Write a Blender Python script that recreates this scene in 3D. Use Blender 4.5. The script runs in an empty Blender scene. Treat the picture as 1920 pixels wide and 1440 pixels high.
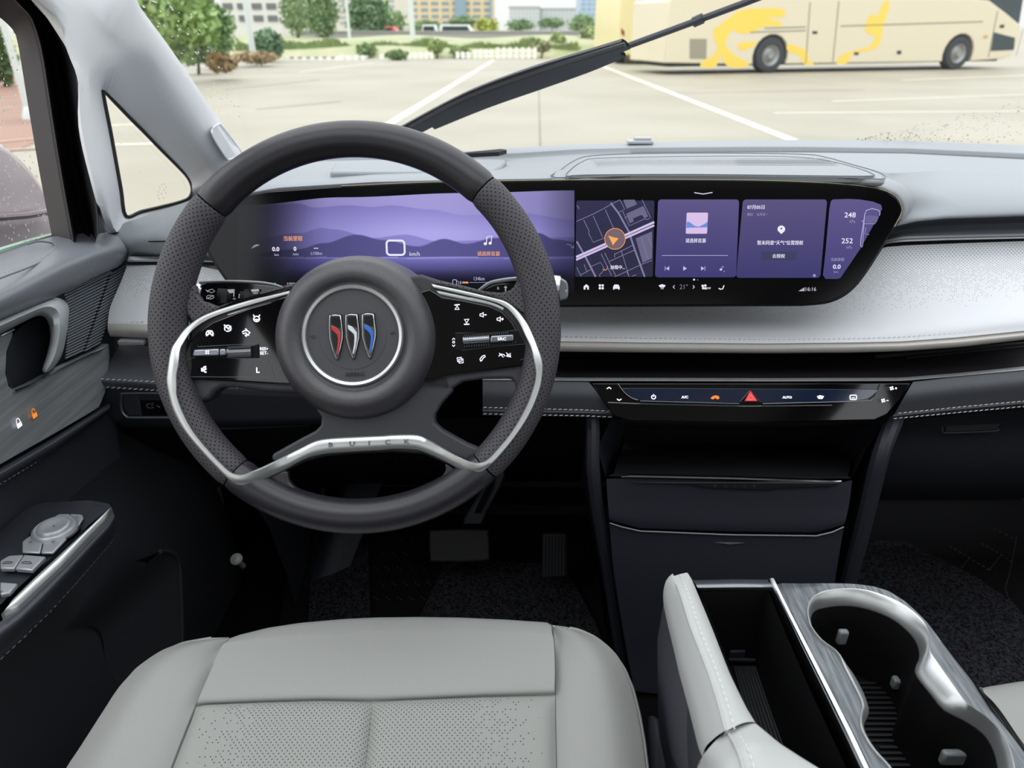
import bpy, bmesh, math, random
from mathutils import Vector, Matrix
V = Vector
random.seed(7)
SC = bpy.context.scene
COL = SC.collection
# ------------------------------------------------------------------ camera
PITCH = math.radians(26.7); FPX = 1331.0
CAM = V((0, 0, 1.32)); cP, sP = math.cos(PITCH), math.sin(PITCH)
cd = bpy.data.cameras.new('camera'); cam = bpy.data.objects.new('camera', cd); COL.objects.link(cam)
cam.location = CAM; cam.rotation_euler = (math.pi/2 - PITCH, 0, 0)
cd.sensor_width = 36.0; cd.lens = 36.0*FPX/1920.0; cd.clip_start = 0.02; cd.clip_end = 2000
cd.dof.use_dof = True; cd.dof.focus_distance = 0.76; cd.dof.aperture_fstop = 7.0
SC.camera = cam
# ------------------------------------------------------------------ light
SC.view_settings.view_transform = 'Standard'; SC.view_settings.look = 'None'
SC.view_settings.gamma = 1.0; SC.view_settings.use_curve_mapping = False
SC.view_settings.exposure = 0.05
wd = bpy.data.worlds.new('overcast_sky'); SC.world = wd; wd.use_nodes = True
nt = wd.node_tree; nt.nodes.clear()
wo = nt.nodes.new('ShaderNodeOutputWorld'); bg = nt.nodes.new('ShaderNodeBackground')
tc = nt.nodes.new('ShaderNodeTexCoord'); sx = nt.nodes.new('ShaderNodeSeparateXYZ')
rp = nt.nodes.new('ShaderNodeValToRGB')
nt.links.new(tc.outputs['Generated'], sx.inputs[0]); nt.links.new(sx.outputs['Z'], rp.inputs[0])
rp.color_ramp.elements[0].position = 0.0; rp.color_ramp.elements[0].color = (0.93, 0.95, 0.93, 1)
rp.color_ramp.elements[1].position = 0.55; rp.color_ramp.elements[1].color = (0.93, 0.97, 1.0, 1)
nt.links.new(rp.outputs[0], bg.inputs[0]); ma = nt.nodes.new('ShaderNodeMath'); ma.operation = 'MULTIPLY_ADD'; ma.inputs[1].default_value = 1.5; ma.inputs[2].default_value = 1.0; ma.use_clamp = False
cz = nt.nodes.new('ShaderNodeMath'); cz.operation = 'MAXIMUM'; cz.inputs[1].default_value = 0.0; nt.links.new(sx.outputs['Z'], cz.inputs[0]); nt.links.new(cz.outputs[0], ma.inputs[0]); nt.links.new(ma.outputs[0], bg.inputs[1])   # overcast: brighter overhead
nt.links.new(bg.outputs[0], wo.inputs[0])
sl = bpy.data.lights.new('soft_sun', 'SUN'); sl.energy = 0.7; sl.angle = math.radians(50); sl.color = (1, .98, .95)
so = bpy.data.objects.new('soft_sun', sl); COL.objects.link(so)
so.rotation_euler = V((0.6, 0.25, -1.0)).to_track_quat('-Z', 'Y').to_euler()
SC.cycles.use_denoising = True
SC.cycles.max_bounces = 8; SC.cycles.transparent_max_bounces = 12; SC.cycles.caustics_reflective = False; SC.cycles.caustics_refractive = False
SC.cycles.sample_clamp_indirect = 4.0
# ------------------------------------------------------------------ un-projection onto real planes
def ray(px, py):
    u = (px-960.0)/FPX; v = (720.0-py)/FPX
    return V((u, cP+v*sP, -sP+v*cP))
def onX(px, py, x): d = ray(px, py); return CAM + d*(x/d.x)
def onY(px, py, y): d = ray(px, py); return CAM + d*(y/d.y)
def onZ(px, py, z): d = ray(px, py); return CAM + d*((z-CAM.z)/d.z)
def onT(px, py, t): return CAM + ray(px, py)*t
def onP(px, py, p0, n): d = ray(px, py); return CAM + d*((p0-CAM).dot(n)/d.dot(n))
def LX(x, pts): return [onX(p[0], p[1], p[2] if len(p) > 2 else x) for p in pts]
def LY(y, pts): return [onY(p[0], p[1], p[2] if len(p) > 2 else y) for p in pts]
def LZ(z, pts): return [onZ(p[0], p[1], p[2] if len(p) > 2 else z) for p in pts]
def LT(t, pts): return [onT(p[0], p[1], p[2] if len(p) > 2 else t) for p in pts]
def zm(x0, y0, s, pts): return [(x0+p[0]/s, y0+p[1]/s) + tuple(p[2:]) for p in pts]
class Frame:                                   # a tilted plane: ex to the right, ey up along it, n towards the driver
    def __init__(s, p0, tilt, yaw=0.0):
        a = math.radians(tilt); s.p0 = p0
        s.ex = V((math.cos(math.radians(yaw)), math.sin(math.radians(yaw)), 0)); s.n = V((0, -math.cos(a), math.sin(a)))
        if yaw: s.n = Matrix.Rotation(math.radians(yaw), 3, 'Z') @ s.n
        s.ey = s.n.cross(s.ex)
    def px(s, px, py, h=0.0): return onP(px, py, s.p0+s.n*h, s.n)
    def loc(s, x, y, h=0.0): return s.p0+s.ex*x+s.ey*y+s.n*h
    def xy(s, p): q = p-s.p0; return q.dot(s.ex), q.dot(s.ey)
    def L(s, pts, h=0.0): return [s.px(p[0], p[1], p[2] if len(p) > 2 else h) for p in pts]
    def scale(s, px, py): return (s.px(px+1, py)-s.px(px, py)).length
def arc(c, rx, ry, a0, a1, n):
    return [(c[0]+rx*math.cos(math.radians(a0+(a1-a0)*i/n)), c[1]-ry*math.sin(math.radians(a0+(a1-a0)*i/n))) for i in range(n+1)]
def resample(pts, n, closed=False):
    P = [V(p) for p in pts]
    if closed: P = P+[P[0]]
    d = [0]
    for a, b in zip(P, P[1:]): d.append(d[-1]+(b-a).length)
    out = []; tot = d[-1]; m = n if closed else n-1; k = 0
    for i in range(n):
        t = tot*i/m if m else 0
        while k < len(d)-2 and d[k+1] < t: k += 1
        seg = d[k+1]-d[k]
        out.append(P[k].lerp(P[k+1], (t-d[k])/seg if seg > 1e-12 else 0))
    return out
def smooth(pts, k=6, closed=False):            # Catmull-Rom
    P = [V(p) for p in pts]; n = len(P); out = []
    rng = range(n) if closed else range(n-1)
    for i in rng:
        p1, p2 = P[i], P[(i+1) % n]
        p0 = P[i-1] if (i > 0 or closed) else p1*2-p2
        p3 = P[(i+2) % n] if (i+2 < n or closed) else p2*2-p1
        for j in range(k):
            t = j/k
            out.append(0.5*((2*p1)+(p2-p0)*t+(2*p0-5*p1+4*p2-p3)*t*t+(3*p1-p0-3*p2+p3)*t*t*t))
    if not closed: out.append(P[-1])
    return out
def s2(pts, k=6, closed=False):                # the same for 2-D pixel lists
    q = smooth([V((p[0], p[1], 0)) for p in pts], k, closed); return [(p.x, p.y) for p in q]
# ------------------------------------------------------------------ materials
def lin(c):
    c = c/255.0
    return c/12.92 if c <= 0.04045 else ((c+0.055)/1.055)**2.4
def C(r, g, b): return (lin(r), lin(g), lin(b), 1.0)
MATS = {}
def mat(name, col=(128, 128, 128), rough=0.5, metal=0.0, spec=0.5, coat=0.0, coat_rough=0.05, bump=None, perf=None, vary=None,
        emit=None, es=1.0, brushed=None, alpha=None):
    if name in MATS: return MATS[name]
    m = bpy.data.materials.new(name); m.use_nodes = True; N = m.node_tree.nodes; K = m.node_tree.links
    b = N['Principled BSDF']; b.inputs['Base Color'].default_value = C(*col)
    b.inputs['Roughness'].default_value = rough; b.inputs['Metallic'].default_value = metal
    b.inputs['Specular IOR Level'].default_value = spec
    b.inputs['Coat Weight'].default_value = coat; b.inputs['Coat Roughness'].default_value = coat_rough
    if emit:
        b.inputs['Emission Color'].default_value = C(*emit); b.inputs['Emission Strength'].default_value = es
    colsock = None; nrm = None
    tcn = N.new('ShaderNodeTexCoord')
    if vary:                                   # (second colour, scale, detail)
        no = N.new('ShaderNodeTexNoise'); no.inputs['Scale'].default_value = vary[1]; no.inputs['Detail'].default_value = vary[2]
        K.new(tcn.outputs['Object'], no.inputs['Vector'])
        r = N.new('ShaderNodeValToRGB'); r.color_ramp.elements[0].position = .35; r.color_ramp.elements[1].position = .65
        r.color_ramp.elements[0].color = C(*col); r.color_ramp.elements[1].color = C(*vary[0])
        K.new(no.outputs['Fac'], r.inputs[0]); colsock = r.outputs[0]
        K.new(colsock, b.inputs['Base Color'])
    if brushed:                                # (colour, scale xyz)
        mp = N.new('ShaderNodeMapping'); mp.inputs['Scale'].default_value = brushed[1]; K.new(tcn.outputs['Object'], mp.inputs[0])
        if len(brushed) > 2: mp.inputs['Rotation'].default_value = brushed[2]
        no = N.new('ShaderNodeTexNoise'); no.inputs['Scale'].default_value = 1.0; no.inputs['Detail'].default_value = 4
        K.new(mp.outputs[0], no.inputs['Vector'])
        r = N.new('ShaderNodeValToRGB'); r.color_ramp.elements[0].position = .3; r.color_ramp.elements[1].position = .7
        r.color_ramp.elements[0].color = C(*col); r.color_ramp.elements[1].color = C(*brushed[0])
        K.new(no.outputs['Fac'], r.inputs[0]); K.new(r.outputs[0], b.inputs['Base Color'])
    if bump:                                   # (scale, strength, distance)
        no = N.new('ShaderNodeTexVoronoi' if bump[0] > 300 else 'ShaderNodeTexNoise'); no.inputs['Scale'].default_value = bump[0]
        K.new(tcn.outputs['Object'], no.inputs['Vector'])
        bp = N.new('ShaderNodeBump'); bp.inputs['Strength'].default_value = bump[1]; bp.inputs['Distance'].default_value = bump[2]
        K.new(no.outputs[0], bp.inputs['Height']); nrm = bp; K.new(bp.outputs[0], b.inputs['Normal'])
    if perf:                                   # holes: pitch, radius (share of pitch), dark colour, fade (v0, v1) or None
        pitch, rad, dark = perf[:3]; fade = perf[3] if len(perf) > 3 else None
        def vm(op, a, c=None, s=None):
            n = N.new('ShaderNodeVectorMath'); n.operation = op; K.new(a, n.inputs[0])
            if c is not None: n.inputs[1].default_value = c
            if s is not None: n.inputs['Scale'].default_value = s
            return n
        uvn = N.new('ShaderNodeUVMap'); sc = vm('SCALE', uvn.outputs[0], s=1.0/pitch)
        dmin = None
        for off in (0.0, 0.5):
            a = vm('ADD', sc.outputs[0], (off, off, 0)); f = vm('FRACTION', a.outputs[0]); q = vm('SUBTRACT', f.outputs[0], (.5, .5, 0))
            q2 = vm('MULTIPLY', q.outputs[0], (1, 1, 0)); ln = vm('LENGTH', q2.outputs[0]); out = ln.outputs['Value']
            if fade:
                fl = vm('FLOOR', a.outputs[0]); wn = N.new('ShaderNodeTexWhiteNoise'); wn.noise_dimensions = '3D'
                a3 = vm('ADD', fl.outputs[0], (off*7, 0, 0)); K.new(a3.outputs[0], wn.inputs['Vector'])
                sp = N.new('ShaderNodeSeparateXYZ'); K.new(uvn.outputs[0], sp.inputs[0])
                mr = N.new('ShaderNodeMapRange'); K.new(sp.outputs['Y' if len(perf) < 5 else perf[4]], mr.inputs['Value'])
                mr.inputs['From Min'].default_value = fade[0]; mr.inputs['From Max'].default_value = fade[1]
                mr.inputs['To Min'].default_value = -0.02; mr.inputs['To Max'].default_value = 1.05
                gt = N.new('ShaderNodeMath'); gt.operation = 'LESS_THAN'; K.new(wn.outputs['Value'], gt.inputs[0]); K.new(mr.outputs[0], gt.inputs[1])
                ad = N.new('ShaderNodeMath'); ad.operation = 'ADD'; K.new(out, ad.inputs[0]); K.new(gt.outputs[0], ad.inputs[1]); out = ad.outputs[0]
            if dmin is None: dmin = out
            else:
                mn = N.new('ShaderNodeMath'); mn.operation = 'MINIMUM'; K.new(dmin, mn.inputs[0]); K.new(out, mn.inputs[1]); dmin = mn.outputs[0]
        mr = N.new('ShaderNodeMapRange'); K.new(dmin, mr.inputs['Value']); mr.inputs['From Min'].default_value = rad*.75; mr.inputs['From Max'].default_value = rad
        mx = N.new('ShaderNodeMix'); mx.data_type = 'RGBA'; K.new(mr.outputs[0], mx.inputs[0])
        mx.inputs[6].default_value = C(*dark)
        if colsock: K.new(colsock, mx.inputs[7])
        else: mx.inputs[7].default_value = C(*col)
        K.new(mx.outputs[2], b.inputs['Base Color'])
        b2 = N.new('ShaderNodeBump'); b2.inputs['Strength'].default_value = .6; b2.inputs['Distance'].default_value = .001
        K.new(mr.outputs[0], b2.inputs['Height'])
        if nrm: K.new(nrm.outputs[0], b2.inputs['Normal'])
        K.new(b2.outputs[0], b.inputs['Normal'])
        sm = N.new('ShaderNodeMath'); sm.operation = 'MULTIPLY'; sm.inputs[1].default_value = spec; K.new(mr.outputs[0], sm.inputs[0]); K.new(sm.outputs[0], b.inputs['Specular IOR Level'])
    MATS[name] = m
    return m
def emit_attr(name, strength=1.0):             # a lit display: colours stored per corner
    if name in MATS: return MATS[name]
    m = bpy.data.materials.new(name); m.use_nodes = True; N = m.node_tree.nodes; K = m.node_tree.links
    b = N['Principled BSDF']; a = N.new('ShaderNodeAttribute'); a.attribute_name = 'Col'
    b.inputs['Base Color'].default_value = (.005, .005, .007, 1); b.inputs['Roughness'].default_value = .12; b.inputs['Specular IOR Level'].default_value = .3
    K.new(a.outputs['Color'], b.inputs['Emission Color']); b.inputs['Emission Strength'].default_value = strength
    MATS[name] = m; return m
def glass(name, tint=(1, 1, 1), refl=0.05):
    if name in MATS: return MATS[name]
    m = bpy.data.materials.new(name); m.use_nodes = True; N = m.node_tree.nodes; K = m.node_tree.links; N.clear()
    o = N.new('ShaderNodeOutputMaterial'); t = N.new('ShaderNodeBsdfTransparent'); t.inputs[0].default_value = (*tint, 1)
    g = N.new('ShaderNodeBsdfGlossy'); g.inputs['Roughness'].default_value = .02; mx = N.new('ShaderNodeMixShader')
    lw = N.new('ShaderNodeLayerWeight'); lw.inputs['Blend'].default_value = .5
    pw = N.new('ShaderNodeMath'); pw.operation = 'POWER'; pw.inputs[1].default_value = 4.0; K.new(lw.outputs['Facing'], pw.inputs[0])
    ml = N.new('ShaderNodeMath'); ml.operation = 'MULTIPLY_ADD'; ml.inputs[1].default_value = .35; ml.inputs[2].default_value = refl*.4; K.new(pw.outputs[0], ml.inputs[0])
    K.new(ml.outputs[0], mx.inputs[0]); K.new(t.outputs[0], mx.inputs[1]); K.new(g.outputs[0], mx.inputs[2]); K.new(mx.outputs[0], o.inputs[0])
    MATS[name] = m; return m
# ------------------------------------------------------------------ mesh builder
class G:
    def __init__(s): s.v = []; s.f = []; s.mi = []; s.uv = {}; s.c = {}
    def add(s, vs, fs, m=0, col=None):
        o = len(s.v); s.v += [V(p) for p in vs]
        for f in fs: s.f.append([i+o for i in f]); s.mi.append(m)
        if col is not None:
            for i in range(len(vs)): s.c[o+i] = col
        return o
    def grid(s, rows, m=0, cu=False, cv=False, flip=False, uv=True):
        R, K = len(rows), len(rows[0]); o = len(s.v)
        for r in rows: s.v += [V(p) for p in r]
        if uv:
            mid = R//2; du = [0.0]
            for j in range(1, K): du.append(du[-1]+(V(rows[mid][j])-V(rows[mid][j-1])).length)
            kk = K//2; dv = [0.0]
            for i in range(1, R): dv.append(dv[-1]+(V(rows[i][kk])-V(rows[i-1][kk])).length)
            for i in range(R):
                for j in range(K): s.uv[o+i*K+j] = (du[j], dv[i])
        for i in range(R if cv else R-1):
            for j in range(K if cu else K-1):
                a, b, c, d = o+i*K+j, o+i*K+(j+1) % K, o+((i+1) % R)*K+(j+1) % K, o+((i+1) % R)*K+j
                s.f.append([a, d, c, b] if flip else [a, b, c, d]); s.mi.append(m)
        return o
    def loft(s, lines, nu=24, nv=4, m=0, sm=True, puff=0, pdir=None, pw=4, flip=False, closed=False):
        Ls = [resample(l, nu, closed) for l in lines]; rows = []
        if sm and len(Ls) > 2:
            cols = [smooth([l[j] for l in Ls], nv) for j in range(nu)]
            rows = [[cols[j][i] for j in range(nu)] for i in range(len(cols[0]))]
        else:
            for a, b in zip(Ls, Ls[1:]):
                for i in range(nv): rows.append([a[j].lerp(b[j], i/nv) for j in range(nu)])
            rows.append(Ls[-1])
        if puff:
            R = len(rows)
            for i in range(R):
                for j in range(nu):
                    a = abs(2*i/(R-1)-1)**pw; b = 0 if closed else abs(2*j/(nu-1)-1)**(pw*2)
                    rows[i][j] = rows[i][j]+pdir*puff*(1-a)*(1-b)
        s.grid(rows, m, cu=closed, flip=flip); return rows
    def prism(s, pts, vec, m=0, ms=None, cap2=True):
        n = len(pts); A = [V(p) for p in pts]; nn = V((0, 0, 0))
        for i in range(n): nn += A[i].cross(A[(i+1) % n])
        vec = V(vec); B = [p+vec for p in A]
        if nn.dot(vec) > 0: A, B = A[::-1], B[::-1]
        o = len(s.v); s.v += A+B
        s.f.append(list(range(o, o+n))); s.mi.append(m)
        if cap2: s.f.append(list(range(o+2*n-1, o+n-1, -1))); s.mi.append(m)
        for i in range(n):
            j = (i+1) % n; s.f.append([o+i, o+n+i, o+n+j, o+j]); s.mi.append(m if ms is None else ms)
    def poly(s, pts, m=0, col=None, nrm=None):
        A = [V(p) for p in pts]
        if nrm is not None:
            nn = V((0, 0, 0))
            for i in range(len(A)): nn += A[i].cross(A[(i+1) % len(A)])
            if nn.dot(nrm) < 0: A = A[::-1]
        s.add(A, [list(range(len(A)))], m, col)
    def tube(s, path, r, seg=10, m=0, closed=False, caps=True, flat=1.0, up=None):
        P = [V(p) for p in path]; n = len(P); rings = []; prev = None
        for i in range(n):
            if closed: t = P[(i+1) % n]-P[i-1]
            else: t = P[min(i+1, n-1)]-P[max(i-1, 0)]
            t.normalize()
            if up is not None: a = V(up)-t*V(up).dot(t)
            elif prev is None: a = V((0, 0, 1)) if abs(t.z) < .9 else V((1, 0, 0)); a = a-t*a.dot(t)
            else: a = prev-t*prev.dot(t)
            a.normalize(); prev = a; b = t.cross(a); rr = r(i/(n-1 if n > 1 else 1)) if callable(r) else r
            rings.append([P[i]+(a*math.cos(2*math.pi*k/seg)*flat+b*math.sin(2*math.pi*k/seg))*rr for k in range(seg)])
        o = s.grid(rings, m, cu=True, cv=closed, flip=True)
        if caps and not closed:
            s.f.append([o+k for k in range(seg)]); s.mi.append(m)
            e = o+(n-1)*seg; s.f.append([e+k for k in range(seg-1, -1, -1)]); s.mi.append(m)
    def box(s, c, size, m=0, rot=None):
        c = V(c); x, y, z = size[0]/2, size[1]/2, size[2]/2
        P = [V((a*x, b*y, d*z)) for a in (-1, 1) for b in (-1, 1) for d in (-1, 1)]
        if rot is not None: P = [rot @ p for p in P]
        s.add([c+p for p in P], [[0, 1, 3, 2], [4, 6, 7, 5], [0, 4, 5, 1], [2, 3, 7, 6], [0, 2, 6, 4], [1, 5, 7, 3]], m)
    def lathe(s, F, cx, cy, prof, seg=64, m=0, a0=0, a1=360):
        full = abs(a1-a0) >= 360; k = seg if full else seg+1; rows = []
        for r, h in prof:
            rows.append([F.loc(cx+r*math.cos(math.radians(a0+(a1-a0)*i/seg)), cy+r*math.sin(math.radians(a0+(a1-a0)*i/seg)), h) for i in range(k)])
        s.grid(rows, m, cu=full)
    def stroke(s, pts, w, n, m=0, closed=False, lift=0.0):      # a thin flat line lying on a plane with normal n
        P = [V(p)+n*lift for p in pts]; k = len(P); A = []; B = []
        for i in range(k):
            if closed: t = P[(i+1) % k]-P[i-1]
            else: t = P[min(i+1, k-1)]-P[max(i-1, 0)]
            if t.length < 1e-9: t = V((1, 0, 0))
            t.normalize(); q = n.cross(t).normalized()*w/2
            A.append(P[i]-q); B.append(P[i]+q)
        if closed: A.append(A[0]); B.append(B[0])
        s.grid([A, B], m, uv=False)
    def stitches(s, path, ln=.0035, gap=.0018, r=.0005, n=None, slant=0.0, m=0):
        P = [V(p) for p in path]; tot = sum((b-a).length for a, b in zip(P, P[1:])); k = max(2, int(tot/(ln+gap))); Q = resample(P, k*2)
        for i in range(k):
            a = Q[2*i]; b = Q[min(2*i+1, 2*k-1)]
            d = (b-a).normalized(); l = ln/2; c = (a+b)/2
            if slant and n is not None: d = (d+n.cross(d)*slant).normalized()
            s.tube([c-d*l, c-d*l*.5, c+d*l*.5, c+d*l], lambda t: r*(1 if .2 < t < .8 else .55), 5, m)
    def text(s, F, txt, px, py, hpx, m=0, h=0.0013, align='CENTER', bold=0.0, sx=1.0, shear=0.0, rot=0.0, extrude=0.0, wpx=None):
        cjk = any(ord(ch) > 0x2e80 for ch in txt); bold = 0 if cjk else bold
        cu = bpy.data.curves.new('t', 'FONT'); cu.body = txt; cu.align_x = align; cu.align_y = 'CENTER'; cu.resolution_u = 3
        cu.offset = bold; cu.shear = shear; cu.extrude = extrude
        ob = bpy.data.objects.new('t', cu); COL.objects.link(ob)
        dg = bpy.context.evaluated_depsgraph_get(); me = bpy.data.meshes.new_from_object(ob.evaluated_get(dg))
        k = F.scale(px, py)*hpx; p = F.px(px, py, h); ca, sa = math.cos(rot), math.sin(rot)
        if len(me.vertices):
            ys = [v.co.y for v in me.vertices]; xs = [v.co.x for v in me.vertices]; y0 = (min(ys)+max(ys))/2; hh = max(ys)-min(ys) or 1
            x0 = (min(xs)+max(xs))/2 if align == 'CENTER' else 0.0; k2 = k/hh
            if wpx: sx = wpx*F.scale(px, py)/((max(xs)-min(xs))*k2)
            for e in ((0,) if not cjk else (-.022*hh*k2, .022*hh*k2)):
                vs = []
                for v in me.vertices:
                    x, y = (v.co.x-x0)*k2*sx+e, (v.co.y-y0)*k2
                    vs.append(p+F.ex*(x*ca-y*sa)+F.ey*(x*sa+y*ca)+F.n*(v.co.z*k2+abs(e)*.02*(e > 0)))
                s.add(vs, [list(q.vertices) for q in me.polygons], m)
        bpy.data.objects.remove(ob); bpy.data.curves.remove(cu); bpy.data.meshes.remove(me)
    def build(s, name, mats, parent=None, ang=35, bevel=0, bseg=2, sub=0, solid=0, flat=False, label=None, kind=None, cat=None, group=None):
        me = bpy.data.meshes.new(name); off = V((0, 0, 0)); q = parent
        while q is not None: off += q.location; q = q.parent
        me.from_pydata([p-off for p in s.v], [], s.f)
        if not isinstance(mats, (list, tuple)): mats = [mats]
        for m_ in mats: me.materials.append(m_)
        me.polygons.foreach_set('material_index', s.mi)
        if s.uv:
            ul = me.uv_layers.new(name='UVMap'); buf = [0.0]*(2*len(me.loops))
            for i, l in enumerate(me.loops):
                t = s.uv.get(l.vertex_index)
                if t: buf[2*i], buf[2*i+1] = t
            ul.data.foreach_set('uv', buf)
        if s.c:
            ca = me.color_attributes.new('Col', 'FLOAT_COLOR', 'POINT'); buf = [0.0]*(4*len(me.vertices))
            for i in range(len(me.vertices)):
                c_ = s.c.get(i, (0, 0, 0, 1)); buf[4*i:4*i+4] = c_
            ca.data.foreach_set('color', buf)
        me.polygons.foreach_set('use_smooth', [not flat]*len(me.polygons))
        me.update()
        if not flat: me.set_sharp_from_angle(angle=math.radians(ang))
        o = bpy.data.objects.new(name, me); COL.objects.link(o)
        if parent is not None: o.parent = parent
        if solid:
            md = o.modifiers.new('solid', 'SOLIDIFY'); md.thickness = solid; md.offset = -1
        if bevel:
            md = o.modifiers.new('bevel', 'BEVEL'); md.width = bevel; md.segments = bseg; md.limit_method = 'ANGLE'; md.angle_limit = math.radians(40)
        if sub:
            md = o.modifiers.new('sub', 'SUBSURF'); md.levels = sub; md.render_levels = sub
        if label: o['label'] = label
        if kind: o['kind'] = kind
        if cat: o['category'] = cat
        if group: o['group'] = group
        return o
def thing(name, label, cat, base, group=None, kind=None):
    o = bpy.data.objects.new(name, None); COL.objects.link(o); o.location = V(base); o.empty_display_size = .05
    o['label'] = label; o['category'] = cat
    if group: o['group'] = group
    if kind: o['kind'] = kind
    return o
# ---- shared materials
m_ldark = mat('dark_leather', (60, 60, 68), .5, bump=(1400, .25, .0004), spec=.42)
m_black = mat('black_plastic', (28, 28, 32), .6, spec=.35)
m_lower = mat('dark_trim_plastic', (40, 42, 50), .55, bump=(1600, .15, .0003), spec=.4)
m_rubber = mat('black_rubber', (24, 24, 28), .5)
m_gloss = mat('gloss_black', (8, 8, 10), .06, spec=.5, coat=.4, coat_rough=.03)
m_satin = mat('satin_silver', (212, 214, 214), .34, metal=.85)
m_chrome = mat('chrome', (225, 228, 232), .1, metal=1)
m_dsilver = mat('dark_silver', (130, 133, 138), .3, metal=.85)
m_lgrey = mat('light_grey_leather', (186, 187, 186), .5, bump=(1300, .18, .0003), spec=.35)
m_thread = mat('white_thread', (225, 225, 222), .7)
m_white = mat('lit_white_symbol', (230, 232, 240), .5, emit=(235, 235, 255), es=.95)
m_print = mat('white_print', (225, 228, 232), .5)
m_void = mat('dark_cavity', (10, 10, 12), .7, spec=.2)
OUT_K = .885
_mat = mat
def _k(c, nm=''): return tuple(x*(OUT_K if not any(w in nm for w in ('facade', 'foliage', 'picket', 'steel', 'window', 'roof', 'van', 'bank', 'paint', 'decal')) else 1.0) for x in c)
def mat(name, col=(128, 128, 128), rough=.5, **k):
    if 'vary' in k: k['vary'] = (_k(k['vary'][0], name),)+k['vary'][1:]
    return _mat(name, _k(col, name), rough, **k)
# ================================================================== the car park outside
m_ground = mat('wet_concrete', (190, 184, 166), .55, vary=((177, 170, 151), .35, 6), spec=.4)
m_line = mat('road_paint', (226, 222, 202), .6)
m_pave = mat('pink_pavers', (176, 138, 118), .6, vary=((160, 122, 104), .8, 5))
m_joint = mat('concrete_joint', (150, 142, 126), .8)
g = G(); g.add([(-180, -60, 0), (220, -60, 0), (220, 420, 0), (-180, 420, 0)], [[0, 1, 2, 3]])
lot = g.build('ground', m_ground, kind='structure')
def gline(a, b, w, m=m_line, name='painted_line', z=.004):
    a, b = onZ(*a, z), onZ(*b, z); d = (b-a).normalized(); q = V((-d.y, d.x, 0))*w/2
    g = G(); g.poly([a-q, b-q, b+q, a+q], nrm=V((0, 0, 1))); return g.build(name, m, lot)
gline((925, 113), (700, 250), .16); gline((1112, 117), (1500, 268), .17)
gline((700, 118), (560, 135), .12); gline((1560, 190), (1960, 176), .1)
gline((1450, 212), (1960, 208), .1); gline((150, 238), (330, 229), .12); gline((180, 272), (335, 268), .12); gline((1690, 150), (1960, 140), .14)
gline((640, 190), (480, 205), .06, m_joint, 'concrete_joint'); gline((1010, 150), (1013, 275), .02, m_joint, 'concrete_joint')
gline((600, 150), (420, 168), .05, m_joint, 'concrete_joint'); gline((1260, 175), (1620, 168), .04, m_joint, 'concrete_joint')
g = G(); g.poly([(-5.3, -8, .006), (-5.3, 6, .006), (-6.3, 10.5, .006), (-11, 18, .006), (-17, 26, .006), (-60, 26, .006), (-60, -8, .006)], nrm=V((0, 0, 1)))
pv = g.build('ground_paving', m_pave, kind='structure')
for (a, b) in (((-30, 160), (70, 158)), ((-30, 205), (80, 200)), ((-30, 268), (85, 257)), ((-30, 283), (95, 276)), ((-30, 185), (70, 180))):
    a, b = onZ(*a, .012), onZ(*b, .012); d = (b-a).normalized(); q = V((-d.y, d.x, 0))*.08
    g = G(); g.poly([a-q, b-q, b+q, a+q], nrm=V((0, 0, 1))); g.build('paver_band', mat('pale_pavers', (205, 172, 152), .6), pv)
# ---- coach with yellow swirls
m_cream = mat('cream_coach_paint', (226, 216, 190), .3, spec=.5, coat=.3)
m_yel = mat('yellow_decal', (250, 214, 96), .4); m_win = mat('tinted_window', (52, 66, 70), .1, spec=.6)
m_under = mat('underbody', (58, 60, 58), .8); m_tyre = mat('tyre_rubber', (66, 68, 72), .75); m_hub = mat('wheel_cover', (176, 178, 176), .4, metal=.5)
p1 = onZ(1440, 137, 0); p2 = onZ(1797, 130.5, 0); yaw = math.degrees(math.atan2(p2.y-p1.y, p2.x-p1.x))
FB = Frame(p1, 0, yaw)
bus = thing('coach_bus', 'cream coach with yellow swirl decals parked broadside at the right', 'bus', p1)
xL = FB.xy(FB.px(1246, 100))[0]; xR = FB.xy(FB.px(1903, 100))[0]; w2 = FB.xy(FB.px(1797, 100))[0]
def archp(cx, r): return [(cx+r*math.cos(math.radians(a)), .48+r*math.sin(math.radians(a))) for a in range(200, -21, -20)]
out = [(xL, .34)]+archp(0, .64)+archp(w2, .64)+[(xR-.5, .32), (xR-.1, .45), (xR, .9), (xR-.05, 1.35), (xR-.9, 1.75), (xR-1.75, 2.12), (xR-2.4, 2.16), (xL+.1, 2.1), (xL, 2.0)]
g = G(); g.prism([FB.loc(x, y) for x, y in out], -FB.n*2.5); g.build('body', m_cream, bus, bevel=.03)
up = [(xL, 2.0), (xR-.2, 1.4), (xR-.35, 2.3), (xR-.7, 3.1), (xR-1.2, 3.15), (xL, 3.15)]
g = G(); g.prism([FB.loc(x, y, -.04) for x, y in [(xL+.4, 2.08), (xR-2.2, 2.1), (xR-.15, 1.42), (xR-.3, 2.3), (xR-.8, 3.1), (xL+.4, 3.1)]], -FB.n*2.4); g.build('window_band', m_win, bus)
g = G(); g.prism([FB.loc(x, y) for x, y in [(xL, 3.05), (xR-.7, 3.05), (xR-1.1, 3.45), (xL+.1, 3.5)]], -FB.n*2.5); g.build('roof', m_cream, bus, bevel=.05)
g = G(); g.prism([FB.loc(x, y, -.1) for x, y in [(xL+.2, .22), (xR-.6, .25), (xR-.6, 1.3), (xL+.2, 1.3)]], -FB.n*2.2); g.build('underbody', m_under, bus)
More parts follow.
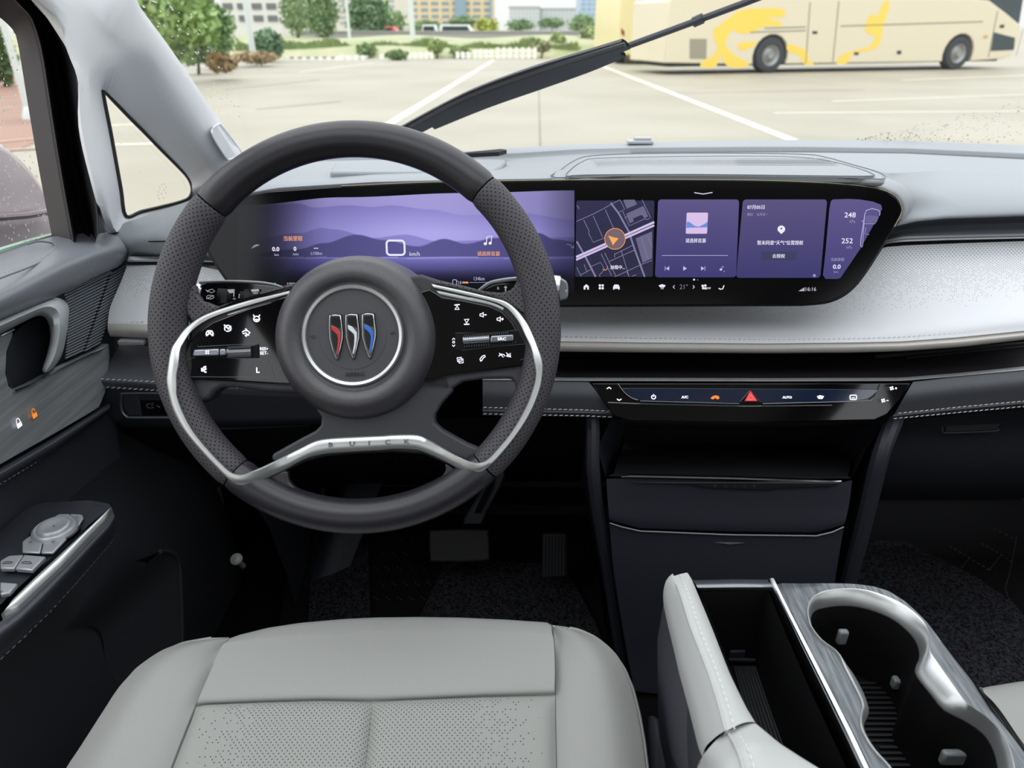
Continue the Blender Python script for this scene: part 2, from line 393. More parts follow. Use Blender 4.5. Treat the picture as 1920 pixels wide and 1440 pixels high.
def wheel(cx, par, F, r=.52):
    w = G(); w.lathe(Frame(F.loc(cx, r, -.02), 0, yaw), 0, 0, [(r*.58, .0), (r*.66, .04), (r*.94, .03), (r, -.03), (r, -.28), (r*.6, -.3)], 40); o = w.build('wheel', m_tyre, par)
    h = G(); h.lathe(Frame(F.loc(cx, r, -.02), 0, yaw), 0, 0, [(.001, .05), (r*.2, .055), (r*.24, .0), (r*.42, -.06), (r*.56, -.01), (r*.6, .02)], 32)
    F2 = Frame(F.loc(cx, r, -.02), 0, yaw)
    for k in range(10):
        a = 2*math.pi*k/10; h.box(F2.loc(r*.33*math.cos(a), r*.33*math.sin(a), -.01), (.025, .02, .025))
    h.build('wheel_cover', m_hub, o)
wheel(0, bus, FB); wheel(w2, bus, FB)
def decal(F, pts, m, name, par, h=.006, sm=True):
    g = G(); g.poly(F.L(s2(pts, 5, True) if sm else pts, h), nrm=F.n); return g.build(name, m, par)
Z3 = lambda p: zm(1140, 0, 4.8, p); Z4 = lambda p: zm(1520, 0, 4.8, p)
decal(FB, Z3([(960, 250), (1000, 230), (1100, 150), (1200, 90), (1350, 75), (1570, 80), (1580, 150), (1440, 160), (1560, 200), (1550, 235), (1400, 240), (1300, 290), (1180, 300), (1120, 270), (1080, 330), (1060, 400), (1100, 460), (1180, 520), (1260, 560), (1250, 600), (1120, 610), (1050, 570), (1010, 500), (970, 600), (850, 610), (840, 560), (960, 490), (980, 400), (945, 330)]), m_yel, 'yellow_decal', bus)
decal(FB, Z3([(1180, 390), (1330, 375), (1290, 430), (1190, 450)]), m_yel, 'yellow_decal', bus)
decal(FB, Z3([(1615, 400), (1700, 415), (1800, 470), (1800, 530), (1850, 570), (1830, 590), (1760, 570), (1720, 500), (1620, 460)]), m_yel, 'yellow_decal', bus)
decal(FB, Z4([(690, 0), (640, 50), (600, 150), (560, 120), (510, 180), (490, 240), (510, 300), (575, 320), (560, 380), (520, 420), (400, 455), (290, 490), (230, 560), (270, 580), (340, 560), (370, 490), (500, 460), (590, 430), (630, 370), (650, 260), (680, 150), (710, 60)]), m_yel, 'yellow_decal', bus)
m_seamc = mat('panel_gap', (150, 146, 130), .6); m_vent = mat('vent_grille', (176, 170, 148), .6)
for pts in (Z3([(735, 350), (890, 350), (885, 530), (735, 530)]),): decal(FB, pts, m_vent, 'vent_panel', bus, sm=False)
decal(FB, Z4([(1650, 290), (1840, 340), (1830, 450), (1620, 460)]), m_win, 'headlamp', bus, sm=False)
for pts in (Z3([(1840, 280), (1885, 280), (1885, 305), (1840, 305)]), Z4([(1705, 225), (1745, 220), (1740, 250), (1700, 252)]), Z4([(390, 470), (435, 470), (430, 495), (392, 495)]), Z4([(775, 458), (818, 455), (815, 488), (778, 488)])):
    decal(FB, pts, m_under, 'door_latch', bus, .01, sm=False)
g = G()
for a, b in ((Z3([(1410, 255), (1780, 243)]), 1), (Z3([(1820, 20), (1780, 570)]), 1), (Z4([(255, 10), (200, 560)]), 1), (Z4([(270, 235), (1550, 195)]), 1), (Z4([(1685, 95), (1600, 515)]), 1), (Z4([(1915, 250), (1850, 500)]), 1), (Z3([(1280, 290), (1780, 275)]), 1)):
    g.stroke(FB.L(a, .008), .03, FB.n)
g.build('panel_gap', m_seamc, bus)
decal(FB, Z4([(1550, 320), (1600, 318), (1595, 345), (1555, 345)]), mat('amber_lens', (240, 190, 110), .3), 'marker_lamp', bus, sm=False)
# ---- second coach, seen end on
p3 = onZ(1200, 121, 0); FC = Frame(p3, 0, 0)
b2 = thing('coach_bus', 'pale yellow coach end with a green swoosh, behind the wiper tip', 'bus', p3)
def fcx(px): return FC.xy(FC.px(px, 60))[0]
xa, xb = fcx(1160), fcx(1247)
m_py = mat('pale_yellow_paint', (238, 226, 172), .35)
g = G(); g.prism([FC.loc(x, y) for x, y in [(xa, .35), (xb, .3), (xb, 3.3), (xa+.1, 3.3), (xa, 3.0)]], (0, 9, 0)); g.build('body', m_py, b2, bevel=.06)
m_green = mat('green_decal', (96, 205, 116), .4)
decal(FC, Z3([(210, 400), (350, 390), (430, 500), (440, 565), (210, 540)]), m_green, 'green_decal', b2, .01, False)
decal(FC, Z3([(215, 350), (330, 280), (420, 220), (425, 260), (420, 330), (350, 390), (215, 390)]), m_green, 'green_decal', b2, .01, False)
decal(FC, Z3([(120, 250), (150, 285), (145, 330), (118, 300)]), mat('red_lens', (170, 60, 50), .3), 'tail_lamp', b2, .012, False)
decal(FC, Z3([(500, 300), (545, 300), (530, 455), (500, 450)]), mat('red_strip', (216, 130, 112), .3), 'tail_lamp', b2, .012, False)
decal(FC, Z3([(270, -20), (450, -20), (450, 15), (280, 15)]), m_win, 'rear_window', b2, .012, False)
decal(FC, Z3([(235, 140), (285, 135), (285, 185), (235, 190)]), m_vent, 'vent_panel', b2, .012, False)
for x in (xa+.45, xb-.45):
    g = G(); g.lathe(Frame(FC.loc(x, .5, -1.5), 0, 90), 0, 0, [(.3, 0), (.5, .02), (.5, -.3), (.3, -.3)], 24); g.build('wheel', m_tyre, b2)
# ---- trees, shrubs
def crown(g, c, r, n, leaf, rnd, m=0, mcore=1):
    bm = bmesh.new(); bmesh.ops.create_icosphere(bm, subdivisions=3, radius=1); o = []
    for v in bm.verts:
        p = v.co.normalized(); k = .72+.25*math.sin(p.x*5+rnd*3)*math.cos(p.y*6+rnd)+.12*math.sin(p.z*9+rnd*7)
        o.append(V((c[0]+p.x*r[0]*k*.85, c[1]+p.y*r[1]*k*.85, c[2]+p.z*r[2]*k*.85)))
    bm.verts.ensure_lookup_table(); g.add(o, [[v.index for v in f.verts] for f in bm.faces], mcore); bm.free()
    R = random.Random(int(rnd*1000))
    for i in range(n):
        a = R.uniform(0, 6.283); z = R.uniform(-1, 1); q = math.sqrt(1-z*z); p = V((q*math.cos(a), q*math.sin(a), z))
        k = R.uniform(.6, 1.08)*(.82+.22*math.sin(p.x*5+rnd*3)*math.cos(p.y*6+rnd))
        P = V((c[0]+p.x*r[0]*k, c[1]+p.y*r[1]*k, c[2]+p.z*r[2]*k)); e1 = V((R.uniform(-1, 1), R.uniform(-1, 1), R.uniform(-1, 1))).normalized()
        e2 = e1.cross(V((R.uniform(-1, 1), R.uniform(-1, 1), R.uniform(-1, 1)))).normalized(); l = leaf*R.uniform(.6, 1.3)
        g.add([P-e1*l, P+e2*l*.6, P+e1*l, P-e2*l*.6], [[0, 1, 2, 3]], m)
bark = mat('bark', (96, 84, 70), .9)
tc_ = {}
def haze_leafm(c):
    k = 'foliage_%d_%d_%d' % c; c = tuple(int(x*.78+y*.22) for x, y in zip(c, (214, 224, 190)))  # leaf colour mixed with a pale tone, painting in distance haze
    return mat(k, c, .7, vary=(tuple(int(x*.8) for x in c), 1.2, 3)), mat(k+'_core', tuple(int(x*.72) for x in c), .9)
def tree(name, label, px, py, rx, ry, Y, col, n=900, cat='tree', group=None, trunk=True):
    c = onY(px, py, Y); s = (onY(px+1, py, Y)-c).length; R_ = (rx*s, rx*s*.8, ry*s); leaf = max(.12, .12*min(R_[0], R_[2]))
    t = thing(name, label, cat, (c.x, c.y, 0), group)
    g = G(); crown(g, c, R_, n, leaf, px*.017+py*.03); g.build('foliage', list(haze_leafm(col)), t, flat=True)
    if trunk:
        h = G(); z1 = c.z-R_[2]*.1; r0 = .05*R_[2]+.04
        if z1 < .3: z1 = .3
        h.tube([(c.x, c.y, -.05), (c.x+.05, c.y, z1*.5), (c.x, c.y, z1)], lambda u: r0*(1-.4*u), 8); h.build('trunk', bark, t)
        for k in range(3):
            a = k*2.1; b = G(); b.tube([(c.x, c.y, z1*.8), (c.x+R_[0]*.4*math.cos(a), c.y+R_[1]*.4*math.sin(a), c.z+R_[2]*.2)], lambda u: r0*.5*(1-.6*u), 6); b.build('branch', bark, t)
    return t
tree('tree', 'large bright green tree nearest the windscreen pillar', 315, 35, 85, 75, 20, (150, 186, 104), 2600)
tree('tree', 'darker green tree behind the bright tree, left of the white building', 392, 55, 45, 60, 27, (116, 156, 88), 1500)
tree('shrub', 'grey-green bush at the foot of the bright green tree', 365, 98, 38, 20, 24, (120, 146, 110), 900, 'shrub')
tree('shrub', 'round dark green shrub in front of the white building', 503, 82, 32, 26, 33, (96, 132, 96), 900, 'shrub')
tree('tree', 'slim light green tree just right of the white building', 552, 20, 32, 52, 48, (146, 176, 120), 900)
tree('tree', 'mid green tree between the two lamp posts', 600, 22, 40, 50, 52, (134, 168, 108), 1100)
tree('tree', 'broad dark green tree left of the second lamp post', 690, 25, 48, 48, 58, (116, 154, 104), 1200)
tree('tree', 'small green tree in front of the tan apartment block', 738, 42, 28, 24, 70, (140, 174, 112), 700)
tree('tree', 'low green tree under the tan block, right of the second lamp post', 800, 52, 42, 17, 80, (140, 176, 120), 700)
tree('tree', 'dark green tree under the right end of the tan block', 868, 43, 36, 15, 112, (120, 156, 104), 700)
tree('shrub', 'bright yellow-green bush beyond the grass bank', 912, 50, 26, 17, 60, (204, 214, 96), 800, 'shrub')
tree('tree', 'dark green tree right of the yellow-green bush', 975, 47, 34, 13, 95, (122, 160, 104), 600)
tree('tree', 'mid green tree in the middle of the distant row', 1035, 43, 34, 12, 108, (126, 164, 108), 600)
tree('tree', 'pale green rounded tree in the distant row under the blue tower', 1092, 46, 30, 22, 85, (146, 180, 118), 700)
tree('tree', 'green tree at the right end of the distant row, beside the coach', 1143, 46, 24, 22, 80, (140, 172, 112), 600)
tree('shrub', 'upright weedy shrub at the edge of the car park left of the wiper blade', 1045, 80, 18, 18, 40, (140, 162, 98), 500, 'shrub')
tree('shrub', 'pale weedy shrub behind the wiper blade near the coach', 1110, 66, 26, 16, 44, (164, 182, 120), 500, 'shrub')
tree('shrub', 'green weed clump breaking through the white fence', 818, 88, 17, 14, 36.6, (150, 172, 96), 400, 'shrub')
tree('shrub', 'low green weeds in front of the fence left of the second lamp post', 745, 103, 22, 8, 34.6, (128, 158, 92), 350, 'shrub')
tree('shrub', 'low green weeds at the fence, left part near the first gap', 686, 94, 20, 12, 36.8, (126, 156, 90), 350, 'shrub')
tree('shrub', 'low green weeds along the middle of the white fence', 862, 97, 20, 8, 36.6, (140, 160, 92), 300, 'shrub')
tree('shrub', 'dark olive weeds just right of the white fence', 1015, 88, 20, 10, 37, (150, 156, 110), 300, 'shrub')
tree('dry_grass', 'brown dry grass clump below the bright green tree', 415, 118, 28, 15, 21.5, (190, 158, 118), 600, 'grass', trunk=False)
tree('dry_grass', 'brown dry grass clump below the round dark shrub', 480, 108, 38, 10, 29, (196, 162, 122), 600, 'grass', trunk=False)
tree('tree', 'dark green tree seen through the top of the driver side window', -5, 105, 32, 52, 19, (92, 124, 74), 1200)
# ---- grass bank, wall, lamp posts
g = G(); rows = []
for Y, z in ((37.2, 0), (38, .35), (40, .62), (44, .74), (50, .78)):
    rows.append([(x, Y+.6*math.sin(x*.3), z*(1+.12*math.sin(x*.7))) for x in range(-28, 13, 1)])
g.grid(rows); g.build('grass_bank', mat('dry_bank_grass', (184, 180, 150), .9, vary=((158, 168, 124), .5, 5), bump=(6, .6, .2)), kind='structure')
g = G(); a = onY(560, 70, 56); b = onY(1150, 60, 56); g.box(((a.x+b.x)/2, 56.2, b.z/2), (b.x-a.x, .35, b.z)); g.box(((a.x+b.x)/2, 56.2, b.z+.03), (b.x-a.x, .5, .08))
g.build('wall_far', mat('pale_concrete', (190, 190, 186), .8), kind='structure')
m_pole = mat('painted_steel', (214, 224, 222), .4)
def lamp(label, x0, y0, x1, y1, Y, r):
    b = onY(x1, y1, Y); t = onY(x0, y0, Y); t = thing('lamp_post', label, 'lamp post', (b.x, b.y, 0))
    g = G(); g.tube([(b.x, Y, 0), (b.x, Y, 4), (b.x, Y, 8)], lambda u: r*(1-.35*u), 10); g.build('pole', m_pole, t)
    g = G(); g.tube([(b.x, Y, 8), (b.x+.6, Y, 8.3), (b.x+1.4, Y, 8.35)], .05, 8); g.build('arm', m_pole, t)
    g = G(); g.box((b.x+1.7, Y, 8.33), (.7, .25, .1)); g.build('lamp_head', m_dsilver, t, bevel=.03)
    g = G(); g.lathe(Frame(V((b.x, Y, 0)), 90), 0, 0, [(r*2.2, 0), (r*2.2, .05), (r, .2)], 12); g.build('base', m_pole, t)
lamp('pale lamp post in front of the white building', 457, 0, 469, 64, 30, .12)
lamp('pale lamp post in front of the tan apartment block', 770, 0, 774, 70, 42, .14)
lamp('white post seen through the driver side window', 10, 30, 38, 155, 12, .05)
lamp('slender pale post behind the trees right of the white building', 652, 0, 655, 66, 46, .09)
# ---- white picket fence
m_picket = mat('white_picket_paint', (252, 252, 246), .5)
def picket(label, pa, pb, Y, top, wide):
    a = onY(pa, 110, Y).x; b = onY(pb, 110, Y).x; h = onY(pa, top, Y).z
    t = thing('picket_fence', label, 'fence', (a, Y, 0), 'white picket fence panels at the car park edge')
    x = a; proto = None
    while x < b:
        if proto is None:
            g = G(); g.prism([V((a+q[0], Y, q[1])) for q in ((0, .02), (wide, .02), (wide, h-.05), (wide/2, h), (0, h-.05))], (0, .03, 0)); proto = g.build('picket', m_picket, t)
        else:
            c = proto.copy(); COL.objects.link(c); c.parent = t; c.location = (x-a, 0, 0)
        x += wide*1.8
    for z in (.12, h*.72):
        g = G(); g.box(((a+b)/2, Y+.045, z), (b-a, .03, .05)); g.build('rail', m_picket, t)
picket('white picket fence panel, the tallest, left of the wiper blade', 930, 1000, 36.2, 88, .16)
picket('white picket fence panel directly left of the tallest one', 888, 928, 36.2, 92, .14)
picket('low white picket fence panel under the yellow-green bush', 855, 884, 36.0, 96, .14)
picket('low white picket fence panel below the second lamp post', 745, 812, 35.6, 97, .14)
picket('white picket fence panel left of the second lamp post', 712, 742, 35.4, 100, .2)
picket('white picket fence panel right of the slender pale post', 636, 690, 34.6, 103, .18)
picket('long white picket fence panel farthest left', 535, 632, 34.2, 106, .2)
g = G(); R = random.Random(11)
for i in range(2600):
    x = R.uniform(-13.5, 3.2); y = 38.4+R.uniform(-.15, .2); h = (.30+.22*math.sin(x*1.9)*math.sin(x*.7+1)+R.uniform(-.1, .14)); w = R.uniform(.03, .08); a = R.uniform(-.15, .15)
    g.add([(x-w, y, .3), (x+w, y, .3), (x+w*.6+a, y+a*.3, .3+h*.7), (x+a, y+a*.3, .3+h)], [[0, 1, 2, 3]])
g.build('weeds', mat('weed_green', (150, 170, 104), .8, vary=((120, 146, 84), .9, 4)), kind='stuff', flat=True, label='ragged green weeds growing behind the white fence', cat='weeds')
# ---- far vehicles
def farcar(label, pa, pb, Y, ztop, col, roofk=.8):
    a = onY(pa, 66, Y).x; b = onY(pb, 66, Y).x; L_ = b-a; t = thing('parked_van', label, 'van', (a, Y, 0)); h = ztop
    g = G(); g.prism([V((a+x*L_, Y, z*h)) for x, z in ((0, .25), (1, .25), (1, .6), (.93, .7), (.84, 1), (.04, 1), (0, .8))], (0, 1.9, 0)); g.build('body', mat('van_paint_%d' % col[2], col, .35), t, bevel=.06)
    g = G(); g.prism([V((a+x*L_, Y-.02, z*h)) for x, z in ((.08, .66), (.86, .66), (.8, .92), (.1, .92))], (0, .03, 0)); g.build('side_window', m_win, t)
    for x in (.2, .8):
        g = G(); g.lathe(Frame(V((a+x*L_, Y-.02, .34)), 0), 0, 0, [(.01, .03), (.2, .03), (.34, .02), (.34, -.2)], 16); g.build('wheel', m_tyre, t)
g = G(); farcar('white van beyond the wall, left of the yellow-green bush', 824, 890, 75, 1.5, (226, 230, 228))
farcar('white van beyond the wall, beside the second lamp post', 792, 820, 75, 1.5, (224, 228, 226))
farcar('long red van beyond the wall, left of the second lamp post', 660, 752, 62, 1.35, (206, 84, 76))
# ---- buildings
def building(label, pa, pb, Y, ytop, depth, col, rows, cols, wcol, mullion=None, band=None, ybase=62):
    a = onY(pa, 40, Y).x; b = onY(pb, 40, Y).x; h = onY(pa, ytop, Y).z; t = thing('building', label, 'building', (a, Y, 0))
    g = G(); g.box(((a+b)/2, Y+depth/2, h/2), (b-a, depth, h)); g.build('wall', mat('facade_%d_%d' % (col[0], pa), col, .8), t)
    g = G(); g.box(((a+b)/2, Y+depth/2, h+.3), (b-a+.4, depth+.4, .6)); g.build('roof', mat('roof_grey', (176, 176, 172), .8), t)
    z0 = 1.5; vh = (h-z0)/rows; vw = (b-a)/cols; proto = None; m = mat('window_%d' % wcol[0], wcol, .25, spec=.5)
    for r in range(rows):
        for c in range(cols):
            x = a+vw*(c+.5); z = z0+vh*(r+.5)
            if proto is None:
                g = G(); g.box((x, Y-.02, z), (vw*.68, .1, vh*.5)); proto = g.build('window', m, t); px0, pz0 = x, z
            else:
                q = proto.copy(); COL.objects.link(q); q.parent = t; q.location = (x-px0, 0, z-pz0)
    if band:
        for (k0, k1, bc) in band:
            g = G(); g.box((a+(b-a)*(k0+k1)/2, Y-.3, h/2), ((b-a)*(k1-k0), .7, h)); g.build('stair_tower', mat('glass_stair_%d' % bc[0], bc, .3), t)
    return t
building('tan apartment block with rows of blue windows', 748, 924, 150, -62, 20, (224, 206, 164), 9, 9, (140, 158, 172), band=[(.60, .72, (160, 186, 202)), (.97, 1.0, (170, 192, 206))])
building('white building with large dark windows behind the left lamp post', 418, 526, 62, -70, 14, (226, 226, 218), 5, 4, (112, 118, 116))
building('pale far building right of the tan block, low part', 955, 1012, 330, 15, 20, (206, 210, 208), 5, 8, (190, 198, 202))
building('pale far building left of the blue tower', 1014, 1082, 340, 18, 20, (208, 212, 212), 5, 9, (192, 200, 204))
building('pale blue far tower above the distant trees', 1087, 1154, 300, -25, 20, (178, 196, 212), 8, 6, (146, 172, 200))
building('cream building behind the trees between the lamp posts', 545, 745, 110, -25, 14, (222, 218, 204), 7, 9, (170, 178, 174))
mat = _mat
# ================================================================== car shell: glass, pillar trim, cabin
WSP = V((0, 1.356, 1.115)); WSN = V((0, -.75, -1)).normalized()          # windscreen plane, rising rearward
def LW(pts, off=0.0): return [onP(p[0], p[1], WSP-WSN*off, WSN) for p in pts]
m_head = mat('headliner_fabric', (196, 198, 204), .85, bump=(1500, .2, .0004), spec=.2)
m_postg = mat('pillar_plastic', (218, 220, 224), .6, bump=(1500, .12, .0003), spec=.3)
m_glass = glass('window_glass')
g = G(); a = 1.0
g.add([(-.52, 1.40, 1.082), (1.02, 1.40, 1.082), (1.02, .50, 1.757), (-.52, .50, 1.757)], [[0, 1, 2, 3]]); ws = g.build('window_1', m_glass, kind='structure')
g = G(); g.poly([onX(p[0], p[1], -.572) for p in [(180, 150), (240, 200), (360, 320), (372, 360), (345, 395), (230, 420), (200, 300)]]); g.build('window_2', m_glass, kind='structure')
# pillar trim with the quarter-window opening
loop0 = [(191, 170), (215, 194), (240, 220), (270, 250), (300, 281), (330, 311), (350, 333), (358, 352), (354, 369), (338, 378), (300, 388), (262, 397), (233, 405), (224, 355), (214, 300), (205, 250), (196, 205), (192, 184)]
loop1 = [(200, 128), (236, 113), (262, 128), (290, 165), (318, 205), (348, 246), (378, 288), (400, 325), (400, 375), (360, 398), (310, 412), (265, 422), (232, 430), (205, 425), (186, 320), (171, 245), (163, 175), (174, 142)]
loop2 = [(150, 10), (215, 60), (265, 80), (305, 130), (345, 182), (380, 232), (408, 275), (430, 320), (430, 385), (380, 404), (312, 408), (264, 419), (234, 426), (202, 430), (170, 320), (152, 232), (146, 150), (122, 74)]
loop3 = [(20, -60), (215, -60), (262, 12), (312, 80), (358, 146), (398, 206), (432, 254), (462, 300), (470, 390), (400, 408), (322, 418), (268, 427), (232, 434), (200, 436), (166, 325), (147, 236), (142, 130), (88, 33)]
def cl(l): return s2(l, 4, True)
R0 = [onX(p[0], p[1], -.568) for p in cl(loop0)]; R1 = []
def xb(i, a, b):
    k = i/72*18; t = max(0, min(1, (k-7.2)/1.2))*max(0, min(1, (13.6-k)/1.0)); return a+(b-a)*t
R2 = [onX(p[0], p[1], xb(i, -.486, -.578)) for i, p in enumerate(cl(loop2))]
R1 = [onX(p[0], p[1], xb(i, -.508, -.556)) for i, p in enumerate(cl(loop1))]
R3 = []
for i, p in enumerate(cl(loop3)):
    k = i/72*18
    R3.append(onP(p[0], p[1], WSP, WSN) if .6 < k < 8.0 else onX(p[0], p[1], xb(i, -.505, -.61)))
g = G()
def mid(A, B, t, pull=0): return [a.lerp(b, t)+V((pull, 0, 0)) for a, b in zip(A, B)]
g.grid([R0, mid(R0, R1, .85), R1, mid(R1, R2, .3, .006), mid(R1, R2, .7, .003), R2, mid(R2, R3, .5, .006), mid(R2, R3, .85, .002), R3], cu=True)
pil = g.build('trim_1', m_postg, kind='structure', ang=80)
g = G(); g.tube([p+V((.002, 0, 0)) for p in R0], .0028, 6, closed=True); g.build('window_seal', m_rubber, pil)
# airbag-speaker badge on the pillar
zt = lambda p: zm(270, 220, 4.571, p)
bd = s2(zt([(590, 95), (640, 60), (670, 80), (830, 290), (820, 320), (740, 360), (700, 340), (590, 160)]), 4, True)
e1, e2, e3 = LW([(432, 254)])[0], LW([(398, 206)])[0], onX(392, 250, -.480); pn = (e2-e1).cross(e3-e1).normalized(); PB = (e1+e3)/2
if pn.dot(CAM-PB) < 0: pn = -pn
g = G(); g.poly([onP(p[0], p[1], PB+pn*.003, pn) for p in bd], nrm=pn); g.build('tweeter_grille', mat('grille_cloth', (196, 200, 202), .8, bump=(2200, .6, .0006)), pil)
g = G(); g.tube([onP(p[0], p[1], PB+pn*.003, pn) for p in bd], .0016, 6, closed=True); g.build('tweeter_rim', m_postg, pil)
# door frame and seals
A_ = [(-60, -20), (-30, 10), (0, 33), (16, 47), (28, 62), (34, 85), (40, 120), (58, 230), (78, 345), (97, 442), (100, 470)]
B_ = [(-60, -80), (-25, -45), (12, -12), (32, 10), (52, 32), (66, 70), (76, 115), (93, 225), (112, 340), (132, 448), (137, 475)]
C_ = [(-60, -120), (0, -60), (36, -25), (58, 5), (78, 30), (98, 75), (108, 120), (126, 225), (146, 340), (168, 448), (172, 475)]
D_ = [(-40, -160), (25, -90), (50, -25), (66, 8), (95, 38), (122, 72), (140, 112), (149, 180), (165, 300), (180, 385), (184, 440)]
def sm_(l, x): return [onX(p[0], p[1], x) for p in s2(l, 4)]
fr = G(); la, lb = sm_(A_, -.585), sm_(B_, -.56); fr.loft([la, lb], 44, 3, sm=False); frame_reveal = fr
g = G(); g.loft([lb, sm_([(p[0]+8, p[1]) for p in B_], -.548), sm_([((p[0]+q[0])/2, (p[1]+q[1])/2) for p, q in zip(B_, C_)], -.575), sm_(C_, -.55)], 44, 4)
seal = g.build('trim_2', m_rubber, kind='structure', ang=80)
g = G(); g.loft([sm_(C_, -.55), sm_([(p[0]+6, p[1]) for p in C_], -.56), sm_([((p[0]*.4+q[0]*.6), (p[1]*.4+q[1]*.6)) for p, q in zip(C_, D_)], -.53), sm_(D_, -.514), sm_([(p[0]+6, p[1]-2) for p in D_], -.516)], 44, 4)
g.poly([onX(x, y, -.60) for x, y in [(150, 200), (178, 200), (198, 320), (211, 420), (220, 485), (150, 485)]]); g.build('trim_3', m_rubber, kind='structure', ang=80)
# cabin behind the camera: unseen roof, its openings and solid strip shaped for light and screen reflections, side and rear walls
m_cab = mat('cabin_trim', (120, 118, 116), .8); m_cabd = mat('cabin_dark', (60, 60, 64), .8)
g = G(); z = 1.76
for (x0, x1, y0, y1) in ((-.58, 1.08, .42, .54), (-.58, -.50, -2.6, .42), (1.0, 1.08, -2.6, .42), (-.50, 1.0, -2.6, -2.4), (-.50, 1.0, -1.3, -.16)): g.box(((x0+x1)/2, (y0+y1)/2, z), (x1-x0, y1-y0, .04))
g.build('ceiling', m_head, kind='structure')
for nm, x in (('wall_left', -.62), ('wall_right', 1.12)):
    g = G()
    for (y0, y1, z0, z1) in ((-2.6, -.05, .3, 1.06), (-2.6, .52, 1.62, 1.78), (-.25, -.1, 1.06, 1.62), (-1.5, -1.35, 1.06, 1.62), (-2.6, -2.4, 1.06, 1.62)): g.box((x, (y0+y1)/2, (z0+z1)/2), (.05, y1-y0, z1-z0))
    if x > 0: g.box((x-.02, .6, .72), (.05, 1.4, .7))
    g.build(nm, m_cabd, kind='structure')
g = G(); g.box((.25, -2.62, .7), (1.75, .05, .8)); g.box((.25, -2.62, 1.68), (1.75, .05, .2)); g.build('wall_back', m_cabd, kind='structure')
g = G(); g.box((.25, -.7, .40), (1.72, 3.9, .04)); g.box((.25, 1.28, .42), (1.72, .1, .08)); g.build('floor', mat('floor_carpet', (14, 14, 16), .95, spec=.08, bump=(500, .8, .003)), kind='structure')
g = G(); g.add([(-.6, 1.22, .40), (1.1, 1.22, .40), (1.1, 1.38, .72), (-.6, 1.38, .72), (1.1, 1.42, 1.08), (-.6, 1.42, 1.08)], [[0, 1, 2, 3], [3, 2, 4, 5]])
g.build('wall_front', mat('firewall_carpet', (12, 12, 14), .95, spec=.08, bump=(500, .8, .003)), kind='structure', solid=.02)
g = G(); g.box((-.64, .9, .70), (.04, 1.2, .6)); g.build('wall_outer_left', m_cabd, kind='structure')
g = G(); g.tube([(-.53, .99, 1.425), (-.535, .80, 1.57), (-.54, .62, 1.70), (-.54, .45, 1.76)], lambda u: .045, 14, flat=.7); g.build('trim_4', m_head, kind='structure')
# ================================================================== steering wheel
W0 = onT(666, 617, .64); FW = Frame(W0, 25.0)
MPP = .64/FPX
wheel_t = thing('steering_wheel', 'round dark leather steering wheel with silver trim, in front of the driver display', 'steering wheel', W0)
RO, RI = 386*MPP, 320*MPP; RC = (RO+RI)/2; RT = (RO-RI)/2
m_rim = mat('rim_leather', (36, 35, 41), .36, bump=(1500, .15, .0002), spec=.6)
m_grip = mat('perforated_rim_leather', (64, 62, 67), .55, perf=(.0050, .13, (14, 14, 16)), bump=(1500, .2, .0002))
def rimsec(a0, a1, name, m, nseg, lbl=None):
    rows = []; N_ = 30
    for k in range(N_):
        b = 2*math.pi*k/N_; row = []
        for i in range(nseg+1):
            a = math.radians(a0+(a1-a0)*i/nseg); e = min(i, nseg-i); q = 1 if e > 0 else .93
            dg = math.degrees(a) % 360; dr = MPP*(9*math.exp(-((dg-163)/22.0)**2)+3*math.exp(-((dg-14)/14.0)**2)); r = RC-dr/2+(RT+dr/2)*q*math.cos(b); row.append(FW.loc(r*math.cos(a), r*math.sin(a), RT*.95*q*math.sin(b)))
        rows.append(row)
    g = G(); R, K = len(rows), len(rows[0]); o = 0
    rows.append(rows[0]); g.grid(rows, flip=True)
    return g.build(name, m, wheel_t, label=lbl, ang=60)
rimsec(47.2, 138.8, 'rim', m_rim, 50, 'smooth leather top of the rim'); rimsec(230.3, 313.3, 'rim', m_rim, 46, 'smooth leather bottom of the rim')
rimsec(139.2, 229.9, 'grip', m_grip, 50); rimsec(313.7, 406.8, 'grip', m_grip, 50)
g = G()
for (a0, a1) in ((141, 178), (2, 45)):
    g.stitches([FW.loc((RI+.0006)*math.cos(math.radians(a0+(a1-a0)*i/60)), (RI+.0006)*math.sin(math.radians(a0+(a1-a0)*i/60)), .0015) for i in range(61)], .0026, .0016, .00035, FW.n, .5)
g.stitches([FW.loc((RI+.0006)*math.cos(math.radians(50+85*i/90)), (RI+.0006)*math.sin(math.radians(50+85*i/90)), .0012) for i in range(91)], .0026, .0018, .0003, FW.n, .5)
g.stitches([FW.loc((RI+.0006)*math.cos(math.radians(243+60*i/90)), (RI+.0006)*math.sin(math.radians(243+60*i/90)), .0012) for i in range(91)], .0022, .0022, .00022, FW.n, .5)
g.build('stitching', mat('grey_thread', (120, 120, 122), .7), wheel_t)
def rh(p):                                     # height of the leather surface at a pixel
    r = math.hypot(p[0]-666, p[1]-617)
    d = (r-353)/33.0
    if abs(d) < 1: return max(.001, math.sqrt(1-d*d)*RT*.95)
    return .001
Z5 = lambda p: zm(320, 440, 5.333, p); Z6 = lambda p: zm(760, 480, 5.333, p); Z2 = lambda p: zm(300, 620, 4.571, p); ZR = lambda p: zm(680, 620, 4.571, p); Z7 = lambda p: zm(500, 560, 5.333, p)
